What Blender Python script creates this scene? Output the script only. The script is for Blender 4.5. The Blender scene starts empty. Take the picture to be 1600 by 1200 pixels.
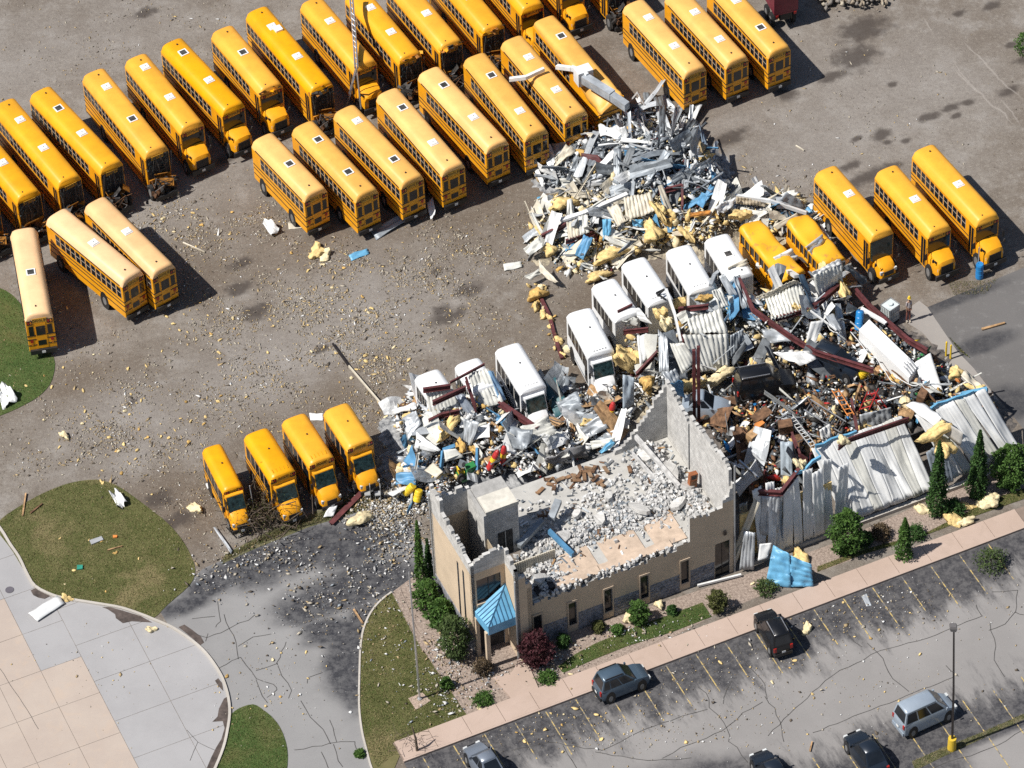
import bpy, math, random
import numpy as np
from mathutils import Vector, Matrix
R_ = random.Random(11)
NP = np.random.default_rng(5)
rad = math.radians
sc = bpy.context.scene
COL = sc.collection
# ------------------------------------------------------------------ camera, sky, sun, exposure
VS = 1.775            # heights read off the photograph (people, doors, wheels) against its ground scale
FPX, DIST, DEP, ROLL = 7000.0, 389.0, rad(46), math.asin(.05)
Fv = np.array([0, math.cos(DEP), -math.sin(DEP)])
_R0 = np.array([1., 0, 0]); _U0 = np.array([0, math.sin(DEP), math.cos(DEP)])
Rv = _R0 * math.cos(ROLL) - _U0 * math.sin(ROLL)
Uv = _U0 * math.cos(ROLL) + _R0 * math.sin(ROLL)
Cp = -Fv * DIST
cam_d = bpy.data.cameras.new('camera'); cam = bpy.data.objects.new('camera', cam_d); COL.objects.link(cam)
cam_d.sensor_fit = 'HORIZONTAL'; cam_d.sensor_width = 36.0; cam_d.lens = FPX / 1600 * 36.0
cam_d.clip_start = 5; cam_d.clip_end = 3000
_m = Matrix(((Rv[0], Uv[0], -Fv[0], Cp[0]), (Rv[1], Uv[1], -Fv[1], Cp[1]), (Rv[2], Uv[2], -Fv[2], Cp[2]), (0, 0, 0, 1)))
cam.matrix_world = _m
sc.camera = cam
SUN_EL, SUN_AZ = rad(54.0), rad(201.0)
world = bpy.data.worlds.new('World'); sc.world = world; world.use_nodes = True
wn = world.node_tree
bg = wn.nodes['Background']; sky = wn.nodes.new('ShaderNodeTexSky'); sky.sky_type = 'NISHITA'
sky.sun_disc = False; sky.sun_elevation = SUN_EL; sky.sun_rotation = rad(249)
wn.links.new(sky.outputs[0], bg.inputs[0]); bg.inputs[1].default_value = 0.064
sun_d = bpy.data.lights.new('sun', 'SUN'); sun = bpy.data.objects.new('sun', sun_d); COL.objects.link(sun)
sun_d.energy = 5.0; sun_d.angle = rad(0.5); sun_d.color = (1.0, .955, .885)
_sd = Vector((math.cos(SUN_EL) * math.cos(SUN_AZ), math.cos(SUN_EL) * math.sin(SUN_AZ), math.sin(SUN_EL)))
sun.rotation_euler = (-_sd).to_track_quat('-Z', 'Y').to_euler(); sun.location = _sd * 200
sc.view_settings.view_transform = 'Standard'; sc.view_settings.look = 'None'
sc.view_settings.exposure = 0.24; sc.view_settings.gamma = 1.0; sc.view_settings.use_curve_mapping = False

sc.render.engine = 'CYCLES'; sc.cycles.use_denoising = False; sc.cycles.max_bounces = 6; sc.cycles.diffuse_bounces = 3; sc.cycles.caustics_reflective = False; sc.cycles.caustics_refractive = False

def PZ(px, py, z=0.0):
    """survey: photo pixel + real height -> ground plan x, y (metres)"""
    d = Fv + Rv * (px - 800) / FPX - Uv * (py - 600) / FPX
    t = (z * VS - Cp[2]) / d[2]
    p = Cp + d * t
    return float(p[0]), float(p[1])
def P3(px, py, z=0.0):
    x, y = PZ(px, py, z); return (x, y, z)

# ------------------------------------------------------------------ materials
def _link(nt, a, b): nt.links.new(a, b)
MATS = {}
def mat(name, col, rough=.7, metal=0.0, var=.12, scale=1.2, bump=0.0, bscale=8.0, col2=None, thr=None, spec=None, ovar=0.0):
    if name in MATS: return MATS[name]
    m = bpy.data.materials.new(name); m.use_nodes = True; nt = m.node_tree
    b = nt.nodes['Principled BSDF']
    b.inputs['Roughness'].default_value = rough; b.inputs['Metallic'].default_value = metal
    if spec is not None: b.inputs['Specular IOR Level'].default_value = spec
    g = nt.nodes.new('ShaderNodeNewGeometry')
    n = nt.nodes.new('ShaderNodeTexNoise'); n.inputs['Scale'].default_value = scale; n.inputs['Detail'].default_value = 6; n.inputs['Roughness'].default_value = .65
    _link(nt, g.outputs['Position'], n.inputs['Vector'])
    r = nt.nodes.new('ShaderNodeValToRGB')
    c2 = col2 if col2 else tuple(c * (1 - var * 1.6) for c in col)
    c1 = col if col2 else tuple(min(1, c * (1 + var)) for c in col)
    lo, hi = thr if thr else (.35, .65)
    r.color_ramp.elements[0].position = lo; r.color_ramp.elements[1].position = hi
    r.color_ramp.elements[0].color = (*c2, 1); r.color_ramp.elements[1].color = (*c1, 1)
    _link(nt, n.outputs['Fac'], r.inputs[0]); _link(nt, r.outputs[0], b.inputs['Base Color'])
    if ovar:              # each object its own slight fading
        oi = nt.nodes.new('ShaderNodeObjectInfo'); hs = nt.nodes.new('ShaderNodeHueSaturation')
        for k_, (lo_, hi_) in (('Value', (1 - ovar, 1 + ovar * .6)), ('Saturation', (1.04, 1 - ovar))):
            mr = nt.nodes.new('ShaderNodeMapRange'); mr.inputs[3].default_value = lo_; mr.inputs[4].default_value = hi_
            _link(nt, oi.outputs['Random'], mr.inputs[0]); _link(nt, mr.outputs[0], hs.inputs[k_])
        _link(nt, r.outputs[0], hs.inputs['Color']); _link(nt, hs.outputs[0], b.inputs['Base Color'])
    if bump:
        n2 = nt.nodes.new('ShaderNodeTexNoise'); n2.inputs['Scale'].default_value = bscale; n2.inputs['Detail'].default_value = 4
        _link(nt, g.outputs['Position'], n2.inputs['Vector'])
        bp = nt.nodes.new('ShaderNodeBump'); bp.inputs['Strength'].default_value = bump; bp.inputs['Distance'].default_value = .06
        _link(nt, n2.outputs['Fac'], bp.inputs['Height']); _link(nt, bp.outputs[0], b.inputs['Normal'])
    MATS[name] = m
    return m

class NG:
    """small helper for building ground materials out of noise and blobs"""
    def __init__(s, name, rough=.9):
        s.m = bpy.data.materials.new(name); s.m.use_nodes = True; s.nt = s.m.node_tree
        s.b = s.nt.nodes['Principled BSDF']; s.b.inputs['Roughness'].default_value = rough
        s.b.inputs['Specular IOR Level'].default_value = .2
        s.pos = s.nt.nodes.new('ShaderNodeNewGeometry').outputs['Position']
        MATS[name] = s.m
    def noise(s, scale, detail=6, rough=.65, dist=0.0):
        n = s.nt.nodes.new('ShaderNodeTexNoise'); n.inputs['Scale'].default_value = scale; n.inputs['Detail'].default_value = detail
        n.inputs['Roughness'].default_value = rough; n.inputs['Distortion'].default_value = dist
        _link(s.nt, s.pos, n.inputs['Vector']); return n.outputs['Fac']
    def voro(s, scale):
        n = s.nt.nodes.new('ShaderNodeTexVoronoi'); n.inputs['Scale'].default_value = scale
        _link(s.nt, s.pos, n.inputs['Vector']); return n.outputs
    def math(s, op, a, b=None, clamp=False):
        n = s.nt.nodes.new('ShaderNodeMath'); n.operation = op; n.use_clamp = clamp
        for i, v in enumerate((a, b)):
            if v is None: continue
            if isinstance(v, (int, float)): n.inputs[i].default_value = v
            else: _link(s.nt, v, n.inputs[i])
        return n.outputs[0]
    def ramp(s, v, lo, hi):
        n = s.nt.nodes.new('ShaderNodeMapRange'); n.inputs[1].default_value = lo; n.inputs[2].default_value = hi
        n.interpolation_type = 'SMOOTHSTEP'
        _link(s.nt, v, n.inputs[0]); return n.outputs[0]
    def mix(s, f, a, b, mode='MIX'):
        n = s.nt.nodes.new('ShaderNodeMix'); n.data_type = 'RGBA'; n.blend_type = mode
        if isinstance(f, (int, float)): n.inputs[0].default_value = f
        else: _link(s.nt, f, n.inputs[0])
        for i, v in ((6, a), (7, b)):
            if isinstance(v, tuple): n.inputs[i].default_value = (*v, 1)
            else: _link(s.nt, v, n.inputs[i])
        return n.outputs[2]
    def blobs(s, pts, soft=.5, wob=1.2, wscale=.5):
        """soft spots with ragged rims at plan points (x, y, rx, ry, angle)"""
        w = s.nt.nodes.new('ShaderNodeTexNoise'); w.inputs['Scale'].default_value = wscale; w.inputs['Detail'].default_value = 5
        _link(s.nt, s.pos, w.inputs['Vector'])
        wv = s.math('MULTIPLY', s.math('SUBTRACT', w.outputs['Fac'], .5), wob)
        tot = None
        for (x, y, rx, ry, an) in pts:
            mp = s.nt.nodes.new('ShaderNodeMapping'); mp.vector_type = 'TEXTURE'
            mp.inputs['Location'].default_value = (x, y, 0); mp.inputs['Rotation'].default_value = (0, 0, an)
            mp.inputs['Scale'].default_value = (rx, ry, 1e6)
            _link(s.nt, s.pos, mp.inputs[0])
            ln = s.nt.nodes.new('ShaderNodeVectorMath'); ln.operation = 'LENGTH'; _link(s.nt, mp.outputs[0], ln.inputs[0])
            v = s.ramp(s.math('ADD', ln.outputs['Value'], wv), 1 + soft, 1 - soft)
            tot = v if tot is None else s.math('MAXIMUM', tot, v)
        return tot
    def along(s, nx, ny, off):
        """signed distance n.p - off"""
        d = s.nt.nodes.new('ShaderNodeVectorMath'); d.operation = 'DOT_PRODUCT'; _link(s.nt, s.pos, d.inputs[0]); d.inputs[1].default_value = (nx, ny, 0)
        return s.math('SUBTRACT', d.outputs['Value'], off)
    def bump(s, h, st=.4, dist=.08):
        bp = s.nt.nodes.new('ShaderNodeBump'); bp.inputs['Strength'].default_value = st; bp.inputs['Distance'].default_value = dist
        _link(s.nt, h, bp.inputs['Height']); _link(s.nt, bp.outputs[0], s.b.inputs['Normal'])
    def done(s, c): _link(s.nt, c, s.b.inputs['Base Color']); return s.m

def block_courses(m, depth=.16):
    """faint masonry courses: tone differs a little from block to block, joints recessed"""
    nt = m.node_tree; b = nt.nodes['Principled BSDF']; src = b.inputs['Base Color'].links[0].from_socket
    g = nt.nodes.new('ShaderNodeNewGeometry'); d = nt.nodes.new('ShaderNodeVectorMath'); d.operation = 'DOT_PRODUCT'
    a_ = rad(22.6); d.inputs[1].default_value = (math.cos(a_) - math.sin(a_), math.sin(a_) + math.cos(a_), 0); _link(nt, g.outputs['Position'], d.inputs[0])
    s = nt.nodes.new('ShaderNodeSeparateXYZ'); _link(nt, g.outputs['Position'], s.inputs[0]); c = nt.nodes.new('ShaderNodeCombineXYZ'); _link(nt, d.outputs['Value'], c.inputs[0]); _link(nt, s.outputs[2], c.inputs[1])
    k = nt.nodes.new('ShaderNodeTexBrick'); k.inputs['Scale'].default_value = 1.0; k.inputs['Brick Width'].default_value = .4; k.inputs['Row Height'].default_value = .2 * VS; k.inputs['Mortar Size'].default_value = .012
    k.inputs['Color1'].default_value = (1, 1, 1, 1); k.inputs['Color2'].default_value = (1 - depth,) * 3 + (1,); k.inputs['Mortar'].default_value = (1 - depth * 2.2,) * 3 + (1,); _link(nt, c.outputs[0], k.inputs[0])
    x = nt.nodes.new('ShaderNodeMix'); x.data_type = 'RGBA'; x.blend_type = 'MULTIPLY'; x.inputs[0].default_value = 1; _link(nt, src, x.inputs[6]); _link(nt, k.outputs['Color'], x.inputs[7]); _link(nt, x.outputs[2], b.inputs['Base Color'])
# ------------------------------------------------------------------ mesh helpers
class MB:
    def __init__(s): s.v = []; s.f = []; s.m = []
    def add(s, vs, fs, mi=0, M=None):
        o = len(s.v)
        if M is not None: vs = [tuple(M @ Vector(p)) for p in vs]
        s.v.extend(vs); s.f.extend([tuple(i + o for i in f) for f in fs])
        s.m.extend([mi] * len(fs) if isinstance(mi, int) else mi)
    def bx(s, x0, x1, y0, y1, z0, z1, mi=0, M=None):
        vs = [(x0, y0, z0), (x1, y0, z0), (x1, y1, z0), (x0, y1, z0), (x0, y0, z1), (x1, y0, z1), (x1, y1, z1), (x0, y1, z1)]
        s.add(vs, [(0, 3, 2, 1), (4, 5, 6, 7), (0, 1, 5, 4), (1, 2, 6, 5), (2, 3, 7, 6), (3, 0, 4, 7)], mi, M)
    def hexa(s, v8, mi=0, M=None):
        s.add(list(v8), [(0, 3, 2, 1), (4, 5, 6, 7), (0, 1, 5, 4), (1, 2, 6, 5), (2, 3, 7, 6), (3, 0, 4, 7)], mi, M)
    def loft(s, rings, mi=0, caps=True, M=None):
        n = len(rings[0]); vs = [p for r in rings for p in r]; fs = []
        for k in range(len(rings) - 1):
            for i in range(n):
                j = (i + 1) % n
                fs.append((k * n + i, k * n + j, (k + 1) * n + j, (k + 1) * n + i))
        if caps:
            fs.append(tuple(range(n - 1, -1, -1))); fs.append(tuple((len(rings) - 1) * n + i for i in range(n)))
        s.add(vs, fs, mi, M)
    def cyl(s, p0, p1, r0, r1=None, n=12, mi=0, caps=True):
        r1 = r0 if r1 is None else r1
        p0 = Vector(p0); p1 = Vector(p1); d = (p1 - p0).normalized()
        a = d.orthogonal().normalized(); b = d.cross(a)
        rings = []
        for p, r in ((p0, r0), (p1, r1)):
            rings.append([tuple(p + (a * math.cos(2 * math.pi * i / n) + b * math.sin(2 * math.pi * i / n)) * r) for i in range(n)])
        s.loft(rings, mi, caps)
    def tube(s, pts, r, n=6, mi=0):
        pts = [Vector(p) for p in pts]; rings = []
        for i, p in enumerate(pts):
            d = (pts[min(i + 1, len(pts) - 1)] - pts[max(i - 1, 0)]).normalized()
            a = d.cross(Vector((0.13, .29, .95))).normalized(); b = d.cross(a)
            rr = r[i] if isinstance(r, (list, tuple)) else r
            rings.append([tuple(p + (a * math.cos(2 * math.pi * k / n) + b * math.sin(2 * math.pi * k / n)) * rr) for k in range(n)])
        s.loft(rings, mi)
    def prism(s, poly, z0, z1, mi=0, mtop=None):
        n = len(poly)
        ar = sum(poly[i][0] * poly[(i + 1) % n][1] - poly[(i + 1) % n][0] * poly[i][1] for i in range(n))
        if ar < 0: poly = poly[::-1]
        vs = [(x, y, z0) for x, y in poly] + [(x, y, z1) for x, y in poly]
        fs = [tuple(range(n, 2 * n))] + [(i, (i + 1) % n, n + (i + 1) % n, n + i) for i in range(n)]
        s.add(vs, fs, [mi if mtop is None else mtop] + [mi] * n)
    def build(s, name, mats, vs=True, smooth=False, fn=None):
        me = bpy.data.meshes.new(name)
        k = VS if vs else 1.0
        V = s.v if fn is None else [fn(*p) for p in s.v]
        me.from_pydata([(x, y, z * k) for x, y, z in V], [], s.f)
        for m in (mats if isinstance(mats, (list, tuple)) else [mats]): me.materials.append(m)
        if len(me.materials) > 1: me.polygons.foreach_set('material_index', s.m)
        if smooth: me.polygons.foreach_set('use_smooth', [True] * len(me.polygons))
        me.update(); return me
def ob(name, me, parent=None, loc=(0, 0, 0), rot=(0, 0, 0), label=None):
    o = bpy.data.objects.new(name, me); COL.objects.link(o)
    o.location = (loc[0], loc[1], loc[2] * VS); o.rotation_euler = rot
    if parent is not None: o.parent = parent
    if label: o['label'] = label
    return o
def tag(o, label=None, cat=None, group=None, kind=None):
    if label: o['label'] = label
    if cat: o['category'] = cat
    if group: o['group'] = group
    if kind: o['kind'] = kind
    return o
def thing(name, loc, rz, label, cat, group=None):
    o = bpy.data.objects.new(name, None); COL.objects.link(o); o.empty_display_size = .3
    o.location = (loc[0], loc[1], loc[2] * VS); o.rotation_euler = (0, 0, rz)
    return tag(o, label, cat, group)
def np_mesh(name, V, F, mats, mi=None):
    """V (n,3) already in world heights, F (m,3)"""
    me = bpy.data.meshes.new(name)
    me.vertices.add(len(V)); me.vertices.foreach_set('co', np.ascontiguousarray(V, dtype=np.float32).ravel())
    nf, k = F.shape
    me.loops.add(nf * k); me.loops.foreach_set('vertex_index', np.ascontiguousarray(F, dtype=np.int32).ravel())
    me.polygons.add(nf); me.polygons.foreach_set('loop_start', np.arange(0, nf * k, k, dtype=np.int32))
    try: me.polygons.foreach_set('loop_total', np.full(nf, k, dtype=np.int32))
    except Exception: pass
    for m in mats: me.materials.append(m)
    if mi is not None: me.polygons.foreach_set('material_index', np.ascontiguousarray(mi, dtype=np.int32))
    me.update(calc_edges=True); me.validate(); return me
def inpoly(x, y, poly):
    c = False; n = len(poly); j = n - 1
    for i in range(n):
        xi, yi = poly[i]; xj, yj = poly[j]
        if (yi > y) != (yj > y) and x < (xj - xi) * (y - yi) / (yj - yi) + xi: c = not c
        j = i
    return c
def px_poly(pts, z=0.0): return [PZ(x, y, z) for x, y in pts]
def smooth_line(pts, k=4):
    """Catmull-Rom through plan points"""
    out = []
    n = len(pts)
    for i in range(n - 1):
        p0 = pts[max(i - 1, 0)]; p1 = pts[i]; p2 = pts[i + 1]; p3 = pts[min(i + 2, n - 1)]
        for j in range(k):
            t = j / k
            out.append(tuple(.5 * ((2 * p1[a]) + (-p0[a] + p2[a]) * t + (2 * p0[a] - 5 * p1[a] + 4 * p2[a] - p3[a]) * t * t + (-p0[a] + 3 * p1[a] - 3 * p2[a] + p3[a]) * t ** 3) for a in (0, 1)))
    out.append(tuple(pts[-1])); return out
def clip_half(poly, nx, ny, off):
    """keep n.p <= off"""
    out = []
    for i in range(len(poly)):
        a = poly[i]; b = poly[(i + 1) % len(poly)]
        da = nx * a[0] + ny * a[1] - off; db = nx * b[0] + ny * b[1] - off
        if da <= 0: out.append(a)
        if (da < 0) != (db < 0) and da != db:
            t = da / (da - db); out.append((a[0] + (b[0] - a[0]) * t, a[1] + (b[1] - a[1]) * t))
    return out
def ribbon(mb, pts, w, z0, z1, mi=0):
    """a strip of width w along plan points"""
    for i in range(len(pts) - 1):
        a = Vector((*pts[i], 0)); b = Vector((*pts[i + 1], 0)); d = b - a
        if d.length < 1e-4: continue
        n = Vector((-d.y, d.x, 0)).normalized() * (w / 2)
        mb.hexa([(a.x - n.x, a.y - n.y, z0), (b.x - n.x, b.y - n.y, z0), (b.x + n.x, b.y + n.y, z0), (a.x + n.x, a.y + n.y, z0),
                 (a.x - n.x, a.y - n.y, z1), (b.x - n.x, b.y - n.y, z1), (b.x + n.x, b.y + n.y, z1), (a.x + n.x, a.y + n.y, z1)], mi)
# building axes: u along the street front, w away from the street
UA = rad(22.6); Ux, Uy = math.cos(UA), math.sin(UA); Wx, Wy = -Uy, Ux
OX, OY = PZ(1146, 893)
def UW(u, w): return (OX + u * Ux + w * Wx, OY + u * Uy + w * Wy)
# ------------------------------------------------------------------ palette
YEL = mat('bus_yellow', (.82, .36, .012), .38, var=.07, scale=.9)
YROOF = mat('roof_yellow', (.80, .365, .014), .42, var=.08, scale=.5, ovar=.04)
YROOF2 = mat('roof_mid_yellow', (.80, .43, .105), .48, var=.08, scale=.5, ovar=.08)  # paler roof yellow for the middle row and the buses beyond the heap
YROOF3 = mat('roof_pale_tan', (.80, .50, .25), .5, var=.07, scale=.5, ovar=.06)
BLK = mat('black_trim', (.018, .018, .02), .5, var=.2)
GLASS = mat('dark_glass', (.012, .015, .02), .12, var=.2, spec=.6)
GLASST = mat('green_glass', (.02, .045, .05), .15, var=.5, scale=2.5, spec=.6)
SHARD = mat('shattered_glass', (.05, .075, .08), .3, var=.8, scale=5, bump=.6, bscale=9)
WHITE = mat('white_paint', (.78, .79, .80), .4, var=.04, scale=.6)
HATCH = mat('hatch_white', (.80, .80, .78), .5, var=.03)
RUB = mat('tyre_rubber', (.02, .02, .021), .85, var=.2)
RIM = mat('rim_grey', (.25, .25, .25), .5, .3)
RED = mat('red_lamp', (.35, .02, .015), .3)
AMB = mat('amber_lamp', (.6, .2, .02), .3)
CHROME = mat('bright_metal', (.55, .56, .58), .3, .7)
LAMPG = mat('lamp_glass', (.6, .62, .62), .2)
RUSTY = mat('rust_orange', (.42, .17, .03), .8, var=.4, scale=3)
ENG = mat('engine_dark', (.035, .032, .03), .7, var=.6, scale=3)
CREAM = mat('cream_sheet', (.58, .53, .43), .55, var=.10, scale=.8)
LGREY = mat('galvanised_sheet', (.46, .49, .52), .42, .25, var=.18, scale=.8)
MGREY = mat('grey_sheet', (.27, .30, .33), .5, .2, var=.22, scale=.9)
DGREY = mat('weathered_grey_sheet', (.14, .155, .17), .6, .1, var=.3, scale=1)
WSHEET = mat('white_sheet', (.70, .71, .71), .5, var=.07, scale=.7)
OWSHEET = mat('off_white_wall_sheet', (.60, .60, .56), .5, var=.09, scale=.9)
BLUE = mat('blue_sheet', (.10, .27, .46), .5, var=.15, scale=1)
BLUEL = mat('light_blue_sheet', (.13, .36, .56), .45, var=.12, scale=1)
MAROON = mat('maroon_primer', (.105, .028, .03), .65, var=.3, scale=1.5)
INS = mat('insulation_yellow', (.70, .52, .23), .95, var=.22, scale=2.5, bump=.8, bscale=5)
INSP = mat('insulation_pale', (.72, .61, .38), .95, var=.2, scale=2.5, bump=.8, bscale=5)
INSO = mat('insulation_orange', (.56, .36, .12), .95, var=.25, scale=2.5, bump=.8, bscale=5)
TAN = mat('tan_paint', (.58, .46, .33), .85, var=.05, scale=.6, bump=.25, bscale=6)
BLOCKW = mat('bare_block', (.56, .55, .53), .9, var=.12, scale=1.5, bump=.4, bscale=7)
BLOCKR = mat('broken_block', (.56, .555, .545), .9, col2=(.30, .295, .29), thr=(.30, .55), scale=2.2, bump=.3)
PLINTH = mat('split_block_grey', (.22, .225, .25), .9, var=.3, scale=3)
DARKIN = mat('dark_interior', (.05, .047, .045), .9, var=.4)
FLOORG = mat('floor_grey', (.43, .42, .395), .8, var=.10, scale=.7)
PLY = mat('plywood', (.50, .39, .30), .8, var=.13, scale=1.2)
WOOD = mat('timber', (.42, .26, .13), .8, var=.3, scale=2)
BROWN = mat('brown_board', (.16, .085, .045), .8, var=.4, scale=2)
ORNG = mat('orange_paint', (.62, .22, .05), .6, var=.2)
REDP = mat('red_paint', (.45, .03, .03), .5, var=.2)
GRN = mat('green_paint', (.02, .17, .045), .45, var=.2)
YELP = mat('safety_yellow', (.80, .55, .03), .5, var=.1)
STEEL = mat('painted_steel_grey', (.42, .43, .44), .5, .3, var=.1)
DSTEEL = mat('dark_bronze_steel', (.03, .025, .025), .45, .2, var=.2)
BARREL = mat('blue_plastic', (.02, .21, .52), .4, var=.1)
BARK = mat('bark', (.10, .075, .055), .9, var=.3, scale=4)
PAPER = mat('scrap_white', (.70, .70, .69), .8, var=.1)

block_courses(BLOCKW, .17); block_courses(TAN, .05)
# ------------------------------------------------------------------ ground sheets
g = NG('dirt_lot')
big = g.noise(.055, 4); med = g.noise(.35, 7, .7); fin = g.noise(2.6, 6, .85); vf = g.noise(9, 4, .85)
c = g.mix(g.ramp(big, .36, .64), (.150, .124, .101), (.212, .187, .164))
c = g.mix(g.math('MULTIPLY', g.ramp(med, .46, .70), .75), c, (.285, .265, .245))
c = g.mix(g.math('MULTIPLY', g.ramp(med, .52, .33), .5), c, (.125, .102, .084))
br = [(620, 330, 14, 5), (800, 330, 8, 5), (330, 420, 8, 4), (930, 470, 6, 3), (780, 620, 14, 3.5), (460, 640, 10, 2.5), (250, 790, 7, 4), (1080, 170, 5, 3), (120, 600, 6, 2.5)]
c = g.mix(g.math('MULTIPLY', g.blobs([(*PZ(x, y), a, b, UA) for x, y, a, b in br], .8, 1.6, .18), .72), c, (.128, .100, .076))
pl = [(150, 300, 14, 9), (420, 560, 9, 4), (590, 470, 8, 5), (230, 650, 6, 3), (250, 690, 7, 3), (1350, 150, 14, 8), (1150, 190, 8, 1.6), (1250, 240, 9, 5), (400, 620, 6, 3), (60, 90, 14, 6), (620, 60, 9, 6), (190, 640, 5, 2.6)]
c = g.mix(g.math('MULTIPLY', g.blobs([(*PZ(x, y), a, b, UA) for x, y, a, b in pl], .9, 1.8, .16), .50), c, (.275, .255, .24))
c = g.mix(g.math('MULTIPLY', g.ramp(fin, .52, .70), .62), c, (.37, .345, .30))
c = g.mix(g.math('MULTIPLY', g.ramp(fin, .48, .32), .55), c, (.075, .062, .05))
c = g.mix(g.math('MULTIPLY', g.ramp(vf, .54, .68), .60), c, (.43, .39, .31))
c = g.mix(g.math('MULTIPLY', g.ramp(vf, .46, .32), .55), c, (.06, .05, .042))
st = [(400, 487, 1.3, .9), (372, 452, 1.2, .8), (375, 412, 1.0, .6), (732, 453, 1.2, .75), (683, 423, .5, .45), (700, 495, 1.6, .7), (690, 485, .9, .6), (268, 75, .9, .6), (227, 20, 1.2, .6),
      (1376, 210, .9, .7), (1387, 222, .4, .3), (1452, 182, 1.0, .55), (1487, 168, .9, .45), (1513, 160, .6, .4), (1494, 181, .5, .3), (1575, 143, 1.0, .55), (1580, 70, .6, .4), (1551, 8, 1.0, .5),
      (1394, 132, .5, .35), (1338, 217, .6, .3), (1327, 260, 1.0, .45), (1360, 275, 3.2, .7), (1300, 120, 1.4, .6), (1140, 216, 1.9, .75), (1230, 148, 1.0, .8), (1350, 45, 2.4, 1.6), (1335, 90, 2.0, 1.6), (1415, 220, .5, .3),
      (280, 812, 1.6, .8), (250, 780, 1.2, .9), (205, 628, .5, .35), (1500, 20, .6, .4), (505, 545, .8, .4), (350, 250, 1.0, .6), (1600, 92, .9, .5)]
s1 = g.blobs([(*PZ(x, y), a, b, UA + .1) for x, y, a, b in st], .55, 1.9, 1.1)
c = g.mix(g.math('MULTIPLY', s1, .80), c, (.055, .045, .040))
lnm = None                                  # a few faint vehicle tracks on the far side of the lot
for (xa, ya), (xb, yb), wd in (((1480, 100), (1590, 200), .16), ((1500, 60), (1600, 160), .14), ((1440, 20), (1462, 60), .15), ((1560, 150), (1600, 200), .15), ((1484, 96), (1562, 178), .12)):
    a_ = PZ(xa, ya); b_ = PZ(xb, yb); dx, dy = b_[0] - a_[0], b_[1] - a_[1]; ln = math.hypot(dx, dy); tx, ty = dx / ln, dy / ln
    ac = g.math('ABSOLUTE', g.math('ADD', g.along(-ty, tx, -ty * a_[0] + tx * a_[1]), g.math('MULTIPLY', g.math('SUBTRACT', g.noise(.3, 3), .5), 1.2)))
    al = g.along(tx, ty, tx * a_[0] + ty * a_[1])
    q = g.math('MULTIPLY', g.ramp(ac, wd, 0), g.math('MULTIPLY', g.ramp(al, 0, 2), g.ramp(al, ln, ln - 2)))
    lnm = q if lnm is None else g.math('MAXIMUM', lnm, q)
c = g.mix(g.math('MULTIPLY', lnm, .5), c, (.36, .33, .30))
g.bump(g.math('ADD', g.math('MULTIPLY', fin, .7), vf), .55, .10)
DIRT = g.done(c)

def asphalt(name, base, dark, kerb=None, spots=(), kw=7.0, light=(.27, .265, .26)):
    g = NG(name)
    big = g.noise(.12, 5); med = g.noise(.9, 6, .7); fin = g.noise(9, 4, .8)
    c = g.mix(g.ramp(big, .35, .65), base, tuple(b * 1.14 for b in base))
    c = g.mix(g.math('MULTIPLY', g.ramp(med, .52, .72), .35), c, light)
    d = None
    if kerb:
        for (nx, ny, off, wdt) in kerb:
            q = g.along(nx, ny, off)
            mp_ = g.nt.nodes.new('ShaderNodeMapping'); mp_.vector_type = 'TEXTURE'; mp_.inputs['Rotation'].default_value = (0, 0, UA); mp_.inputs['Scale'].default_value = (1.0, 3.6, 1)
            _link(g.nt, g.pos, mp_.inputs[0]); n_ = g.nt.nodes.new('ShaderNodeTexNoise'); n_.inputs['Scale'].default_value = .62; n_.inputs['Detail'].default_value = 6; n_.inputs['Roughness'].default_value = .7; _link(g.nt, mp_.outputs[0], n_.inputs['Vector'])
            q = g.math('ADD', q, g.math('MULTIPLY', g.math('SUBTRACT', n_.outputs['Fac'], .5), 13.0))
            q = g.math('MULTIPLY', g.ramp(q, wdt * 1.05, wdt * .45), g.ramp(g.along(nx, ny, off), -.6, .2))
            d = q if d is None else g.math('MAXIMUM', d, q)
    if spots:
        q = g.blobs(spots, .45, 1.5, .22)
        d = q if d is None else g.math('MAXIMUM', d, q)
    if d is not None:
        spk = g.ramp(g.noise(1.3, 7, .8), .38, .62)
        c = g.mix(g.math('MULTIPLY', d, g.math('ADD', .68, g.math('MULTIPLY', spk, .32))), c, dark)
    c = g.mix(g.math('MULTIPLY', g.ramp(fin, .55, .75), .30), c, (.36, .35, .33))
    c = g.mix(g.math('MULTIPLY', g.ramp(fin, .45, .25), .30), c, (.05, .05, .05))
    g.bump(fin, .25, .03)
    return g.done(c)
K0 = PZ(930, 1080); nk = (Uy, -Ux)        # kerb edge of the car park and its normal towards the street
koff = nk[0] * K0[0] + nk[1] * K0[1]
k2 = PZ(1487, 1178)
k2off = nk[0] * k2[0] + nk[1] * k2[1]
ASPH_P = asphalt('car_park_asphalt', (.235, .225, .22), (.040, .040, .046), [(nk[0], nk[1], koff, 6.2), (-nk[0], -nk[1], -k2off, 6.5)], [(*PZ(1350, 1230), 9, 3, UA), (*PZ(1000, 1260), 9, 3, UA)])
ASPH_R = asphalt('driveway_asphalt', (.225, .222, .222), (.030, .031, .038), None,
                 [(*PZ(x, y), a, b, an) for x, y, a, b, an in [(395, 885, 5.2, 2.4, UA), (480, 860, 5, 2.2, UA), (560, 850, 4.5, 2.6, UA), (545, 925, 5.5, 2.6, UA), (570, 975, 2.2, 3.0, .1), (545, 1045, 2.2, 5.0, .12), (520, 985, 3.0, 1.8, UA), (290, 945, 2.4, 1.0, UA), (335, 915, 3.2, 1.2, UA), (610, 905, 3.5, 3, 0), (490, 950, 3, 1.5, UA)]])
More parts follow.
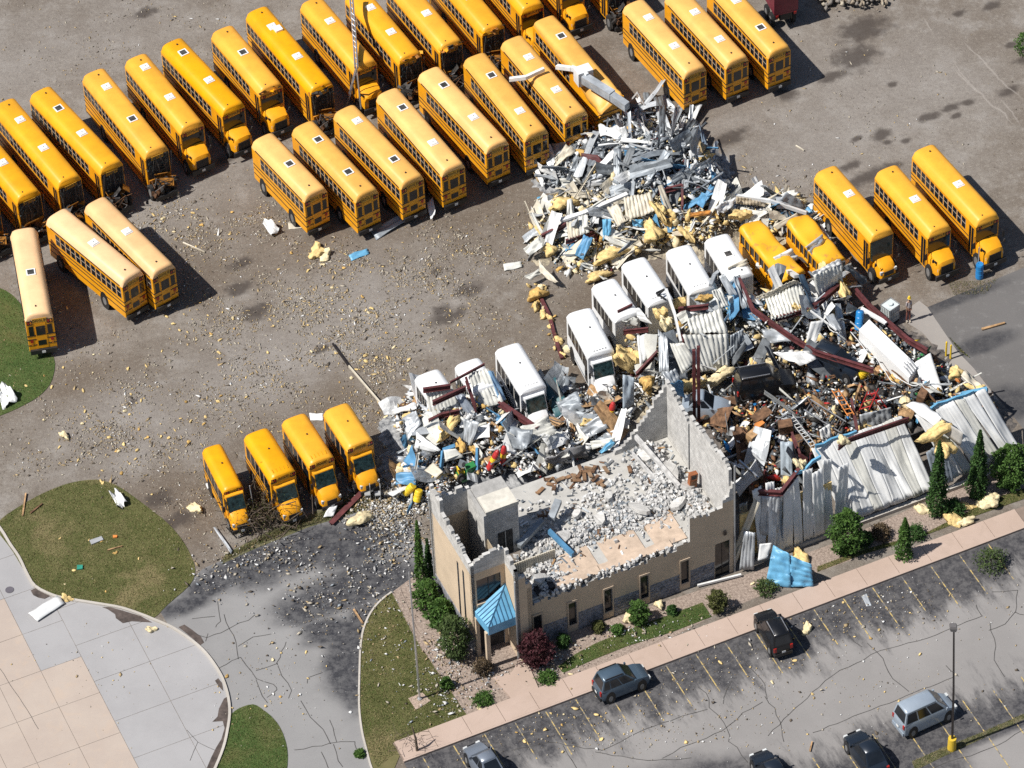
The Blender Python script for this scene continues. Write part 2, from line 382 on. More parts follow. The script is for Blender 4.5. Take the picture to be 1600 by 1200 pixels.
ASPH_D = asphalt('side_lot_asphalt', (.125, .12, .118), (.05, .05, .055), None, [(*PZ(1490, 470), 5, .8, UA), (*PZ(1560, 640), 4, 2, UA), (*PZ(1530, 540), 3, 1, UA)])

def concrete(name, a, b, stain=None):
    g = NG(name, .85)
    c = g.mix(g.ramp(g.noise(.22, 5), .35, .65), a, b)
    c = g.mix(g.math('MULTIPLY', g.ramp(g.noise(1.6, 6, .75), .5, .75), .25), c, tuple(x * 1.12 for x in b))
    if stain: c = g.mix(g.math('MULTIPLY', g.ramp(g.noise(.5, 7, .7, 1.5), .50, .70), .45), c, stain)
    c = g.mix(g.math('MULTIPLY', g.ramp(g.noise(11, 3, .8), .46, .26), .2), c, (.18, .17, .16))
    return g.done(c)
CON_T = concrete('concrete_tan', (.40, .335, .29), (.43, .365, .315), (.47, .37, .29))
CON_G = concrete('concrete_grey', (.315, .31, .315), (.345, .34, .345))
CON_W = concrete('concrete_walk', (.41, .315, .26), (.45, .35, .295), (.36, .28, .23))
CON_D = concrete('concrete_pad', (.27, .25, .235), (.30, .28, .26))
KERBM = concrete('kerb_concrete', (.42, .39, .35), (.48, .45, .41))
MUD = mat('dried_mud', (.085, .066, .058), .9, var=.3, scale=1.5)
def turf(name, a, b, dry):
    g = NG(name, .95)
    c = g.mix(g.ramp(g.noise(.5, 5), .35, .65), a, b)
    c = g.mix(g.math('MULTIPLY', g.ramp(g.noise(.16, 5, .6, .5), .48, .66), .8), c, dry)
    c = g.mix(g.math('MULTIPLY', g.ramp(g.noise(7, 4, .8), .45, .25), .5), c, tuple(x * .35 for x in a))
    g.bump(g.noise(9, 4, .8), .6, .08)
    return g.done(c)
TURF = turf('dry_turf', (.085, .092, .032), (.115, .115, .045), (.20, .165, .085))
TURFG = turf('green_turf', (.055, .092, .026), (.078, .110, .034), (.115, .115, .045))
g = NG('planting_gravel')
c = g.mix(g.ramp(g.noise(5, 5, .8), .35, .65), (.20, .155, .13), (.40, .325, .275)); g.bump(g.noise(6, 4, .8), .8, .1)
GRAVEL = g.done(c)

def struct(name, me, parent=None):
    o = ob(name, me, parent)
    if parent is None: o['kind'] = 'structure'
    return o
mb = MB(); mb.prism([(-420, -330), (420, -330), (420, 420), (-420, 420)], -1.0, 0)
struct('ground', mb.build('ground', DIRT))
def sheet(name, pts, z, m, vs=True):
    mb = MB(); mb.prism(pts, -.3, z); return struct(name, mb.build(name, m))
Z1, Z2, Z3 = .004, .008, .012
KERB_PX = [(-30, 790), (0, 826), (15, 850), (30, 872), (42, 897), (55, 917), (82, 931), (107, 937), (157, 945), (190, 951), (220, 961), (240, 969), (270, 982), (300, 1002), (322, 1022), (340, 1047), (350, 1067), (357, 1092), (359, 1117), (355, 1145), (349, 1170), (337, 1200), (318, 1240)]
kerb_line = smooth_line(px_poly(KERB_PX), 3)
plaza_poly = kerb_line + px_poly([(280, 1330), (-250, 1330), (-250, 790)])
GR4_PX = [(612, 926), (594, 940), (580, 957), (571, 975), (566, 992), (563, 1015), (562, 1040), (561, 1100), (565, 1140), (572, 1170), (582, 1205), (600, 1240)]
lawn_edge = smooth_line(px_poly(GR4_PX), 3)
drive = px_poly([(262, 975), (250, 955), (300, 905), (318, 888), (400, 853), (482, 820), (560, 792), (640, 815), (690, 880)]) + lawn_edge[:] + px_poly([(610, 1290), (430, 1290), (300, 1290)]) + kerb_line[::-1][:40]
sheet('driveway', drive, Z1, ASPH_R)
# car park in front of the building
def on_kerb(u, d): return (K0[0] + u * Ux + d * nk[0], K0[1] + u * Uy + d * nk[1])
park = sheet('car_park', [on_kerb(-17, 0), on_kerb(60, 0), on_kerb(60, 60), on_kerb(-17, 60)], Z1 * .5, ASPH_P)
sheet('side_lot', px_poly([(1449, 480), (1600, 418), (1700, 380), (1800, 700), (1640, 720), (1521, 575), (1495, 548)]), Z1, ASPH_D)
sheet('concrete_walkway', px_poly([(1436, 470), (1449, 480), (1495, 548), (1521, 575), (1560, 625), (1545, 640), (1500, 590), (1441, 519), (1410, 500), (1425, 478)]), Z2, CON_D)
# concrete plaza: every slab is a part
mb = MB(); mb.prism(plaza_poly, -.3, -.002); plaza = struct('plaza', mb.build('plaza', mat('joint_grey', (.22, .20, .185), .9)))
J0 = PZ(160, 1090)
nu = (math.cos(rad(22.4)), math.sin(rad(22.4))); nw = (-nu[1], nu[0])
ucuts = [-24, -20.5, -16.8, -13.2, -9.6, -7.2, -3.55, 0, 4.9, 9.8, 14]
wcuts = [-26, -21.6, -17.2, -12.8, -8.4, -4.1, .6, 4.9, 9.3, 13.7, 18, 23]
for i in range(len(ucuts) - 1):
    for j in range(len(wcuts) - 1):
        p = plaza_poly
        ou = nu[0] * J0[0] + nu[1] * J0[1]; ow = nw[0] * J0[0] + nw[1] * J0[1]
        sh = (.0 if i < 7 else 1.3)
        for nx, ny, off in ((nu[0], nu[1], ou + ucuts[i + 1] - .018), (-nu[0], -nu[1], -(ou + ucuts[i] + .018)), (nw[0], nw[1], ow + wcuts[j + 1] + sh - .018), (-nw[0], -nw[1], -(ow + wcuts[j] + sh + .018))):
            if p: p = clip_half(p, nx, ny, off)
        if len(p) < 3: continue
        ar = abs(sum(p[k][0] * p[(k + 1) % len(p)][1] - p[(k + 1) % len(p)][0] * p[k][1] for k in range(len(p)))) / 2
        if ar < .5: continue
        cx = sum(q[0] for q in p) / len(p)
        grey = i >= 7 or (i == 6 and (j >= 7 or j == 3)) or (i == 5 and j >= 9)
        mb = MB(); mb.prism(p, -.2, .006 + .002 * ((i * 7 + j * 3) % 3)); ob('concrete_slab', mb.build('concrete_slab', CON_G if grey else CON_T), plaza)
mb = MB(); ribbon(mb, kerb_line, .22, -.1, .10); struct('kerb', mb.build('kerb', KERBM))
def decal(name, pts, m, parent=None, z=.022):
    mb = MB(); mb.prism(px_poly(pts), -.05, z); o = ob(name, mb.build(name, m), parent)
    if parent is None: o['kind'] = 'stuff'
    return o
decal('mud', [(160, 949), (168, 952), (180, 960), (181, 966), (192, 974), (206, 971), (222, 972), (238, 973), (220, 963), (190, 954), (172, 949)], MUD)
decal('mud', [(279, 980), (288, 976), (300, 984), (314, 995), (319, 1004), (312, 1009), (304, 1000)], MUD, z=.01)
decal('mud', [(355, 1089), (350, 1092), (342, 1108), (340, 1120), (332, 1128), (348, 1127), (351, 1138), (346, 1155), (338, 1168), (330, 1184), (322, 1203), (337, 1203), (347, 1170), (353, 1145), (357, 1117)], MUD)
decal('mud', [(48, 923), (56, 919), (72, 926), (78, 932), (70, 936), (60, 934), (52, 930)], MUD)
decal('mud', [(336, 1064), (341, 1060), (347, 1068), (349, 1080), (345, 1076), (340, 1070)], MUD)
mb = MB(); x, y = PZ(15, 922); mb.cyl((x, y, .005), (x, y, .03), .36, n=20); ob('manhole_cover', mb.build('manhole_cover', mat('cast_iron', (.12, .11, .13), .7)), plaza)
# lawns
def lawn(name, pts, m, z=.03):
    return sheet(name, smooth_line(px_poly(pts), 3)[:-1] if len(pts) > 6 else px_poly(pts), z, m)
LAWNS = {
 'mound': [(0, 836), (20, 862), (44, 902), (60, 920), (84, 932), (109, 938), (158, 946), (191, 952), (221, 962), (240, 966), (262, 945), (296, 915), (305, 892), (298, 868), (283, 842), (262, 818), (236, 797), (208, 776), (180, 758), (150, 750), (110, 755), (70, 770), (40, 786), (10, 805), (-5, 818)],
 'far': [(-30, 440), (10, 455), (32, 475), (45, 500), (58, 535), (84, 558), (82, 592), (66, 615), (40, 632), (0, 650), (-40, 660)],
 'tip': [(359, 1119), (372, 1108), (395, 1101), (412, 1110), (428, 1124), (440, 1142), (449, 1172), (447, 1210), (430, 1260), (330, 1240), (338, 1202), (350, 1170), (357, 1140)]}
lawn('lawn', LAWNS['mound'], TURF); lawn('lawn', LAWNS['far'], TURFG); lawn('lawn', LAWNS['tip'], TURFG)
bed = px_poly([(640, 815), (690, 880), (640, 905), (612, 926), (640, 985), (652, 1007), (690, 1060), (707, 1085), (730, 1120), (840, 1078), (1045, 999), (1112, 963), (1275, 895), (1437, 838), (1600, 776), (1640, 760), (1640, 700), (1500, 760), (1300, 850), (1146, 905), (900, 985), (760, 1000)])
sheet('planting_bed', bed, .006, GRAVEL)
l4 = lawn_edge + px_poly([(625, 1180), (652, 1150), (730, 1119), (707, 1085), (690, 1060), (660, 1015), (641, 985), (628, 955)])
sheet('lawn', l4, .03, TURF)
mb = MB(); ribbon(mb, lawn_edge, .16, -.1, .07); struct('kerb', mb.build('kerb', KERBM))
LAWNS['flag'] = [(612, 926), (580, 957), (566, 992), (562, 1040), (561, 1100), (572, 1170), (590, 1200), (652, 1150), (730, 1119), (690, 1060), (660, 1015), (628, 955)]
LAWNS['strip'] = [(872, 1042), (900, 1022), (930, 1006), (1000, 977), (1050, 960), (1097, 942), (1112, 964), (1050, 988), (980, 1010), (930, 1030), (880, 1052)]
LAWNS['strip2'] = [(1277, 886), (1325, 868), (1375, 852), (1437, 838), (1500, 806), (1567, 775), (1600, 764), (1640, 750), (1640, 768), (1600, 780), (1525, 806), (1437, 840), (1350, 866), (1277, 894)]
sheet('lawn', px_poly(LAWNS['strip']), .03, TURFG)
sheet('lawn', px_poly(LAWNS['strip2']), .03, TURF)
# pavement: each slab a part
mb = MB(); mb.prism([on_kerb(-17, -2.25), on_kerb(60, -2.25), on_kerb(60, 0), on_kerb(-17, 0)], -.3, .05); walk = struct('pavement', mb.build('pavement', mat('joint_tan', (.22, .17, .14), .9)))
u = -16.9
while u < 40:
    l = 3.0
    mb = MB(); mb.prism([on_kerb(u + .02, -2.25), on_kerb(u + l - .02, -2.25), on_kerb(u + l - .02, -.2), on_kerb(u + .02, -.2)], -.1, .095 + .006 * ((int(u * 7) % 3)))
    ob('paving_slab', mb.build('paving_slab', CON_W), walk); u += l
mb = MB(); ribbon(mb, [on_kerb(-17, -.09), on_kerb(60, -.09)], .17, -.1, .12); ob('kerb_edge', mb.build('kerb_edge', CON_W), walk)
sheet('entrance_path', px_poly([(800, 1052), (812, 1030), (826, 1040), (842, 1078), (800, 1094), (770, 1060)]), .09, CON_W)
sheet('flagpole_pad', px_poly([(638, 1092), (660, 1083), (673, 1096), (650, 1110)]), .05, CON_W)
sheet('dirt_path', px_poly([(612, 926), (626, 920), (652, 985), (672, 1010), (660, 1018), (642, 985)]), .034, GRAVEL)
sheet('verge', px_poly([(345, 882), (352, 866), (420, 830), (480, 806), (545, 772), (605, 752), (625, 775), (560, 800), (482, 824), (400, 857)]), .012, mat('verge_soil', (.14, .125, .075), .95, col2=(.075, .08, .032), thr=(.38, .62), scale=1.2, bump=.6))
sheet('median_strip', px_poly([(1425, 1190), (1470, 1170), (1540, 1142), (1640, 1098), (1640, 1106), (1540, 1152), (1475, 1182), (1430, 1204)]), .012, mat('verge_soil', (.14, .125, .075), .95))
# painted bay lines
LINEY = mat('worn_yellow_line', (.50, .37, .13), .8, col2=(.15, .145, .14), thr=(.44, .56), scale=2.2)
for k in range(20):
    u = -15.4 + k * 2.72
    if 12.9 < u < 13.5: continue
    mb = MB(); a = on_kerb(u, .12); b = on_kerb(u, 4.2 + (k * 37 % 10) * .12); ribbon(mb, [a, b], .09, -.05, Z2); ob('bay_line', mb.build('bay_line', LINEY), park)
for k in range(-2, 9):
    u0 = 15.35 + k * 2.72; d0 = k2off - koff
    mb = MB(); ribbon(mb, [on_kerb(u0, d0 - 4.6), on_kerb(u0, d0 + 4.6)], .09, -.05, Z2); ob('bay_line', mb.build('bay_line', LINEY), park)
# cracks
CRK = mat('crack_dark', (.075, .072, .07), .9, var=.3)
cr = [[(800, 1172), (860, 1160), (940, 1173), (985, 1150), (1035, 1130), (1106, 1107)], [(1090, 1073), (1102, 1083), (1110, 1105), (1138, 1140), (1140, 1158), (1170, 1190)], [(1150, 1005), (1165, 1035), (1190, 1060), (1200, 1092)],
      [(1035, 1185), (1080, 1162), (1130, 1142), (1160, 1115), (1190, 1098)], [(1195, 1088), (1210, 1108), (1222, 1140), (1226, 1160)], [(1200, 1150), (1260, 1090), (1300, 1055), (1375, 1018), (1450, 998), (1535, 962)],
      [(1318, 985), (1345, 1012)], [(1355, 1005), (1380, 1030), (1395, 1060), (1420, 1082)], [(1270, 1145), (1360, 1110), (1430, 1082), (1490, 1058)], [(1525, 945), (1532, 962)], [(1547, 972), (1555, 1010), (1555, 1030), (1568, 1057)],
      [(1545, 985), (1570, 975), (1585, 958), (1600, 960)], [(1478, 1040), (1497, 1056)], [(1550, 925), (1590, 923), (1585, 958)], [(1130, 1100), (1135, 1080), (1142, 1065)], [(930, 1175), (1010, 1190), (1080, 1185)], [(880, 1165), (900, 1200)], [(1600, 1140), (1560, 1165), (1500, 1185), (1440, 1205)]]
mb = MB()
def wig(pts, w=.35):
    P = px_poly(pts); out = [P[0]]
    for a, b in zip(P[:-1], P[1:]):
        n = max(2, int(math.dist(a, b) / .7))
        for k in range(1, n + 1):
            t = k / n; out.append((a[0] + (b[0] - a[0]) * t + R_.uniform(-w, w) * .3, a[1] + (b[1] - a[1]) * t + R_.uniform(-w, w) * .3))
    return out
for c_ in cr: ribbon(mb, wig(c_), .055, -.05, Z3)
cr2 = [[(447, 1003), (440, 1020), (432, 1035), (440, 1055), (456, 1080), (450, 1090)], [(400, 1048), (432, 1038)], [(400, 1062), (417, 1100)], [(417, 1090), (434, 1078), (426, 1068), (400, 1060)], [(480, 1068), (482, 1060), (505, 1050)], [(470, 1095), (485, 1120), (506, 1140), (515, 1163)], [(460, 1172), (515, 1163), (553, 1158), (558, 1170)],
       [(502, 1175), (512, 1200)], [(521, 1163), (535, 1200)], [(515, 1125), (526, 1160)], [(305, 990), (325, 995), (345, 988), (400, 962)], [(325, 990), (322, 1002)], [(340, 940), (344, 972), (336, 980)], [(350, 960), (368, 1005), (372, 1030)], [(340, 1045), (375, 1028), (400, 1062)], [(300, 967), (335, 962)], [(372, 1010), (397, 995), (425, 992)]]
for c_ in cr2: ribbon(mb, wig(c_), .06, -.05, Z3)
o = ob('asphalt_cracks', mb.build('asphalt_cracks', CRK)); o['kind'] = 'stuff'
mb = MB()
for c_ in ([(292, 1141), (309, 1160), (338, 1174)], [(309, 1160), (296, 1188)], [(0, 1045), (30, 1090), (60, 1140)]): ribbon(mb, wig(c_, .15), .03, -.05, .020)
o = ob('concrete_cracks', mb.build('concrete_cracks', CRK)); o['kind'] = 'stuff'
# ------------------------------------------------------------------ buses
MESH = {}
def cached(key, fn):
    if key not in MESH: MESH[key] = fn()
    return MESH[key]
def text_mesh(name, s, size, m, face):
    """flat lettering as real geometry; face 'rear' looks along -x, 'front' along +x"""
    cu = bpy.data.curves.new('lettering', 'FONT'); cu.body = s; cu.size = size; cu.extrude = .006; cu.align_x = 'CENTER'; cu.align_y = 'CENTER'; cu.resolution_u = 1
    to = bpy.data.objects.new('lettering_source', cu); COL.objects.link(to)
    dg = bpy.context.evaluated_depsgraph_get(); me0 = bpy.data.meshes.new_from_object(to.evaluated_get(dg))
    bpy.data.objects.remove(to); bpy.data.curves.remove(cu)
    sg = -1 if face == 'rear' else 1
    V = [(sg * v.co.z, sg * v.co.x, v.co.y * VS) for v in me0.vertices]
    F = [tuple(p.vertices) for p in me0.polygons]
    bpy.data.meshes.remove(me0)
    me = bpy.data.meshes.new(name); me.from_pydata(V, [], F); me.materials.append(m); me.update(); return me
def arc(hw, z0, h, n=9, x=0.0, cr=.30):
    """roof section: side drop, rounded shoulder, crowned top (closed ring)"""
    pts = []
    for i in range(n):
        t = -1 + 2 * i / (n - 1)
        y = hw * (abs(t) ** .75) * (1 if t > 0 else -1)
        z = z0 + h * (1 - abs(t) ** 4.2) ** .55 * .80 + h * .20 * (1 - t * t)
        pts.append((x, y, z))
    return pts + [(x, hw - .03, z0 - .02), (x, -hw + .03, z0 - .02)]
def wheel_mesh(r=.5, w=.28):
    mb = MB(); mb.cyl((0, -w / 2, 0), (0, w / 2, 0), r, n=20, mi=0)
    for sy in (-1, 1): mb.cyl((0, sy * w / 2, 0), (0, sy * (w / 2 + .02), 0), r * .55, r * .45, n=14, mi=1)
    return mb.build('wheel', [RUB, RIM])
def simple(name, m, *boxes, smooth=False):
    mb = MB()
    for b in boxes: mb.bx(*b)
    return mb.build(name, m, smooth=smooth)
def plate_x(name, m, x, y0, y1, z0, z1, t=.02): return simple(name, m, (x - t, x + t, y0, y1, z0, z1))
SIDE = {}
def bus_shell(L, W, z0, ze):
    mb = MB(); h = W / 2
    R = lambda x, k, zz: [(x, -h * k, zz), (x, -h * k, 1.2), (x, -h * k, ze), (x, h * k, ze), (x, h * k, 1.2), (x, h * k, zz)]
    mb.loft([R(0, .975, z0 + .05), R(.06, 1, z0), R(L - .06, 1, z0), R(L, .975, z0 + .05)], 0)
    return mb.build('body', YEL)
def bus_roof(L, W, ze, hr, m, rear_round=.25, front_round=.25):
    mb = MB(); h = W / 2
    rings = [arc(h * .955, ze, hr * .70, x=-.005), arc(h * .985, ze, hr * .90, x=.07), arc(h + .012, ze, hr, x=rear_round)]
    rings += [arc(h + .012, ze, hr, x=L * .5), arc(h + .012, ze, hr, x=L - front_round), arc(h * .985, ze, hr * .90, x=L - .05), arc(h * .955, ze, hr * .72, x=L + .04)]
    mb.loft(rings, 0); me = mb.build('roof', m, smooth=True)
    try: me.set_sharp_from_angle(angle=rad(50))
    except Exception: pass
    return me
def roof_seams(L, W, ze, hr):
    mb = MB(); h = W / 2
    x = 1.1
    while x < L - .8:
        a = arc(h + .017, ze, hr + .006, x=x)[:9]; b = arc(h + .017, ze, hr + .006, x=x + .045)[:9]
        mb.add(a + b, [(i, i + 1, 9 + i + 1, 9 + i) for i in range(8)]); x += 1.43
    return mb.build('roof_seam', mat('seam_yellow', (.62, .31, .03), .5))
def win_mesh(w, h, bar=True):
    mb = MB(); mb.bx(-w / 2, w / 2, -.012, .012, -h / 2, h / 2, 0)
    if bar: mb.bx(-w / 2, w / 2, -.02, .02, .02, .055, 1)
    for sx in (-1, 1): mb.bx(sx * w / 2 - .015, sx * w / 2 + .015, -.02, .02, -h / 2, h / 2, 1)
    return mb.build('window', [GLASS, mat('window_frame_grey', (.45, .42, .36), .5)])
def rail_mesh(L, W, z, hh=.055):
    mb = MB(); h = W / 2
    mb.bx(.0, L - .15, h, h + .025, z - hh / 2, z + hh / 2); mb.bx(.0, L - .15, -h - .025, -h, z - hh / 2, z + hh / 2); mb.bx(-.022, 0, -h - .025, h + .025, z - hh / 2, z + hh / 2)
    return mb.build('rub_rail', BLK)
def hatch(root, x, z, op):
    if op == 'o':
        o = ob('roof_hatch', cached('hatch_o', lambda: hatch_mesh('o')), root, (x, 0, z), label='open hatch, dark hole in the roof')
    else: ob('roof_hatch', cached('hatch_c', lambda: hatch_mesh('c')), root, (x, 0, z))
    if op == 'd':
        ob('hatch_lid', cached('hatch_l', lambda: simple('hatch_lid', HATCH, (-.36, .36, -.36, .36, 0, .10))), root, (x + .62, .25, z + .02))
def hatch_mesh(op):
    mb = MB()
    if op == 'o':
        for b in ((-.40, .40, -.40, -.30), (-.40, .40, .30, .40), (-.40, -.30, -.30, .30), (.30, .40, -.30, .30)): mb.bx(*b, -.05, .06, 0)
        mb.bx(-.31, .31, -.31, .31, -.04, .045, 1)
    else:
        mb.bx(-.40, .40, -.40, .40, -.05, .05, 0); mb.hexa([(-.36, -.36, .05), (.36, -.36, .05), (.36, .36, .05), (-.36, .36, .05), (-.3, -.3, .115), (.3, -.3, .115), (.3, .3, .115), (-.3, .3, .115)], 0)
        mb.bx(-.05, .05, -.05, .05, .115, .14, 2)
    return mb.build('roof_hatch', [HATCH, DARKIN, STEEL])
def hood_mesh(x0, L, W, zt0, zt1, zb, m, name='hood'):
    """bonnet that narrows and drops towards the grille"""
    mb = MB()
    def R(x, hw, zt, zb):
        return [(x, -hw, zb), (x, -hw, zt - .28), (x, -hw * .84, zt - .07), (x, -hw * .45, zt), (x, hw * .45, zt), (x, hw * .84, zt - .07), (x, hw, zt - .28), (x, hw, zb)]
    mb.loft([R(x0, W / 2 * .93, zt0, zb), R(x0 + L * .5, W / 2 * .90, (zt0 + zt1) / 2 + .05, zb), R(x0 + L * .88, W / 2 * .80, zt1 + .02, zb), R(x0 + L, W / 2 * .70, zt1 - .16, zb)], 0)
    me = mb.build(name, m, smooth=True)
    try: me.set_sharp_from_angle(angle=rad(35))
    except Exception: pass
    return me
def shard_front(L, W, seed):
    r = random.Random(seed); mb = MB(); h = W / 2 * .93
    mb.bx(L - .25, L + .01, -h, h, 1.0, 2.62, 0)
    for k in range(70):
        y = r.uniform(-h, h); z = r.uniform(1.15, 2.6); s = r.uniform(.05, .22); x = L + r.uniform(.0, .16)
        a = [(x + r.uniform(-.1, .14), y + r.uniform(-s, s), z + r.uniform(-s, s)) for _ in range(3)]
        b = [(p[0] - .02, p[1], p[2]) for p in a]
        mb.add(a + b, [(0, 1, 2), (5, 4, 3), (0, 3, 4, 1), (1, 4, 5, 2), (2, 5, 3, 0)], r.choice([1, 1, 1, 2]))
    for k in range(7):
        y = r.uniform(-h, h); mb.tube([(L + .05, y, 1.0), (L + r.uniform(.05, .25), y + r.uniform(-.2, .2), 1.8), (L + .1, y + r.uniform(-.3, .3), 2.6)], .022, 5, 2)
    return mb.build('broken_windshield', [DARKIN, SHARD, mat('bent_frame_grey', (.16, .15, .14), .5, .3)])
def wreck_nose(L, W, seed):
    r = random.Random(seed); mb = MB(); h = W / 2 * .9
    for k in range(26):
        x = L + r.uniform(.0, 1.25); y = r.uniform(-h, h); z = r.uniform(.35, 1.15); s = [r.uniform(.06, .3) for _ in range(3)]
        M = Matrix.Translation((x, y, z)) @ Matrix.Rotation(r.uniform(0, 3), 4, 'Z') @ Matrix.Rotation(r.uniform(-.7, .7), 4, 'X')
        mb.bx(-s[0], s[0], -s[1], s[1], -s[2] * .6, s[2] * .6, r.choice([0, 0, 0, 0, 1]), M)
    for k in range(12):
        p = [(L + r.uniform(0, 1.5), r.uniform(-h * 1.1, h * 1.1), r.uniform(.3, 1.4)) for _ in range(3)]; mb.tube(p, .03, 5, r.choice([0, 1, 3]))
    for k in range(5):
        x = L + r.uniform(.1, 1.0); y = r.uniform(-h, h); z = r.uniform(.7, 1.4); w = r.uniform(.3, .7); d = r.uniform(.2, .5)
        M = Matrix.Translation((x, y, z)) @ Matrix.Rotation(r.uniform(0, 3), 4, 'Z') @ Matrix.Rotation(r.uniform(-.9, .9), 4, 'X')
        mb.bx(-w, w, -d, d, -.02, .02, r.choice([0, 2, 2]), M)
    return mb.build('wrecked_nose', [ENG, mat('rust_brown', (.13, .06, .025), .8, var=.4), mat('torn_panel_orange', (.36, .15, .02), .6, var=.4), CHROME, YEL])
def mirrors(L, W):
    mb = MB()
    for s in (-1, 1):
        mb.tube([(L - .05, s * W / 2, 2.0), (L + .35, s * (W / 2 + .28), 1.9), (L + .38, s * (W / 2 + .30), 1.5)], .025, 5)
        mb.bx(L + .32, L + .38, s * (W / 2 + .30) - .11, s * (W / 2 + .30) + .11, 1.45, 1.85)
        mb.tube([(L + .9, s * W / 2 * .8, 1.45), (L + 1.05, s * W / 2 * .98, 1.6)], .02, 5)
        mb.cyl((L + 1.02, s * W / 2 * .98, 1.6), (L + 1.10, s * W / 2 * .98, 1.62), .13, .1, 10)
    return mb.build('mirror', BLK)
SIGN_R = text_mesh('lettering', 'SCHOOL BUS', .27, BLK, 'rear'); SIGN_F = text_mesh('lettering', 'SCHOOL BUS', .25, BLK, 'front')
SIGNP = mat('sign_amber', (.60, .32, .03), .5, var=.05)
def full_bus(L, front, hatches, roof_m, rear=False, drip=False, W=2.46, door=False, seed=0, narrow_nose=False):
    """front: 'hood' (intact), 'wreck' (smashed), 'flat' (rear-engined nose, unseen)"""
    z0, ze, hr = .55, 2.66, .46
    def parts(root):
        h = W / 2
        ob('body', cached(('shell', L, W), lambda: bus_shell(L, W, z0, ze)), root)
        rm = cached(('roof', L, W, roof_m.name), lambda: bus_roof(L, W, ze, hr, roof_m))
        ob('roof', rm, root)
        for z in (.98, 1.36, 1.62): ob('rub_rail', cached(('rail', L, z), lambda: rail_mesh(L, W, z)), root)
        if drip: ob('drip_rail', cached(('drip', L), lambda: simple('drip_rail', BLK, (.35, L - .7, -h - .05, -h - .01, ze + .02, ze + .075), (.35, L - .7, h + .01, h + .05, ze + .02, ze + .075))), root)
        sy = 1 if rear else -1        # side that faces the camera
        n = int((L - (1.0 if rear else 1.5)) / .735); wm = cached(('win', .62, .66), lambda: win_mesh(.60, .68))
        for k in range(n): ob('window', wm, root, (.55 + .735 * k, sy * (h + .004), 2.16))
        ob('window_band', cached(('band', L), lambda: simple('window_band', GLASS, (.3, L - 1.0, -.012, .012, -.34, .34))), root, (0, -sy * h, 2.16))
        wl = cached('wheel', wheel_mesh)
        front_ax = L - 1.55 if front == 'flat' else L + .30
        for x in (L * .28, front_ax):
            for s in (-1, 1):
                ob('wheel', wl, root, (x, s * (h - .13), .5))
                if x < L - .5: ob('wheel_arch', cached('arch', lambda: arch_mesh()), root, (x, s * (h + .003), .52))
        for x, op in hatches: hatch(root, x * L, ze + hr - .02, op)
        ob('roof_vent', cached('vent', lambda: simple('roof_vent', BLK, (-.07, .07, -.06, .06, 0, .07))), root, (.9, .1, ze + hr - .02))
        ob('roof_vent', cached('vent', None), root, (L - .35, -.35, ze + hr - .06)) if not rear else None
        # rear end
        if rear:
            ob('rear_door', cached('rdoor', lambda: simple('rear_door', YEL, (-.03, 0, -.47, .47, .72, 2.42))), root)
            ob('rear_window', cached('rw1', lambda: simple('rear_window', GLASS, (-.045, -.03, -.40, .40, 1.62, 2.24))), root)
            ob('rear_window', cached('rw2', lambda: simple('rear_window', GLASS, (-.045, -.03, -.36, .36, .92, 1.26))), root)
            for s in (-1, 1):
                ob('rear_window', cached('rw3', lambda: simple('rear_window', GLASS, (-.02, 0, -.21, .21, -.32, .32))), root, (0, s * .82, 1.94))
                ob('warning_lamp_panel', cached('rlamp', lambda: lamp_panel()), root, (-.005, s * .88, 2.52))
                ob('tail_lamp', cached('tail', lambda: simple('tail_lamp', RED, (-.03, 0, -.13, .13, -.09, .09))), root, (0, s * .9, 1.25))
                ob('tail_lamp', cached('tail2', lambda: simple('tail_lamp', AMB, (-.03, 0, -.09, .09, -.08, .08))), root, (0, s * .9, 1.04))
            sp = ob('sign_plate', cached('rsign', lambda: simple('sign_plate', SIGNP, (-.03, 0, -.62, .62, -.15, .15))), root, (0, 0, 2.62))
            ob('lettering', SIGN_R, sp, (-.034, 0, 0))
            ob('bumper', cached('rbump', lambda: simple('bumper', BLK, (-.22, 0, -1.16, 1.16, .42, .68))), root)
            ob('number_plate', cached('nplate', lambda: simple('number_plate', PAPER, (-.24, -.222, -.16, .16, .48, .62))), root)
            ob('undercarriage', cached(('under', L), lambda: simple('undercarriage', ENG, (.3, L - .4, -.75, .75, .32, .56))), root)
        else:
            ob('rear_cap', cached('rcap', lambda: simple('rear_cap', BLK, (-.22, 0, -1.16, 1.16, .42, .68))), root)
            ob('undercarriage', cached(('under', L), lambda: simple('undercarriage', ENG, (.3, L - .4, -.75, .75, .32, .56))), root)
        if door:
            ob('entry_door', cached(('door', L), lambda: door_mesh(L, h)), root)
        if front == 'hood':
            ob('windshield', cached(('ws', L), lambda: simple('windshield', GLASS, (L, L + .03, -1.08, 1.08, 1.62, 2.36))), root)
            ob('hood', cached(('hood', L), lambda: hood_mesh(L, 1.45, 2.36, 1.66, 1.42, .62, YEL)), root)
            x1 = L + 1.45
            ob('grille', cached(('grille', L), lambda: grille_mesh(x1)), root)
            for s in (-1, 1):
                ob('headlamp', cached('hl', lambda: simple('headlamp', LAMPG, (-.05, .04, -.11, .11, -.09, .09))), root, (x1 - .12, s * .80, 1.0))
                ob('warning_lamp_panel', cached('flamp', lambda: lamp_panel(1)), root, (L + .012, s * .88, 2.53))
                ob('marker_lamp', cached('mk', lambda: simple('marker_lamp', BLK, (-.08, .08, -.06, .06, -.05, .05))), root, (L + .95, s * .93, 1.42))
            ob('bumper', cached(('fb', L), lambda: simple('bumper', BLK, (x1 - .05, x1 + .16, -1.15, 1.15, .42, .72))), root)
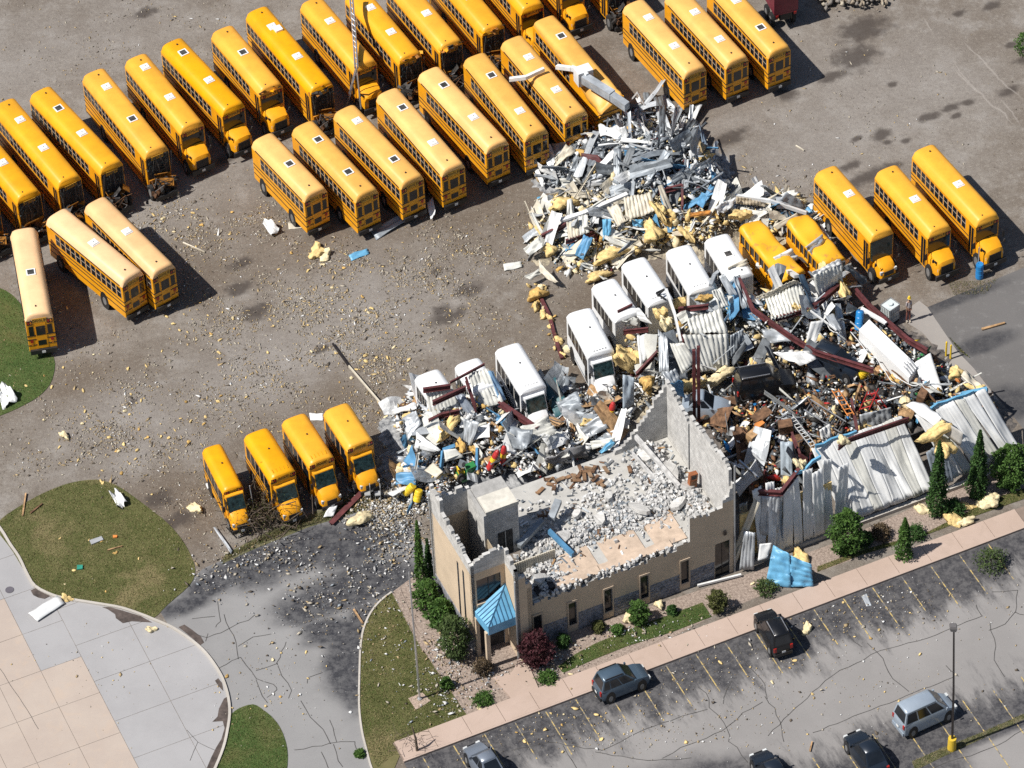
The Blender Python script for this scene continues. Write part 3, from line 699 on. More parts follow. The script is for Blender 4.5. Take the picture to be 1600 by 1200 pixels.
            ob('number_plate', cached(('np', L), lambda: simple('number_plate', PAPER, (x1 + .16, x1 + .175, -.16, .16, .5, .64))), root)
            ob('mirror', cached(('mir', L), lambda: mirrors(L, W)), root)['kind'] = 'stuff'
            sp = ob('sign_plate', cached('fsign', lambda: simple('sign_plate', SIGNP, (0, .03, -.60, .60, -.14, .14))), root, (L + .005, 0, 2.58))
            ob('lettering', SIGN_F, sp, (.034, 0, 0))
        elif front == 'narrow':
            ob('windshield', cached(('wsn', L), lambda: narrow_shield(L)), root)
            ob('hood', cached(('hoodn', L), lambda: hood_mesh(L + .1, 1.25, 2.0, 1.40, 1.15, .6, YEL)), root)
            x1 = L + 1.35
            ob('grille', cached(('grn', L), lambda: simple('grille', BLK, (x1 - .05, x1 + .02, -.50, .50, .75, 1.02))), root)
            for s in (-1, 1): ob('headlamp', cached('hln', lambda: simple('headlamp', LAMPG, (-.1, .05, -.14, .14, -.09, .09))), root, (x1 - .08, s * .70, .98))
            ob('bumper', cached(('fbn', L), lambda: simple('bumper', BLK, (x1 - .05, x1 + .14, -1.0, 1.0, .40, .66))), root)
            ob('number_plate', cached(('npn', L), lambda: simple('number_plate', PAPER, (x1 + .14, x1 + .155, -.16, .16, .46, .6))), root)
            ob('mirror', cached(('mir', L), lambda: mirrors(L, W)), root)['kind'] = 'stuff'
        elif front == 'wreck':
            ob('broken_windshield', cached(('bw', L, seed % 3), lambda: shard_front(L, W, seed % 3)), root)
            ob('wrecked_nose', cached(('wn', L, seed % 4), lambda: wreck_nose(L, W, seed % 4 + 9)), root)
            ob('bumper', cached(('fbw', L), lambda: simple('bumper', BLK, (L + 1.25, L + 1.42, -1.1, 1.0, .30, .55))), root)
            sp = ob('sign_plate', cached('fsign', lambda: simple('sign_plate', SIGNP, (0, .03, -.60, .60, -.14, .14))), root, (L + .06, .05 * (seed % 3 - 1), 2.56), rot=(.05 * (seed % 3 - 1), .15, 0))
            if seed % 5 != 3: ob('lettering', SIGN_F, sp, (.034, 0, 0))
            ob('cowl', cached(('cowl', L, seed % 2), lambda: simple('cowl', mat('brownish_yellow', (.55, .22, .02), .6, var=.3), (L, L + .22, -h * (.92 if seed % 2 else .5), h * .9, .62, 1.22))), root)  # cowl in a darker, browner yellow than the body
            ob('corner_post', cached(('cp', L), lambda: simple('corner_post', YEL, (L - .02, L + .07, -h * .98, -h * .90, .6, 2.62))), root)
        else:
            ob('windshield', cached(('wsf', L), lambda: simple('windshield', GLASS, (L, L + .03, -1.1, 1.1, 1.5, 2.4))), root)
    return parts
def arch_mesh():
    mb = MB(); mb.cyl((0, -.012, 0), (0, .012, 0), .60, n=20); return mb.build('wheel_arch', BLK)
def lamp_panel(sg=-1):
    mb = MB(); mb.bx(min(0, sg * .025), max(0, sg * .025), -.24, .24, -.15, .13, 0)
    for s in (-1, 1): mb.cyl((sg * .02, s * .11, 0), (sg * .05, s * .11, 0), .085, n=10, mi=1 if s > 0 else 2)
    return mb.build('warning_lamp_panel', [BLK, RED, AMB])
def door_mesh(L, h):
    mb = MB(); mb.bx(L - .98, L - .16, -h - .03, -h, .66, 2.46, 0)
    for x in (L - .98, L - .59, L - .20): mb.bx(x, x + .05, -h - .045, -h - .03, .66, 2.46, 1)
    return mb.build('entry_door', [GLASS, YEL])
def grille_mesh(x1):
    mb = MB(); mb.bx(x1 - .04, x1 + .03, -.62, .62, .72, 1.24, 0)
    for k in range(6): mb.bx(x1 + .03, x1 + .045, -.58, .58, .77 + k * .08, .80 + k * .08, 1)
    return mb.build('grille', [BLK, DSTEEL])
def narrow_shield(L):
    mb = MB(); mb.hexa([(L + .02, -1.05, 1.35), (L + .18, -1.0, 1.35), (L + .18, 1.0, 1.35), (L + .02, 1.05, 1.35), (L + .01, -1.12, 2.62), (L + .05, -1.12, 2.62), (L + .05, 1.12, 2.62), (L + .01, 1.12, 2.62)])
    return mb.build('windshield', [GLASST])
ZR = 2.95
def place(root_name, rp, fp, L=None, z=ZR, **kw):
    """rear and front roof mid points (pixels) -> plan, heading"""
    a = Vector(PZ(*rp, z)); b = Vector(PZ(*fp, z)); d = (b - a)
    return a, math.atan2(d.y, d.x), d.length
ROWB = 'yellow school buses parked in the back row'
ROWM = 'yellow school buses parked in the middle row'
ROWR = 'yellow school buses parked beyond the grey wreckage'
ROWL = 'yellow school buses parked by the grass at the lot edge'
ROWQ = 'yellow school buses parked east of the wreckage'
ordn = ['first', 'second', 'third', 'fourth', 'fifth', 'sixth', 'seventh', 'eighth', 'ninth', 'tenth', 'eleventh', 'twelfth', 'thirteenth', 'fourteenth', 'fifteenth', 'sixteenth']
backrow = [  # rear px, front px, front kind, hatches
 ((-123, 206), (-19, 329), 'wreck', [(.35, 'c')]), ((-58, 183), (45, 306), 'wreck', [(.62, 'c')]), ((6, 160), (109, 283), 'wreck', [(.26, 'c'), (.62, 'c')]), ((63, 142), (173, 259), 'wreck', [(.27, 'o'), (.60, 'c')]),
 ((146, 113), (242, 233), 'wreck', [(.22, 'c'), (.63, 'o')]), ((212, 90), (299, 196), 'hood', [(.18, 'c'), (.62, 'c')]), ((268, 66), (364, 168), 'hood', [(.20, 'o'), (.62, 'c')]), ((347, 46), (424, 138), 'hood', [(.44, 'o')]),
 ((401, 16), (500, 133), 'wreck', [(.25, 'd'), (.64, 'c')]), ((486, 1), (572, 103), 'hood', [(.36, 'c')]), ((556, -12), (642, 90), 'wreck', [(.28, 'c'), (.66, 'c')]), ((620, -31), (706, 71), 'wreck', [(.56, 'c')]),
 ((686, -56), (772, 46), 'wreck', [(.55, 'c')]), ((744, -93), (830, 9), 'hood', [(.5, 'c')]), ((810, -120), (896, -20), 'hood', [(.5, 'c')]), ((878, -132), (964, -30), 'wreck', [(.5, 'c')])]
desc = {'wreck': 'smashed windshield', 'hood': 'intact hood'}
for i, (rp, fp, fr, ht) in enumerate(backrow):
    a, hd, L = place('school_bus', rp, fp); L = round(L * 2) / 2
    hs = {'c': 'closed', 'o': 'open', 'd': 'displaced'}
    t = thing('school_bus', (a.x, a.y, 0), hd, '%s yellow bus of the back row from its grass end, %s' % (ordn[i], desc[fr]), 'school bus', ROWB)
    full_bus(L, fr, ht, YROOF, door=True, seed=i * 7 + 3)(t)
    if i in (7, 8, 10, 11, 12):   # front edge of the roof torn open
        r = random.Random(i); mb = MB()
        for k in range(9):
            y = r.uniform(-1.1, 1.1); M = Matrix.Translation((L + r.uniform(-.15, .15), y, 2.72 + r.uniform(-.05, .2))) @ Matrix.Rotation(r.uniform(-.8, .8), 4, 'Y') @ Matrix.Rotation(r.uniform(0, 3), 4, 'Z')
            mb.bx(-.3, .3, -.16, .16, -.015, .015, r.choice([0, 1, 2]), M)
        ob('torn_roof_edge', mb.build('torn_roof_edge', [RUSTY, YROOF, ENG]), t)
midrow = [((408, 213), (493, 302), [(.48, 'o')]), ((473, 196), (573, 303), [(.75, 'o'), (.28, 'o')]), ((538, 171), (644, 282), [(.80, 'c'), (.26, 'o')]), ((606, 145), (708, 263), [(.76, 'o'), (.30, 'c')]),
          ((670, 111), (777, 227), [(.77, 'o'), (.34, 'c')]), ((742, 89), (838, 209), [(.72, 'o'), (.26, 'c')]), ((800, 62), (900, 180), [(.73, 'c'), (.30, 'c')])]
for i, (fp, rp, ht) in enumerate(midrow):
    a, hd, L = place('school_bus', rp, fp); L = round(L * 2) / 2
    t = thing('school_bus', (a.x, a.y, 0), hd, '%s yellow bus of the middle row from its open end, rear end showing' % ordn[i], 'school bus', ROWM)
    full_bus(L, 'flat', ht, YROOF2, rear=True, drip=True)(t)
# the bent bus at the end of that row
a, hd, L = place('school_bus', (948, 146), (848, 25)); L = 12.0
t = thing('school_bus', (a.x, a.y, 0), hd, 'yellow bus with caved-in rear roof under the grey metal boom', 'school bus', ROWM)
def bend(x, y, z):
    k = max(0.0, min(1.0, (5.0 - x) / 4.2)); k = k * k * (3 - 2 * k)
    zz = z - k * max(0, z - .9) * (.42 + .16 * y) if z > .9 else z
    return (x, y - k * .55 * (z / 3) + .05 * math.sin(x * 2.3 + y * 2) * k, zz + .06 * k * math.sin(x * 3.1 + y * 4) * (1 if z > 1.5 else 0))
mb = MB(); h = 1.23; xs = [0, .5, 1, 1.6, 2.2, 2.8, 3.4, 4, 4.6, 5.2, 6.5, 9, 11.94, 12]
mb.loft([[(x, -h, .55), (x, -h, 1.2), (x, -h, 1.9), (x, -h, 2.66), (x, h, 2.66), (x, h, 1.9), (x, h, 1.2), (x, h, .55)] for x in xs]); ob('body', mb.build('body', YEL, fn=bend), t)
mb = MB(); mb.loft([arc(1.24 * (.93 if x < .1 or x > 11.9 else 1), 2.66, .46 * (.6 if x < .1 or x > 11.9 else 1), n=13, x=x) for x in xs]); me = mb.build('roof', YROOF2, fn=bend, smooth=True); ob('roof', me, t)
for k in range(9): ob('window', cached(('win', .62, .66), None), t, (5.2 + .735 * k, 1.235, 2.16))
for z in (.98, 1.36, 1.62): ob('rub_rail', cached(('rail', L, z), lambda: rail_mesh(L, 2.46, z)), t)
for x in (L * .28, L - 1.55):
    for s in (-1, 1): ob('wheel', cached('wheel', None), t, (x, s * 1.1, .5))
for x, op in ((.72, 'o'), (.36, 'o')): hatch(t, x * L, 3.10 if x > .5 else 2.95, op)
mb = MB(); mb.bx(-.02, .02, -.7, .7, 1.1, 1.75); ob('rear_window', mb.build('rear_window', GLASS, fn=bend), t, (-.03, -.25, -.1))
mb = MB(); mb.bx(-.2, 0, -1.1, 1.1, .4, .66); ob('bumper', mb.build('bumper', RUSTY), t)
rrow = [((988, 3), (1086, 111), [(.75, 'c'), (.33, 'c')]), ((1057, -9), (1152, 95), [(.68, 'c'), (.28, 'c')]), ((1123, -25), (1218, 79), [(.70, 'c'), (.30, 'o')])]
for i, (fp, rp, ht) in enumerate(rrow):
    a, hd, L = place('school_bus', rp, fp); L = round(L * 2) / 2
    t = thing('school_bus', (a.x, a.y, 0), hd, ['yellow bus beside the crumpled metal heap, its lit side and wheels showing', 'middle yellow bus of the three beyond the grey wreckage', 'yellow bus parked next to the maroon dump truck'][i], 'school bus', ROWR)
    full_bus(L, 'flat', ht, YROOF2, rear=True, drip=True)(t)
lrow = [((36, 358), (60, 493), [(.47, 'o')]), ((86, 333), (207, 433), [(.50, 'c')]), ((146, 313), (255, 421), [(.52, 'c')])]
for i, (fp, rp, ht) in enumerate(lrow):
    a, hd, L = place('school_bus', rp, fp); L = round(L * 2) / 2
    t = thing('school_bus', (a.x, a.y, 0), hd, ['pale-roofed bus alone at the grass, one open roof hatch', 'pale-roofed bus with lit yellow side leaning against its neighbour', 'pale-roofed bus casting a wide shadow on the dirt'][i], 'school bus', ROWL)
    full_bus(L, 'flat', ht, YROOF3, rear=True, drip=True)(t)
qrow = [((1290, 265), (1377, 364), 'narrow', [(.42, 'c')]), ((1385, 264), (1468, 359), 'hood', [(.54, 'c')]), ((1443, 232), (1541, 339), 'hood', [(.55, 'c')])]
for i, (rp, fp, fr, ht) in enumerate(qrow):
    a, hd, L = place('school_bus', rp, fp); L = round(L * 2) / 2
    t = thing('school_bus', (a.x, a.y, 0), hd, ['yellow bus with tall teal windshield beside the wreckage', 'middle one of three undamaged yellow buses facing the camera', 'outermost undamaged yellow bus, behind the blue barrel'][i], 'school bus', ROWQ)
    full_bus(L, fr, ht, mat('roof_yellow_warm', (.80, .39, .035), .45, var=.05), door=True)(t)

# ------------------------------------------------------------------ short buses and white shuttles
def short_bus(L, W, body_m, roof_m, windows, nose=True, flat=False, lettering=True, lamps=True, ze=2.42, hr=.34, nwin=5, visor=False):
    z0 = .5; h = W / 2
    def parts(root):
        mb = MB()
        R = lambda x, k: [(x, -h * k, z0), (x, -h * k, 1.2), (x, -h * k, ze), (x, h * k, ze), (x, h * k, 1.2), (x, h * k, z0)]
        mb.loft([R(0, .96), R(.1, 1), R(L - .1, 1), R(L, .96)]); ob('body', mb.build('body', body_m), root)
        ob('roof', bus_roof(L, W, ze, hr, roof_m, .3, .3), root)
        for k in range(nwin):
            p = (L - .9) / nwin
            ob('window', cached(('swin', round(p, 2)), lambda: win_mesh(p * .86, .80, False)), root, (.45 + p * (k + .5), -h - .004, ze - .58))
        ob('window_band', cached(('sband', L), lambda: simple('window_band', GLASS, (.3, L - .4, -.012, .012, -.38, .38))), root, (0, h, ze - .58))
        if body_m is YEL:
            for z in (1.0, 1.28): ob('rub_rail', cached(('rail', L, W, z), lambda: rail_mesh(L, W, z)), root)
        else: ob('side_stripe', cached(('stripe', L, W), lambda: simple('side_stripe', MGREY, (.1, L - .1, -h - .012, -h, .62, .72))), root)
        ob('bumper', cached(('srb', W), lambda: simple('bumper', BLK, (-.16, 0, -h * .95, h * .95, .4, .62))), root)
        ob('roof_vent', cached('vent', None), root, (L * .45, .1, ze + hr - .03))
        wl = cached('swheel', lambda: wheel_mesh(.40, .26))
        for x in (L * .25, L + .55 if nose else L - .9):
            for s in (-1, 1):
                ob('wheel', wl, root, (x, s * (h - .15), .40))
                if x < L: ob('wheel_arch', cached('arch', None), root, (x, s * (h + .003), .45))
        if not nose: return
        # cab, windshield, sloping hood
        hw = min(h * .9, .98)
        mb = MB(); mb.loft([[(L - .05, -hw, .5), (L - .05, -hw, 2.2), (L - .05, hw, 2.2), (L - .05, hw, .5)], [(L + .25, -hw, .5), (L + .25, -hw * .93, 2.12), (L + .25, hw * .93, 2.12), (L + .25, hw, .5)], [(L + .72, -hw, .5), (L + .72, -hw, 1.32), (L + .72, hw, 1.32), (L + .72, hw, .5)]])
        ob('cab', mb.build('cab', body_m), root)
        mb = MB(); a = .87; mb.hexa([(L + .72, -hw * .92, 1.35), (L + .76, -hw * .92, 1.33), (L + .76, hw * .92, 1.33), (L + .72, hw * .92, 1.35), (L + .26, -hw * .86, 2.06), (L + .30, -hw * .86, 2.08), (L + .30, hw * .86, 2.08), (L + .26, hw * .86, 2.06)])
        ob('windshield', mb.build('windshield', GLASST), root)
        ob('hood', cached(('shood', L, body_m.name), lambda: hood_mesh(L + .70, .95, hw * 2.1, 1.34, 1.0, .5, body_m)), root)
        x1 = L + 1.65
        ob('grille', cached(('sgr', L), lambda: simple('grille', BLK, (x1 - .05, x1 + .03, -.45, .45, .58, .86))), root)
        for s in (-1, 1):
            ob('headlamp', cached('shl', lambda: simple('headlamp', LAMPG, (-.14, .03, -.13, .13, -.09, .09))), root, (x1 - .1, s * hw * .78, .82))
            ob('side_window', cached(('scw', L), lambda: simple('side_window', GLASS, (L + .02, L + .5, -.02, .02, 1.35, 1.95))), root, (0, s * (hw + .005), 0))
            if lamps: ob('warning_lamp_panel', cached('flamp', None), root, (L + .02, s * (h - .33), ze + .02))
        ob('bumper', cached(('sfb', L), lambda: simple('bumper', BLK, (x1 - .05, x1 + .10, -.95, .95, .36, .58))), root)
        ob('number_plate', cached(('snp', L), lambda: simple('number_plate', PAPER, (x1 + .10, x1 + .115, -.15, .15, .40, .53))), root)
        mb = MB()
        for s in (-1, 1):
            mb.tube([(L + .5, s * hw, 1.5), (L + .62, s * (hw + .3), 1.55)], .025, 5); mb.bx(L + .58, L + .66, s * (hw + .3) - .1, s * (hw + .3) + .1, 1.4, 1.75)
        o = ob('mirror', mb.build('mirror', BLK), root); o['kind'] = 'stuff'
        if lettering:
            sp = ob('sign_plate', cached(('ssign', W), lambda: simple('sign_plate', SIGNP, (0, .03, -.5, .5, -.14, .14))), root, (L + .01, 0, ze + .04)); ob('lettering', cached('ssl', lambda: text_mesh('lettering', 'SCHOOL BUS', .2, BLK, 'front')), sp, (.034, 0, 0))
        if visor:
            mb = MB()
            for k in range(5): mb.bx(L - .75, L - .35, -.7 + k * .33, -.66 + k * .33, ze + hr - .05, ze + hr + .02)
            ob('roof_rib', mb.build('roof_rib', roof_m), root)
        ob('door', cached(('sdoor', L, W), lambda: simple('door', GLASS, (L - .75, L - .15, -h - .03, -h, .62, 2.2))), root)
    return parts
sb = [((331, 698), (362, 764), 1.86, YROOF, 'small narrow yellow bus nearest the grass mound', 2.2, 5), ((400, 675), (446, 741), 2.4, YROOF, 'short yellow bus behind the uprooted brown tree', 2.5, 5), ((459, 652), (503, 719), 2.4, YROOF, 'short yellow bus between the uprooted tree and the square-fronted bus', 2.5, 5), ((525, 636), (560, 690), 2.5, mat('roof_yellow_warm', (.8, .39, .035)), 'square-fronted short yellow bus closest to the rubble', 2.6, 4)]
for rp, fp, W, rm, lb, ze, nw_ in sb:
    a, hd, L = place('short_school_bus', rp, fp, z=ze + .2)
    if W > 2.45: L = 4.9
    t = thing('short_school_bus', (a.x, a.y, 0), rad(-66) if W > 2 else rad(-70), lb, 'school bus', 'short yellow buses parked by the driveway')
    short_bus(round(L, 1), W, YEL, rm, True, ze=ze, nwin=nw_, visor=(2 < W < 2.45))(t)
ws = [((905, 485), (939, 550), None, True, 'white shuttle bus with cracked roof cap facing the rubble heap', 2.45), ((943, 440), (985, 500), 4.7, False, 'white shuttle bus with red strut fallen across its roof', 2.45),
      ((990, 406), (1029, 465), 5.6, False, 'white shuttle bus with bent black bracket on its front edge', 2.45), ((1060, 386), (1095, 448), 5.6, False, 'clean white shuttle bus between the cream sheets and yellow bus', 2.45),
      ((1120, 369), (1166, 445), 5.4, False, 'white shuttle bus with black square hole in its roof', 2.45), ((793, 540), (833, 606), None, True, 'white shuttle bus with hood and windshield showing', 2.35),
      ((730, 564), (768, 625), 3.6, False, 'white shuttle bus half buried under bent cream wall sheets', 2.35), ((667, 582), (705, 645), 3.6, False, 'leftmost white shuttle bus, buried under corrugated sheet', 2.35)]
for i, (rp, fp, L0, nose, lb, ze) in enumerate(ws):
    a, hd, L = place('shuttle_bus', rp, fp, z=ze + .2)
    L = L0 or round(L, 1)
    t = thing('shuttle_bus', (a.x, a.y, 0), hd if i != 7 else rad(-66), lb, 'shuttle bus', 'white shuttle buses along the collapsed garage')
    short_bus(L, 2.45, WHITE, WHITE, True, nose=nose, lettering=False, lamps=False, ze=ze, hr=.28, nwin=5)(t)
    if i == 4: hatch(t, 2.6, ze + .26, 'o'); ob('roof_vent', cached('vent', None), t, (4.9, .3, ze + .25))
    if nose or i in (2, 3): ob('marker_lamp', cached('wm', lambda: simple('marker_lamp', BLK, *[(L - .22, L - .15, -.6 + k * .26, -.48 + k * .26, 0, .05) for k in range(5)])), t, (0, 0, ze + .23))
yb = [((1173, 350), (1219, 405), 7.5, 'crushed yellow bus with rust-scuffed roof under the wreckage'), ((1247, 341), (1292, 395), 6.5, 'yellow bus roof tilted under the wreckage beside the parked buses')]
for i, (rp, fp, L, lb) in enumerate(yb):
    a, hd, _ = place('crushed_bus', rp, fp, z=2.3)
    t = thing('crushed_bus', (a.x, a.y, 0), hd, lb, 'school bus', 'yellow buses crushed by the garage')
    mb = MB(); mb.bx(0, L, -1.2, 1.2, .3, 1.35); ob('body', mb.build('body', YEL), t)
    mb = MB()
    for k in range(9): mb.bx(.1 + k * L / 9, .22 + k * L / 9, -1.18, -1.1, 1.35, 2.12)
    for k in range(9): mb.bx(.1 + k * L / 9, .22 + k * L / 9, 1.1, 1.18, 1.35, 2.12)
    o = ob('window_post', mb.build('window_post', YEL), t); o['kind'] = 'stuff'
    mb = MB(); mb.bx(.05, L - .05, -1.05, 1.05, 1.35, 2.1); ob('interior', mb.build('interior', DARKIN), t)
    dent = lambda x, y, z: (x, y, z - (.16 * math.exp(-((x - 2.6) ** 2 + (y + .2) ** 2) / .9) + .07 * math.sin(2.1 * x + 1.7 * y)) * (1 if z > 2.2 else .3))
    mb = MB(); mb.loft([arc(1.22, 2.1, .30, n=13, x=.3 * k - .05) for k in range(int(L / .3) + 1)]); me = mb.build('roof', mat('scuffed_yellow_roof', (.80, .40, .02), .45, col2=(.50, .24, .05), thr=(.32, .44), scale=1.1), fn=dent, smooth=True)
    ob('roof', me, t)
    for x in (1.5, L - 1):
        for s in (-1, 1): ob('wheel', cached('wheel', None), t, (x, s * 1.08, .42))
# ------------------------------------------------------------------ the masonry office building (u along the street, w away from it)
bld = thing('ruined_office', (*UW(-11.5, 6), 0), 0, 'tan concrete-block office with its roof and upper walls torn off', 'building')
BO = UW(-11.5, 6)
def bob(name, mb, m, label=None, smooth=False, kind=None, vs=True, parent=None):
    """link a mesh given in building u, w, z as a part of the building"""
    me = mb.build(name, m, smooth=smooth, vs=vs, fn=lambda u, w, z: (OX + u * Ux + w * Wx - BO[0], OY + u * Uy + w * Wy - BO[1], z))
    o = ob(name, me, parent or bld, label=label)
    if kind: o['kind'] = kind
    return o
def block_wall(p0, p1, th, top, z0=0.0, openings=(), step=.3, jag=.2, seed=1, bands=None, inner=1):
    """wall from p0 to p1 (u, w), thickness th to its left; top(t) gives the broken height; openings = (s0, s1, z0, z1)
    material 0 outer face, 1 inner face / broken top; bands = z above which the outer face is bare"""
    r = random.Random(seed); a = Vector(p0); b = Vector(p1); L = (b - a).length; d = (b - a) / L; n = Vector((-d.y, d.x))
    cuts = sorted(set([0, L] + [round(k * step, 3) for k in range(int(L / step) + 1)] + [v for o in openings for v in o[:2] if 0 < v < L]))
    mb = MB()
    for s0, s1 in zip(cuts[:-1], cuts[1:]):
        if s1 - s0 < .02: continue
        m = (s0 + s1) / 2; tp = top(m / L); tp = round(tp / .1) * .1 + (r.choice([0, 0, 0, .1, -.1, .2]) if jag else 0)
        iv = [(z0, tp)]
        for o in openings:
            if o[0] - .01 <= m <= o[1] + .01:
                nv = []
                for lo, hi in iv:
                    if o[2] > lo: nv.append((lo, min(o[2], hi)))
                    if o[3] < hi: nv.append((max(o[3], lo), hi))
                iv = nv
        for lo, hi in iv:
            if hi - lo < .05: continue
            segs = [(lo, hi, 0)]
            if bands is not None and hi > bands > lo: segs = [(lo, bands, 0), (bands, hi, 1)]
            elif bands is not None and lo >= bands: segs = [(lo, hi, 1)]
            for l2, h2, mo in segs:
                q = [a + d * s0, a + d * s1, a + d * s1 + n * th, a + d * s0 + n * th]
                vs_ = [(*q[k], l2) for k in range(4)] + [(*q[k], h2) for k in range(4)]
                mb.add(vs_, [(0, 3, 2, 1), (4, 5, 6, 7), (0, 1, 5, 4), (1, 2, 6, 5), (2, 3, 7, 6), (3, 0, 4, 7)], [1, 1, mo, inner, inner, inner])
    return mb
WM = [TAN, BLOCKW]
# front wall, u -18.7 .. 0 on w = 0
wins = [(-17.9, .95), (-14.75, .95), (-11.5, .95), (-8.2, .95), (-4.5, .95)]
op = [(u + 18.7 - .36, u + 18.7 + .36, .5, 2.05) for u, _ in wins] + [(17.0, 18.35, 0, 2.35)]
def ftop(t):
    u = -18.7 + 18.7 * t
    if u < -18.2: return 4.4
    if u < -5.2: return 2.9
    if u < -3.9: return 3.2
    if u < -2.0: return 4.6
    return 4.8 + max(0, u + 1.2) * 1.0
bob('front_wall', block_wall((-18.7, 0), (0, 0), .3, ftop, openings=op, seed=3, bands=5.0), WM)
def rough_base(u0, u1, w, h, seed):
    """split-face block courses, each block standing a little in or out"""
    r = random.Random(seed); mb = MB(); z = 0; k = 0
    while z < h - .05:
        u = u0 - (.2 if k % 2 else 0)
        while u < u1 - .02:
            a = max(u, u0); b = min(u + .39, u1)
            if b - a > .05:
                d = [r.uniform(.015, .075) for _ in range(4)]
                mb.add([(a, w, z), (b, w, z), (b, w, z + .185), (a, w, z + .185), (a + .03, w - d[0], z + .02), (b - .03, w - d[1], z + .02), (b - .03, w - d[2], z + .165), (a + .03, w - d[3], z + .165)],
                       [(4, 5, 6, 7), (0, 1, 5, 4), (1, 2, 6, 5), (2, 3, 7, 6), (3, 0, 4, 7)])
            u += .4
        z += .2; k += 1
    return mb
edges = [(-17.42, -15.23), (-14.27, -11.98), (-11.02, -8.68), (-7.72, -4.98), (-4.02, -1.75)]
for i, (a, b) in enumerate(edges): o = bob('split_block_base', rough_base(a, b, 0, 1.2, i), PLINTH, kind='stuff')
TRIM = mat('tan_trim', (.48, .38, .28), .8, var=.05)
for u, _ in wins:
    zb = .5
    mb = MB()
    for b_ in ((u - .48, u - .36, zb - .1, 2.17), (u + .36, u + .48, zb - .1, 2.17)): mb.bx(b_[0], b_[1], -.09, .12, b_[2], b_[3])
    mb.bx(u - .36, u + .36, -.09, .12, 2.05, 2.17); mb.bx(u - .36, u + .36, -.09, .12, zb - .1, zb)
    f = bob('window', mb, TRIM)
    mb = MB(); mb.bx(u - .36, u + .36, .14, .17, zb, 2.05); bob('pane', mb, GLASS, parent=f).location = (0, 0, 0)
mb = MB(); mb.bx(-1.75, -.32, .10, .16, 0, 2.35, 0); mb.bx(-1.05, -1.0, .06, .18, 0, 2.35, 1); mb.bx(-1.75, -.32, .06, .18, 2.3, 2.36, 1); bob('entrance_door', mb, [GLASS, DSTEEL])
mb = MB(); mb.bx(-.95, -.7, -.16, -.02, 2.85, 3.1); bob('wall_lamp', mb, DSTEEL)
# right end wall with its tall inner face, two lengths either side of the column
def rtop(t): return 6.9 - .15 * t + (.15 if .2 < t < .5 else 0)
bob('end_wall', block_wall((0, .3), (0, 7.5), .3, lambda t: 7.0 - .35 * t, seed=5), WM, label='end wall by the front corner, bare white inside')
bob('end_wall', block_wall((0, 7.75), (0, 12.1), .3, lambda t: 6.1 + .6 * t, seed=6), WM, label='end wall towards the back corner, bare white inside')
mb = MB(); mb.bx(.02, .14, -.12, .0, 0, 7.3); bob('downpipe', mb, STEEL)
bob('back_wall', block_wall((-.3, 12.1), (-5.2, 12.1), .3, lambda t: 6.5 * (1 - t) ** 1.15 + 3.1 * t, seed=7), [BLOCKW, BLOCKW])
# floor of the upper storey, broken at its left end
slab = [(-18.4, .35), (-.32, .35), (-.32, 11.8), (-5, 12.2), (-15.2, 12.2), (-16.4, 10.4), (-16.6, 5.0), (-17.6, 3.2)]
mb = MB(); mb.prism(slab, 2.72, 3.0); bob('upper_floor', mb, FLOORG)
# storey below: dark side walls seen in the stairwell
bob('left_end_wall', block_wall((-23, 9.2), (-23, 1.3), .3, lambda t: 6.75 - .75 * t + (.5 if t < .25 else 0), seed=9, bands=5.5, openings=[(5.0, 5.35, .6, 4.9), (6.1, 6.45, .6, 4.9)]), WM)
mb = MB()
for s in (5.0, 6.1):
    w = 9.2 - s; mb.bx(-22.86, -22.8, w - .35, w, .6, 4.9)
bob('slot_window', mb, GLASS)
mb = MB(); mb.bx(-23.06, -23.0, 1.35, 9.1, 0, 1.2); bob('grey_plinth', mb, PLINTH)
mb = MB(); mb.bx(-23.1, -22.98, 9.2, 9.32, 0, 6.6); bob('downpipe', mb, STEEL)
bob('tower_front_wall', block_wall((-23, 1.3), (-20, 1.3), .3, lambda t: 6.2 + (.3 if t > .3 else 0), seed=10, bands=5.5, openings=[(.45, 2.6, 3.4, 5.0), (.3, 2.7, 0, 2.5)]), WM)
mb = MB(); mb.bx(-22.55, -20.4, 1.42, 1.46, 3.4, 5.0, 0); mb.bx(-21.5, -21.42, 1.38, 1.48, 3.4, 5.0, 1); bob('window', mb, [GLASS, DSTEEL])
mb = MB(); mb.bx(-22.6, -20.35, 1.18, 1.3, 3.28, 3.4); bob('window_sill', mb, TRIM)
mb = MB(); mb.bx(-22.7, -20.3, 1.5, 1.55, 0, 2.5); bob('doorway', mb, DARKIN)
bob('pier_side_wall', block_wall((-20, 1.3), (-20, -.7), .3, lambda t: 6.4 - .4 * t, seed=11, bands=5.5), WM)
bob('pier_front_wall', block_wall((-20, -.7), (-18.7, -.7), .3, lambda t: 6.0 - 1.2 * t, seed=12, bands=5.4), WM)
bob('pier_return_wall', block_wall((-18.7, -.7), (-18.7, 0), .3, lambda t: 4.6, seed=13), WM)
mb = MB(); mb.bx(-20.12, -20.0, -.85, -.70, 0, 5.4); bob('downpipe', mb, STEEL)
bob('stair_back_wall', block_wall((-19.6, 9.2), (-23, 9.2), .3, lambda t: 6.3, seed=14), [BLOCKW, BLOCKW])
mb = MB(); mb.bx(-22.7, -19.9, 8.85, 8.9, .2, 4.9); bob('stair_lining', mb, TAN)
mb = MB(); mb.bx(-19.65, -19.6, 1.6, 8.85, .2, 4.6); bob('stair_lining', mb, mat('stair_tan', (.42, .34, .24), .85))
bob('stair_side_wall', block_wall((-19.6, 5.6), (-19.6, 9.2), .25, lambda t: 6.15, jag=0, seed=15), [BLOCKW, BLOCKW])
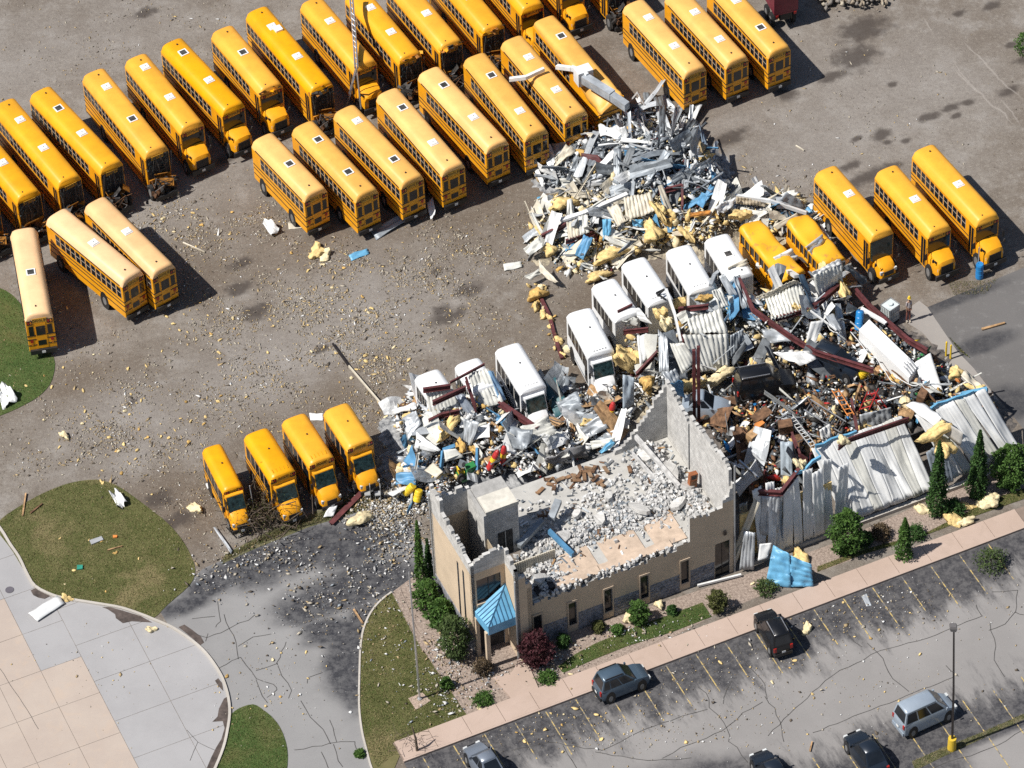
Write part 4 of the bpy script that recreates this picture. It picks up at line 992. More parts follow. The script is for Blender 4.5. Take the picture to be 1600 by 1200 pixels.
mb = MB(); mb.bx(-22.7, -19.65, 1.6, 8.85, .05, .2); bob('stair_floor', mb, DARKIN)
# white block room standing on the upper floor
mb = MB(); mb.bx(-19.55, -16.7, 5.8, 9.1, 2.9, 6.2, 0); bob('stair_head_room', mb, BLOCKW)
mb = MB(); mb.bx(-19.5, -16.75, 5.85, 7.6, 6.2, 6.3); mb.bx(-19.6, -16.65, 5.72, 5.82, 6.1, 6.32); bob('room_roof', mb, mat('room_roof_cream', (.60, .57, .50), .8))
mb = MB(); mb.bx(-18.6, -17.3, 5.76, 5.79, 3.0, 4.6, 0); mb.bx(-18.0, -17.93, 5.73, 5.77, 3.0, 4.6, 1); bob('doorway', mb, [DARKIN, STEEL])
# blue standing-seam entrance canopy
can = UW(-21.4, .3)
mb = MB(); A = (-20.05, 1.25, 4.15)
c0, c1, c2, c3 = (-22.85, 1.25, 3.0), (-22.55, -.75, 2.95), (-20.05, -.75, 3.0), (-20.05, 1.25, 3.05)
mb.add([c0, c1, A, c2, c3, (c0[0], c0[1], 2.55), (c1[0], c1[1], 2.4), (c2[0], c2[1], 2.45)], [(0, 1, 2), (1, 3, 2), (0, 5, 6, 1), (1, 6, 7, 3), (3, 4, 2), (5, 7, 6)])
cp = bob('canopy', mb, BLUEL)
mb = MB(); DB = mat('canopy_seam_blue', (.035, .12, .22), .5)
def seam(p, q, r=.035): mb.tube([p, q], r, 4)
def lerp3(a, b, t): return tuple(a[i] + (b[i] - a[i]) * t for i in range(3))
seam(c1, A, .05)
for k in range(1, 7):
    t = k / 7; p = lerp3(c1, c2, t); q = lerp3(c1, A, t); seam((p[0], p[1], p[2] + .02), (q[0], q[1], q[2] + .02))
for k in range(1, 6):
    t = k / 6; p = lerp3(c1, c0, t); q = lerp3(c1, A, t); seam((p[0], p[1], p[2] + .02), (q[0], q[1], q[2] + .02))
bob('canopy_seam', mb, DB, parent=cp, kind='stuff')
mb = MB(); mb.bx(-22.75, -22.4, -.65, -.3, 0, 2.5); bob('canopy_post', mb, TAN)
mb = MB(); mb.bx(-22.9, -22.6, 1.0, 1.3, 0, 2.6); bob('canopy_post', mb, TAN)
# plywood deck along the front edge, in broken sheets
for i, (u0, u1, w0, w1, z, tl) in enumerate([(-15.4, -11.7, .7, 3.6, 3.05, 0), (-10.8, -7.5, .8, 3.5, 3.06, .01), (-6.6, -3.9, .7, 3.7, 3.07, 0), (-16.0, -11.9, .32, 1.3, 3.12, .02), (-11.8, -5.4, .32, 1.2, 3.14, 0)]):
    mb = MB(); r = random.Random(i); n = 10
    top = [(u0 + (u1 - u0) * k / n, w1 + r.uniform(-.12, .12)) for k in range(n, -1, -1)]; bot = [(u0, w0), (u1, w0)]
    mb.prism(bot + top, z - .03, z); bob('plywood_sheet', mb, PLY)
mb = MB(); mb.bx(-18.2, -15.9, .45, 2.5, 3.0, 3.03, 0); mb.bx(-17.6, -17.2, .45, 2.5, 3.03, 3.12, 1); mb.bx(-16.4, -15.95, .5, 2.6, 3.03, 3.2, 1); bob('painted_shade_bay', mb, [mat('bay_shade_grey', (.16, .175, .19), .8, var=.3), DSTEEL])  # flat sheet on the floor; its blue-grey stands in for shade in a sunken bay
mb = MB()
r = random.Random(5)
for k in range(150):
    u = r.uniform(-17.5, -4.6); w = .12 + r.uniform(0, .34); s = r.uniform(.04, .10)
    M = Matrix.Translation((u, w, 2.95 + r.uniform(0, .18))) @ Matrix.Rotation(r.uniform(0, 3), 4, 'Z') @ Matrix.Rotation(r.uniform(-.5, .5), 4, 'X')
    mb.bx(-s * 1.6, s * 1.6, -s, s, -s, s, r.choice([0, 0, 0, 1]), M)
bob('broken_wall_crest', mb, [BLOCKR, DARKIN], kind='stuff')
mb = MB(); mb.bx(-18.5, -15.9, .4, .6, 3.0, 3.75)
for k in range(13): mb.bx(-18.5 + k * .2, -18.46 + k * .2, .36, .4, 3.0, 3.75)
# ribbed fascia standing on the floor left of the deck
mb2 = MB(); mb2.bx(-18.3, -14.6, 3.4, 3.48, 3.0, 3.75)
for k in range(19): mb2.bx(-18.3 + k * .2, -18.25 + k * .2, 3.36, 3.4, 3.0, 3.75)
bob('ribbed_fascia', mb2, CREAM)
# two dark steel columns that stood behind the end wall
for i, (px, py) in enumerate([(1085, 664), (1092, 666)]):
    x, y = PZ(px, py, 3.2); mb = MB(); mb.bx(-.13, .13, -.13, .13, 0, 8.3 + .3 * i); mb.bx(-.18, .18, -.05, .05, 6.5, 6.7)
    o = ob('steel_column', mb.build('steel_column', [MAROON]), None, (x, y, 0)); tag(o, ['dark maroon steel column against the broken end wall', 'dark maroon steel column just behind the first one'][i], 'column')
# loose rubble lying on the upper floor
blk_me = []
for k in range(6):
    r = random.Random(k); mb = MB(); a, b, c = r.uniform(.13, .21), r.uniform(.085, .12), r.uniform(.07, .11)
    v = [(sx * a + r.uniform(-.03, .03), sy * b + r.uniform(-.03, .03), sz * c + r.uniform(-.02, .02)) for sz in (-1, 1) for sx, sy in ((-1, -1), (1, -1), (1, 1), (-1, 1))]
    mb.hexa(v); blk_me.append(mb.build('concrete_block', BLOCKR))
def on_floor(u, w, z, me, name, rz, rx, lb, cat, grp, sc_=1):
    x, y = UW(u, w); o = ob(name, me, None, (x, y, z), (rx, rx * .6, rz)); o.scale = (sc_,) * 3; return tag(o, lb, cat, grp)
def bden(u, w):
    """how thickly blocks lie at u, w"""
    d = 0
    for cu, cw, ru, rw, a in ((-11.5, 5.0, 4.5, 1.1, 1.0), (-7.5, 5.3, 3.8, 1.4, .95), (-4.5, 5.2, 2.4, 1.6, .8), (-3.0, 8.5, 1.5, 3.0, .9), (-16.4, 1.6, 1.8, .7, .9), (-16.0, 3.4, 1.6, 1.0, .8), (-1.6, 3.8, 1.2, 2.4, .9), (-8, 7, 4.5, 3, .22), (-13, 7.5, 3, 2.5, .10), (-2.6, 10.8, 1.6, 1, .6)):
        d = max(d, a * math.exp(-((u - cu) / ru) ** 2 - ((w - cw) / rw) ** 2))
    return d
n = 0; rr = random.Random(77); zs = {}
cand = []
while len(cand) < 2600:
    u = rr.uniform(-18.2, -.5); w = rr.uniform(.6, 11.6)
    if rr.random() < bden(u, w) and not (-19.6 < u < -16.6 and w > 5.6): cand.append((u, w))
def fheap(u, w): return 3.0 + .30 * max(0, bden(u, w) - .35) + (.5 * math.exp(-((u + 2.7) / 1.0) ** 2 - ((w - 9) / 2.6) ** 2))
def bwhere(u, w):
    if u > -3.6: return 'by the long fallen lintel' if w > 5.5 else 'in the front corner below the end wall'
    if u < -14.8: return 'in front of the white block room' if w > 2.6 else 'near the sunken front bay'
    if w > 6.6: return 'strewn thinly behind the main block pile'
    return 'in the main pile behind the plywood, ' + ('stair-room half' if u < -9 else 'end-wall half')
for u, w in cand[:280]:
    on_floor(u, w, fheap(u, w) + rr.uniform(.02, .14), rr.choice(blk_me), 'concrete_block', rr.uniform(0, 3.1), rr.uniform(-.6, .6), 'broken white block on the open floor ' + bwhere(u, w), 'block', 'broken concrete blocks on the upper floor', rr.uniform(.55, 1.0))
mb = MB()
for u, w in cand[280:]:
    s = rr.uniform(.04, .11); M = Matrix.Translation((u, w, fheap(u, w) + rr.uniform(-.02, .10))) @ Matrix.Rotation(rr.uniform(0, 3), 4, 'Z') @ Matrix.Rotation(rr.uniform(-.8, .8), 4, 'X')
    mb.bx(-s * 1.4, s * 1.4, -s, s, -s * .8, s * .8, rr.choice([0, 0, 0, 0, 0, 1]), M)
me = mb.build('block_rubble', [BLOCKR, MGREY], fn=lambda u, w, z: (OX + u * Ux + w * Wx, OY + u * Uy + w * Wy, z)); o = ob('block_rubble', me); o['kind'] = 'stuff'
mb = MB(); N = 60; g_ = [[(-18.3 + 17.9 * i / N, .6 + 11.3 * j / 40) for j in range(41)] for i in range(N + 1)]
vs_ = [(u, w, fheap(u, w) - .03 + .05 * math.sin(u * 5) * math.cos(w * 4.3) - (.2 if bden(u, w) < .2 else 0)) for row in g_ for u, w in row]
fs_ = [(i * 41 + j, (i + 1) * 41 + j, (i + 1) * 41 + j + 1, i * 41 + j + 1) for i in range(N) for j in range(40) if not (g_[i][j][0] < -16.4 and g_[i][j][1] > 5)]
mb.add(vs_, fs_); me = mb.build('dust_drift', mat('block_dust', (.36, .35, .335), .95, var=.3, scale=3, bump=.7), fn=lambda u, w, z: (OX + u * Ux + w * Wx, OY + u * Uy + w * Wy, z)); o = ob('dust_drift', me); o['kind'] = 'stuff'
# fallen lintels, boards, chairs on the floor
for i, (u0, w0, u1, w1, z0, z1, t, m, nm, lb) in enumerate([(-3.6, 11.0, -2.2, 5.6, 4.3, 3.4, .3, BLOCKR, 'concrete_lintel', 'long pale concrete lintel fallen inside the end wall'), (-4.4, 10.0, -3.5, 7.2, 3.9, 3.3, .16, BLOCKR, 'concrete_lintel', 'shorter pale lintel beside the long fallen one'), (-14.3, 5.2, -13.2, 3.0, 3.9, 3.2, .32, BLUE, 'blue_beam', 'blue sheet-metal beam leaning by the white block room'), (-17.0, 5.4, -14.2, 6.8, 3.5, 3.7, .5, MGREY, 'grey_panel_strip', 'grey panel strip lying on the floor near the block room'), (-13.4, 6.8, -12.2, 7.9, 3.6, 3.9, .6, MGREY, 'grey_panel_strip', 'crumpled grey panel end by the scattered brown boards')]):
    p = Vector((*UW(u0, w0), z0)); q = Vector((*UW(u1, w1), z1)); mb = MB(); d = (q - p); n_ = Vector((-d.y, d.x, 0)).normalized() * t / 2; up = Vector((0, 0, .12))
    mb.hexa([tuple(p - n_ - up), tuple(q - n_ - up), tuple(q + n_ - up), tuple(p + n_ - up), tuple(p - n_ + up), tuple(q - n_ + up), tuple(q + n_ + up), tuple(p + n_ + up)]); o = ob(nm, mb.build(nm, m)); tag(o, lb, 'beam' if 'beam' in nm or 'lintel' in nm else 'panel')
mb_brd = []
for k in range(3):
    mb = MB(); mb.bx(-.45, .45, -.16, .16, -.02, .02, 0); mb.bx(-.45, -.38, -.16, .16, .02, .08, 0); mb_brd.append(mb.build('brown_board', [BROWN, mat('board_brown', (.22, .125, .065), .8, var=.3), mat('board_tan', (.25, .16, .095), .8, var=.3)][k]))
for k, (px, py) in enumerate([(858, 748), (862, 757), (874, 750), (866, 762), (889, 744), (897, 746), (907, 733), (915, 738), (921, 731), (928, 733), (913, 746), (922, 743), (905, 741), (938, 753), (947, 735), (984, 735), (844, 766), (940, 757), (930, 748), (900, 752), (872, 845), (848, 806), (855, 800), (862, 808)]):
    x, y = PZ(px, py, 3.1); o = ob('brown_board', mb_brd[k % 3], None, (x, y, 3.08 + .03 * (k % 4)), (.12 * (k % 3 - 1), .1 * (k % 2), R_.uniform(0, 3)))
    tag(o, 'loose brown cabinet board on the bare upper floor', 'board', 'brown boards on the upper floor')
x, y = PZ(1081, 757, 3.3); mb = MB(); mb.bx(-.34, .34, -.22, .22, 0, .85, 0); mb.bx(-.22, .22, -.24, -.22, .55, .78, 1); mb.bx(-.26, .26, -.25, -.22, .12, .42, 2); o = ob('orange_cabinet', mb.build('orange_cabinet', [mat('terracotta_wood', (.30, .10, .035), .7, var=.2), DARKIN, BROWN]), None, (x, y, 3.2), (0, .1, UA)); tag(o, 'orange wooden cabinet standing upright against the end wall', 'cabinet')

# thin dark and brown litter over the upper floor
mb = MB(); rr = random.Random(31)
for k in range(420):
    u = rr.uniform(-16.2, -.6); w = rr.uniform(.5, 11.8)
    if rr.random() > .25 + bden(u, w): continue
    s = rr.uniform(.05, .28); M = Matrix.Translation((u, w, fheap(u, w) + rr.uniform(.02, .12))) @ Matrix.Rotation(rr.uniform(0, 3), 4, 'Z') @ Matrix.Rotation(rr.uniform(-.5, .5), 4, 'X')
    mb.bx(-s * 1.8, s * 1.8, -s * .3, s * .3, -.015, .015, rr.choice([0, 0, 1, 2, 3, 4]), M)
me = mb.build('roof_litter', [MGREY, BROWN, DGREY, WOOD, WSHEET], fn=lambda u, w, z: (OX + u * Ux + w * Wx, OY + u * Uy + w * Wy, z)); o = ob('roof_litter', me); o['kind'] = 'stuff'

# larger joined pieces of block wall lying in the rubble
for i, (u, w, a, b, rz, rx) in enumerate([(-13.2, 4.9, .8, .5, .4, .25), (-9.6, 5.4, .6, .45, 1.2, -.2), (-6.2, 5.0, .9, .5, 2.0, .2), (-3.0, 4.2, .7, .5, .2, -.3), (-2.2, 7.4, .6, .9, .1, .3), (-3.4, 9.6, .5, .7, .9, -.25), (-16.9, 1.6, .6, .4, .3, .3), (-7.8, 7.6, .5, .35, 1.0, .15), (-11.0, 6.9, .45, .35, .5, -.2), (-1.5, 5.6, .5, .6, 1.4, .35)]):
    mb = MB(); r = random.Random(i + 50); top = [(a * math.cos(k * .785 + .3) * r.uniform(.8, 1.25), b * math.sin(k * .785 + .3) * r.uniform(.8, 1.25)) for k in range(8)]; mb.prism(top, -.1, .1)
    x, y = UW(u, w); o = ob('wall_chunk', mb.build('wall_chunk', BLOCKW), None, (x, y, fheap(u, w) + .22), (rx, rx * .7, UA + rz)); tag(o, 'joined chunk of grey block wall ' + ['near the blue beam', 'in mid floor behind the plywood gap', 'behind the right plywood sheet', 'below the terracotta cabinet', 'against the end wall', 'at the head of the long lintel', 'in the sunken front bay corner', 'alone towards the back edge', 'near the brown boards', 'between cabinet and lintel foot'][i], 'wall chunk')
# ------------------------------------------------------------------ debris heaps: a height field the pieces lie on
BUMPS = [(px, py, r, h) for px, py, r, h in [
 (885, 262, 2.6, .8), (930, 235, 3, 1.5), (985, 225, 3.2, 2.2), (1040, 235, 3.2, 2.9), (1085, 235, 2.2, 2.4), (1010, 275, 3, 2.0), (950, 285, 2.6, 1.1), (1080, 285, 3, 2.2), (1105, 300, 2, 1.4), (965, 185, 2, 1.0),
 (880, 350, 2.2, .5), (930, 345, 2.4, .9), (990, 345, 2.6, 1.3), (1050, 340, 2.6, 1.4), (1110, 345, 2.6, 1.5), (1165, 335, 2.4, 1.3), (1220, 335, 2.2, 1.3), (920, 390, 2, .4), (970, 390, 2, .5), (850, 400, 1.2, .3),
 (1000, 545, 2.6, 1.6), (1060, 560, 2.8, 2.0), (1090, 510, 3, 2.2), (1140, 480, 2.6, 1.8), (1200, 480, 3, 2.4), (1250, 470, 2.6, 2.2), (1300, 440, 2.2, 1.7), (1310, 480, 2.2, .9), (1040, 610, 2.2, 1.6), (990, 600, 2.2, 1.0), (1150, 530, 2.4, 1.2), (1230, 540, 3, 1.0),
 (1120, 690, 2.6, .8), (1190, 690, 3.2, 1.0), (1250, 660, 3.4, 1.2), (1310, 640, 3.2, 1.3), (1370, 640, 3, 1.2), (1430, 620, 2.8, 1.1), (1500, 630, 2.6, 1.2), (1380, 540, 3, .8), (1300, 560, 3, .7), (1440, 560, 2.4, .6), (1230, 720, 2.6, 1.4), (1180, 760, 2, 1.0), (1180, 640, 2.6, .7), (1540, 650, 2, 1.0),
 (650, 650, 2.4, 1.3), (690, 660, 2.6, 2.0), (740, 640, 2.6, 2.0), (760, 680, 2.4, 1.5), (800, 690, 2.2, 1.3), (860, 690, 2.6, 1.3), (890, 640, 2.4, .9), (930, 650, 2.2, 1.1), (960, 680, 1.8, 1.0), (640, 715, 2.2, .9), (700, 720, 2.4, .9), (760, 730, 2, 1.1), (820, 720, 2, 1.1), (650, 750, 2, .6), (690, 760, 1.6, .8), (870, 610, 1.8, .6), (960, 620, 1.8, .9)]]
BX = np.array([PZ(b[0], b[1], b[3] * .6) for b in BUMPS]); BR = np.array([b[2] for b in BUMPS]); BH = np.array([b[3] for b in BUMPS])
def HF(x, y):
    x = np.asarray(x, float); y = np.asarray(y, float)
    d = ((x[..., None] - BX[:, 0]) ** 2 + (y[..., None] - BX[:, 1]) ** 2) / BR ** 2
    e = BH * np.exp(-d * 1.1); v = (e ** 2.2).sum(-1) ** (1 / 2.2)
    # nothing under the office or beyond the street front
    u = (x - OX) * Ux + (y - OY) * Uy; w = (x - OX) * Wx + (y - OY) * Wy
    ins = (u > -23.6) & (u < .4) & (w > -1.2) & (w < 12.5)
    return np.where(ins | (w < .3), 0, np.where(v < .07, 0, v))
def h1(x, y): return float(HF(x, y))
def PH(px, py, dz=0.0):
    z = .6
    for _ in range(5): x, y = PZ(px, py, z); z = h1(x, y) + dz
    x, y = PZ(px, py, z); return (x, y, z)
# mound surface
xs = np.arange(-22, 52, .42); ys = np.arange(-24, 34, .42); GX, GY = np.meshgrid(xs, ys, indexing='ij'); H = HF(GX, GY)
Hn = H * (.62 + .16 * NP.standard_normal(H.shape).clip(-1.6, 1.6)) - .10; Hn = np.maximum(Hn, -.1)
V = np.stack([GX + NP.uniform(-.12, .12, GX.shape), GY + NP.uniform(-.12, .12, GX.shape), Hn * VS], -1).reshape(-1, 3)
nx_, ny_ = GX.shape; I = np.arange(nx_ * ny_).reshape(nx_, ny_); q = np.stack([I[:-1, :-1], I[1:, :-1], I[1:, 1:], I[:-1, 1:]], -1).reshape(-1, 4)
keep = (H.reshape(-1)[q] > .05).any(1); q = q[keep]
cen = V[q].mean(1)
MOUNDM = mat('heap_dark', (.16, .14, .125), .9, col2=(.045, .042, .042), thr=(.36, .60), scale=2.2, bump=.8)
MOUND2 = mat('heap_grey', (.36, .365, .37), .8, col2=(.08, .085, .095), thr=(.36, .62), scale=2.0, bump=.8)
MOUND3 = mat('heap_buff', (.46, .40, .29), .9, col2=(.11, .095, .08), thr=(.36, .60), scale=2.0, bump=.8)
def region(x, y):
    """1 grey sheet heap, 2 buff insulation heap, 0 dark workshop floor, 3 west end"""
    pass
c1 = np.array(PZ(1020, 235, 1.5)); c2 = np.array(PZ(1040, 345, 1)); c3 = np.array(PZ(1090, 520, 1.5)); c4 = np.array(PZ(740, 670, 1)); c5 = np.array(PZ(1310, 630, 1))
D = np.stack([np.hypot(cen[:, 0] - c[0], cen[:, 1] - c[1]) / k for c, k in ((c1, 1.0), (c2, 1.1), (c3, 1.0), (c4, 1.2), (c5, 1.45))], 1).argmin(1)
mi = np.array([1, 2, 2, 1, 0])[D]
used = np.unique(q); remap = np.zeros(len(V), int); remap[used] = np.arange(len(used))
o = ob('debris_heap', np_mesh('debris_heap', V[used], remap[q], [MOUNDM, MOUND2, MOUND3], mi)); o['kind'] = 'stuff'

# ---------------------------------------------------------------- sheets given by four surveyed corners
def qsheet(name, pts, m, label, cat='metal sheet', group=None, ribs=0, amp=.05, crump=.06, curl=0.0, thick=.03, nu_=8, seed=0, dz=(0, 0, 0, 0), absz=None, axis=0):
    """bilinear patch with ribs along one side, dents and real thickness"""
    r = np.random.default_rng(seed + 17)
    C = []
    for k, p in enumerate(pts):
        if absz is not None: C.append(np.array(P3(p[0], p[1], absz[k])))
        else: C.append(np.array(PH(p[0], p[1], .18 + dz[k])))
    C = np.array(C)
    nv = (ribs * 4 + 1) if ribs else 6
    U, Vv = np.meshgrid(np.linspace(0, 1, nu_ + 1), np.linspace(0, 1, nv), indexing='ij')
    a, b = (U, Vv) if axis == 0 else (Vv, U)
    P = (C[0] * ((1 - a) * (1 - b))[..., None] + C[1] * (a * (1 - b))[..., None] + C[2] * (a * b)[..., None] + C[3] * ((1 - a) * b)[..., None])
    nrm = np.cross(C[1] - C[0], C[3] - C[0]); nrm /= (np.linalg.norm(nrm) + 1e-9)
    if nrm[2] < 0: nrm = -nrm
    off = np.zeros_like(U)
    if ribs:
        prof = np.tile([0, 1, 1, 0], ribs + 1)[:nv]; off += amp * prof[None, :]
    ph = r.uniform(0, 6, 4); f = r.uniform(2, 5, 4)
    off += crump * (np.sin(f[0] * a * 2 + ph[0]) * np.sin(f[1] * b * 2 + ph[1]) + .5 * np.sin(f[2] * 2.2 * a + f[3] * 2.2 * b + ph[2])) + crump * .35 * r.standard_normal(U.shape)
    off += curl * (4 * (a - .5) ** 2)
    P = P + nrm * off[..., None]
    T = P.reshape(-1, 3); Bt = T - nrm * thick; n = len(T); VV = np.concatenate([T, Bt]); VV = VV * np.array([1, 1, VS])
    I = np.arange(n).reshape(U.shape); Q = np.stack([I[:-1, :-1], I[1:, :-1], I[1:, 1:], I[:-1, 1:]], -1).reshape(-1, 4)
    ed = np.concatenate([I[:, 0], I[-1, 1:], I[-2::-1, -1], I[0, -2:0:-1]]); e2 = np.roll(ed, -1)
    S = np.stack([e2, ed, ed + n, e2 + n], 1)
    o = ob(name, np_mesh(name, VV, np.concatenate([Q, Q[:, ::-1] + n, S]), [m])); return tag(o, label, cat, group)
def beam(name, pts, m, label, w=.22, h=.30, group='maroon steel members lying in the wreckage', cat='beam', dz=.3, absz=None, flange=True):
    P = []
    for k, p in enumerate(pts):
        P.append(Vector(P3(p[0], p[1], absz[k])) if absz else Vector(PH(p[0], p[1], dz if not isinstance(dz, (list, tuple)) else dz[k])))
    mb = MB()
    for a, b in zip(P[:-1], P[1:]):
        d = b - a; n = Vector((-d.y, d.x, 0)); n = n.normalized() if n.length > 1e-4 else Vector((1, 0, 0)); up = Vector((0, 0, 1))
        def bar(o0, o1, z0, z1, mi=0): mb.hexa([tuple(q + n * s + up * z) for z in (z0, z1) for q, s in ((a, o0), (b, o0), (b, o1), (a, o1))], mi)
        if flange:
            bar(-w / 2, w / 2, h / 2 - .035, h / 2); bar(-w / 2, w / 2, -h / 2, -h / 2 + .035); bar(-.025, .025, -h / 2 + .03, h / 2 - .03)
        else: bar(-w / 2, w / 2, -h / 2, h / 2)
    o = ob(name, mb.build(name, m)); return tag(o, label, cat, group)
GH = 'pieces of the crumpled metal heap by the buses'
NS = [0]
def S(lb, m, pts, ribs=0, dz=(0, 0, 0, 0), group=None, **k):
    NS[0] += 1; return qsheet('metal_sheet', pts, m, lb, 'metal sheet', group, ribs=ribs, dz=dz, seed=NS[0], **k)
# grey heap
S('white folded metal star on top of the grey heap', WSHEET, [(935, 196), (969, 199), (974, 219), (937, 210)], dz=(.5, .7, .2, .3), crump=.16)
S('narrow white blade of metal pointing at the truck side', WSHEET, [(969, 214), (1014, 221), (1014, 224), (969, 221)], dz=(.6, .6, .5, .5))
S('white bent flap standing in the heap', WSHEET, [(976, 197), (983, 211), (975, 222), (969, 199)], dz=(1.0, .5, .2, .8))
S('blue-grey sheet wedged behind the last bus of the middle row', MGREY, [(922, 170), (955, 186), (948, 193), (922, 182)], dz=(.3, .4, .2, .2))
S('dark grey upright panel in the heap', DGREY, [(1030, 167), (1041, 167), (1038, 230), (1029, 232)], dz=(1.4, 1.4, .2, .2), ribs=2, axis=1)
S('light grey upright panel at the heap rim', LGREY, [(1054, 164), (1062, 168), (1053, 208), (1047, 220)], dz=(1.5, 1.4, .3, .2), ribs=2, axis=1)
S('long weathered grey sheet slanting down the heap', DGREY, [(1076, 186), (1090, 190), (1012, 293), (995, 289)], dz=(.8, .8, .3, .3), ribs=3, axis=1, nu_=12, crump=.10)
S('second long grey sheet lying along the slanting one', MGREY, [(1087, 196), (1096, 200), (1040, 276), (1024, 282)], dz=(.7, .7, .3, .3), ribs=2, axis=1, nu_=12, crump=.10)
S('grey panel hanging down the front of the heap', MGREY, [(959, 233), (971, 233), (967, 290), (956, 284)], dz=(.8, .8, .1, .1), ribs=2, axis=1)
S('dull grey panel next to the hanging one', DGREY, [(982, 230), (994, 230), (971, 287), (963, 284)], dz=(.6, .6, .1, .1), ribs=2, axis=1)
S('maroon roof plate in the middle of the heap', MAROON, [(908, 239), (934, 242), (943, 254), (908, 257)], dz=(.5, .5, .2, .2), crump=.03)
S('white panel strip leaning on the maroon plate', WSHEET, [(931, 260), (958, 233), (962, 243), (940, 264)], dz=(.3, .8, .6, .2), crump=.05)
S('pale folded sheet at the foot of the middle row', CREAM, [(863, 265), (867, 250), (884, 224), (900, 235)], dz=(.2, .4, .7, .4), crump=.14)
S('grey wall sheet beside the seventh middle bus', MGREY, [(862, 224), (884, 222), (878, 240), (860, 244)], dz=(.4, .5, .3, .2))
S('narrow white strip on the dirt by the middle row', WSHEET, [(835, 266), (840, 261), (852, 287), (847, 293)], dz=(.2, .2, 0, 0), crump=.02)
S('crinkled off-white sheet along the heap foot', OWSHEET, [(874, 279), (904, 278), (909, 286), (880, 292)], dz=(.3, .3, 0, 0), crump=.14)
S('light grey tapering sheet at the heap foot', LGREY, [(916, 275), (952, 265), (953, 271), (916, 285)], dz=(.3, .4, .2, .1))
S('square grey plate at the heap foot', STEEL, [(919, 284), (940, 279), (943, 289), (916, 293)], dz=(.3, .3, .1, .1))
S('light blue strip lying loose on the dirt edge', BLUEL, [(839, 308), (874, 309), (871, 318), (839, 319)], dz=(0, .1, .1, 0), crump=.05)
S('blue-grey sheet forming the truck side of the heap', mat('blue_grey_sheet', (.16, .21, .27), .5), [(1091, 195), (1098, 203), (1112, 243), (1103, 246)], dz=(1.0, .8, .2, .3), ribs=2, axis=1)
S('grey trough piece at the right foot of the heap', MGREY, [(1083, 269), (1110, 245), (1115, 251), (1091, 276)], dz=(.3, .5, .4, .2), ribs=2)
S('long dull grey sheet across the heap foot', DGREY, [(1061, 266), (1100, 281), (1103, 288), (1062, 276)], dz=(.5, .4, .2, .3), ribs=1)
S('small light panel high on the heap', WSHEET, [(1076, 236), (1093, 231), (1096, 238), (1079, 247)], dz=(.4, .5, .3, .3))
S('white torn flap in the heap shadow', WSHEET, [(1079, 257), (1089, 254), (1088, 261), (1079, 268)], dz=(.6, .6, .2, .2))
S('curled blue scrap at the heap edge', BLUE, [(1110, 264), (1119, 272), (1118, 285), (1111, 284)], dz=(.7, .5, .1, .2), crump=.18)
S('blue ribbed sheet standing below the heap', BLUE, [(1109, 289), (1118, 293), (1103, 318), (1091, 322)], dz=(1.0, 1.0, .2, .2), ribs=2, axis=1)
S('pair of white strips sliding off the grey heap', CREAM, [(1037, 270), (1043, 274), (1057, 288), (1051, 291)], dz=(.4, .4, .2, .2))
def _up2(*v): return tuple(q + .28 for q in v)
# buff heap
S('large cream corrugated sheet on top of the buff heap', CREAM, [(974, 309), (1017, 301), (1026, 329), (979, 346)], dz=_up2(.7, .8, .5, .4), ribs=8, amp=.07, axis=1)
S('cream corrugated sheet sagging beside the large one', CREAM, [(948, 325), (966, 319), (978, 345), (965, 354)], dz=_up2(.5, .6, .4, .3), ribs=3, axis=1)
S('cream sheet hanging below the maroon beam', CREAM, [(885, 348), (903, 343), (906, 369), (888, 376)], dz=_up2(.6, .7, .1, .1), ribs=4, axis=1)
S('cream sheet next to the hanging one', OWSHEET, [(903, 339), (918, 335), (921, 363), (906, 368)], dz=_up2(.7, .7, .2, .2), ribs=3, axis=1)
S('short blue ribbed sheet near the cream pair', BLUEL, [(941, 343), (955, 342), (955, 366), (942, 377)], dz=_up2(.8, .8, .1, 0), ribs=3, axis=1)
S('larger blue ribbed sheet slipping towards the dirt', BLUE, [(912, 367), (927, 372), (911, 406), (898, 398)], dz=_up2(.7, .7, .1, .1), ribs=3, axis=1)
S('small blue end piece under the large cream sheet', BLUEL, [(987, 343), (1005, 343), (1003, 355), (989, 353)], dz=_up2(.3, .3, 0, 0), ribs=3, axis=1)
S('cream sheet at the outer end of the maroon beam', OWSHEET, [(817, 389), (842, 370), (849, 385), (827, 400)], dz=_up2(.3, .4, .2, .1), ribs=3)
S('tent-shaped cream sheet on the dirt', CREAM, [(842, 405), (873, 442), (860, 440), (843, 424)], dz=_up2(.6, .1, 0, .3), ribs=2)
S('flattened cream sheets beside the tent-shaped one', OWSHEET, [(819, 432), (850, 417), (852, 423), (829, 438)], dz=_up2(.2, .3, .1, .05), ribs=3)
S('three-cornered grey sheet by the shuttle roofs', MGREY, [(963, 396), (995, 366), (998, 375), (968, 396)], dz=_up2(.3, .9, .6, .2))
S('loose off-white sheet alone on the dirt', OWSHEET, [(786, 412), (814, 408), (816, 417), (788, 423)], dz=(-.1, -.1, -.1, -.1), ribs=2, crump=.02)
S('white film crumpled over the far end of the buff heap', WSHEET, [(1112, 325), (1150, 307), (1145, 323), (1131, 333)], dz=_up2(.5, .7, .4, .3), crump=.16)
S('buff corrugated sheet under the white edge beam', mat('buff_sheet', (.42, .36, .27), .6), [(1150, 307), (1197, 313), (1196, 323), (1150, 318)], dz=_up2(.5, .5, .1, .1), ribs=9, axis=1)
S('grey corrugated sheet at the far corner of the buff heap', MGREY, [(1217, 312), (1229, 300), (1256, 315), (1258, 329)], dz=_up2(.5, .9, .8, .3), ribs=3)
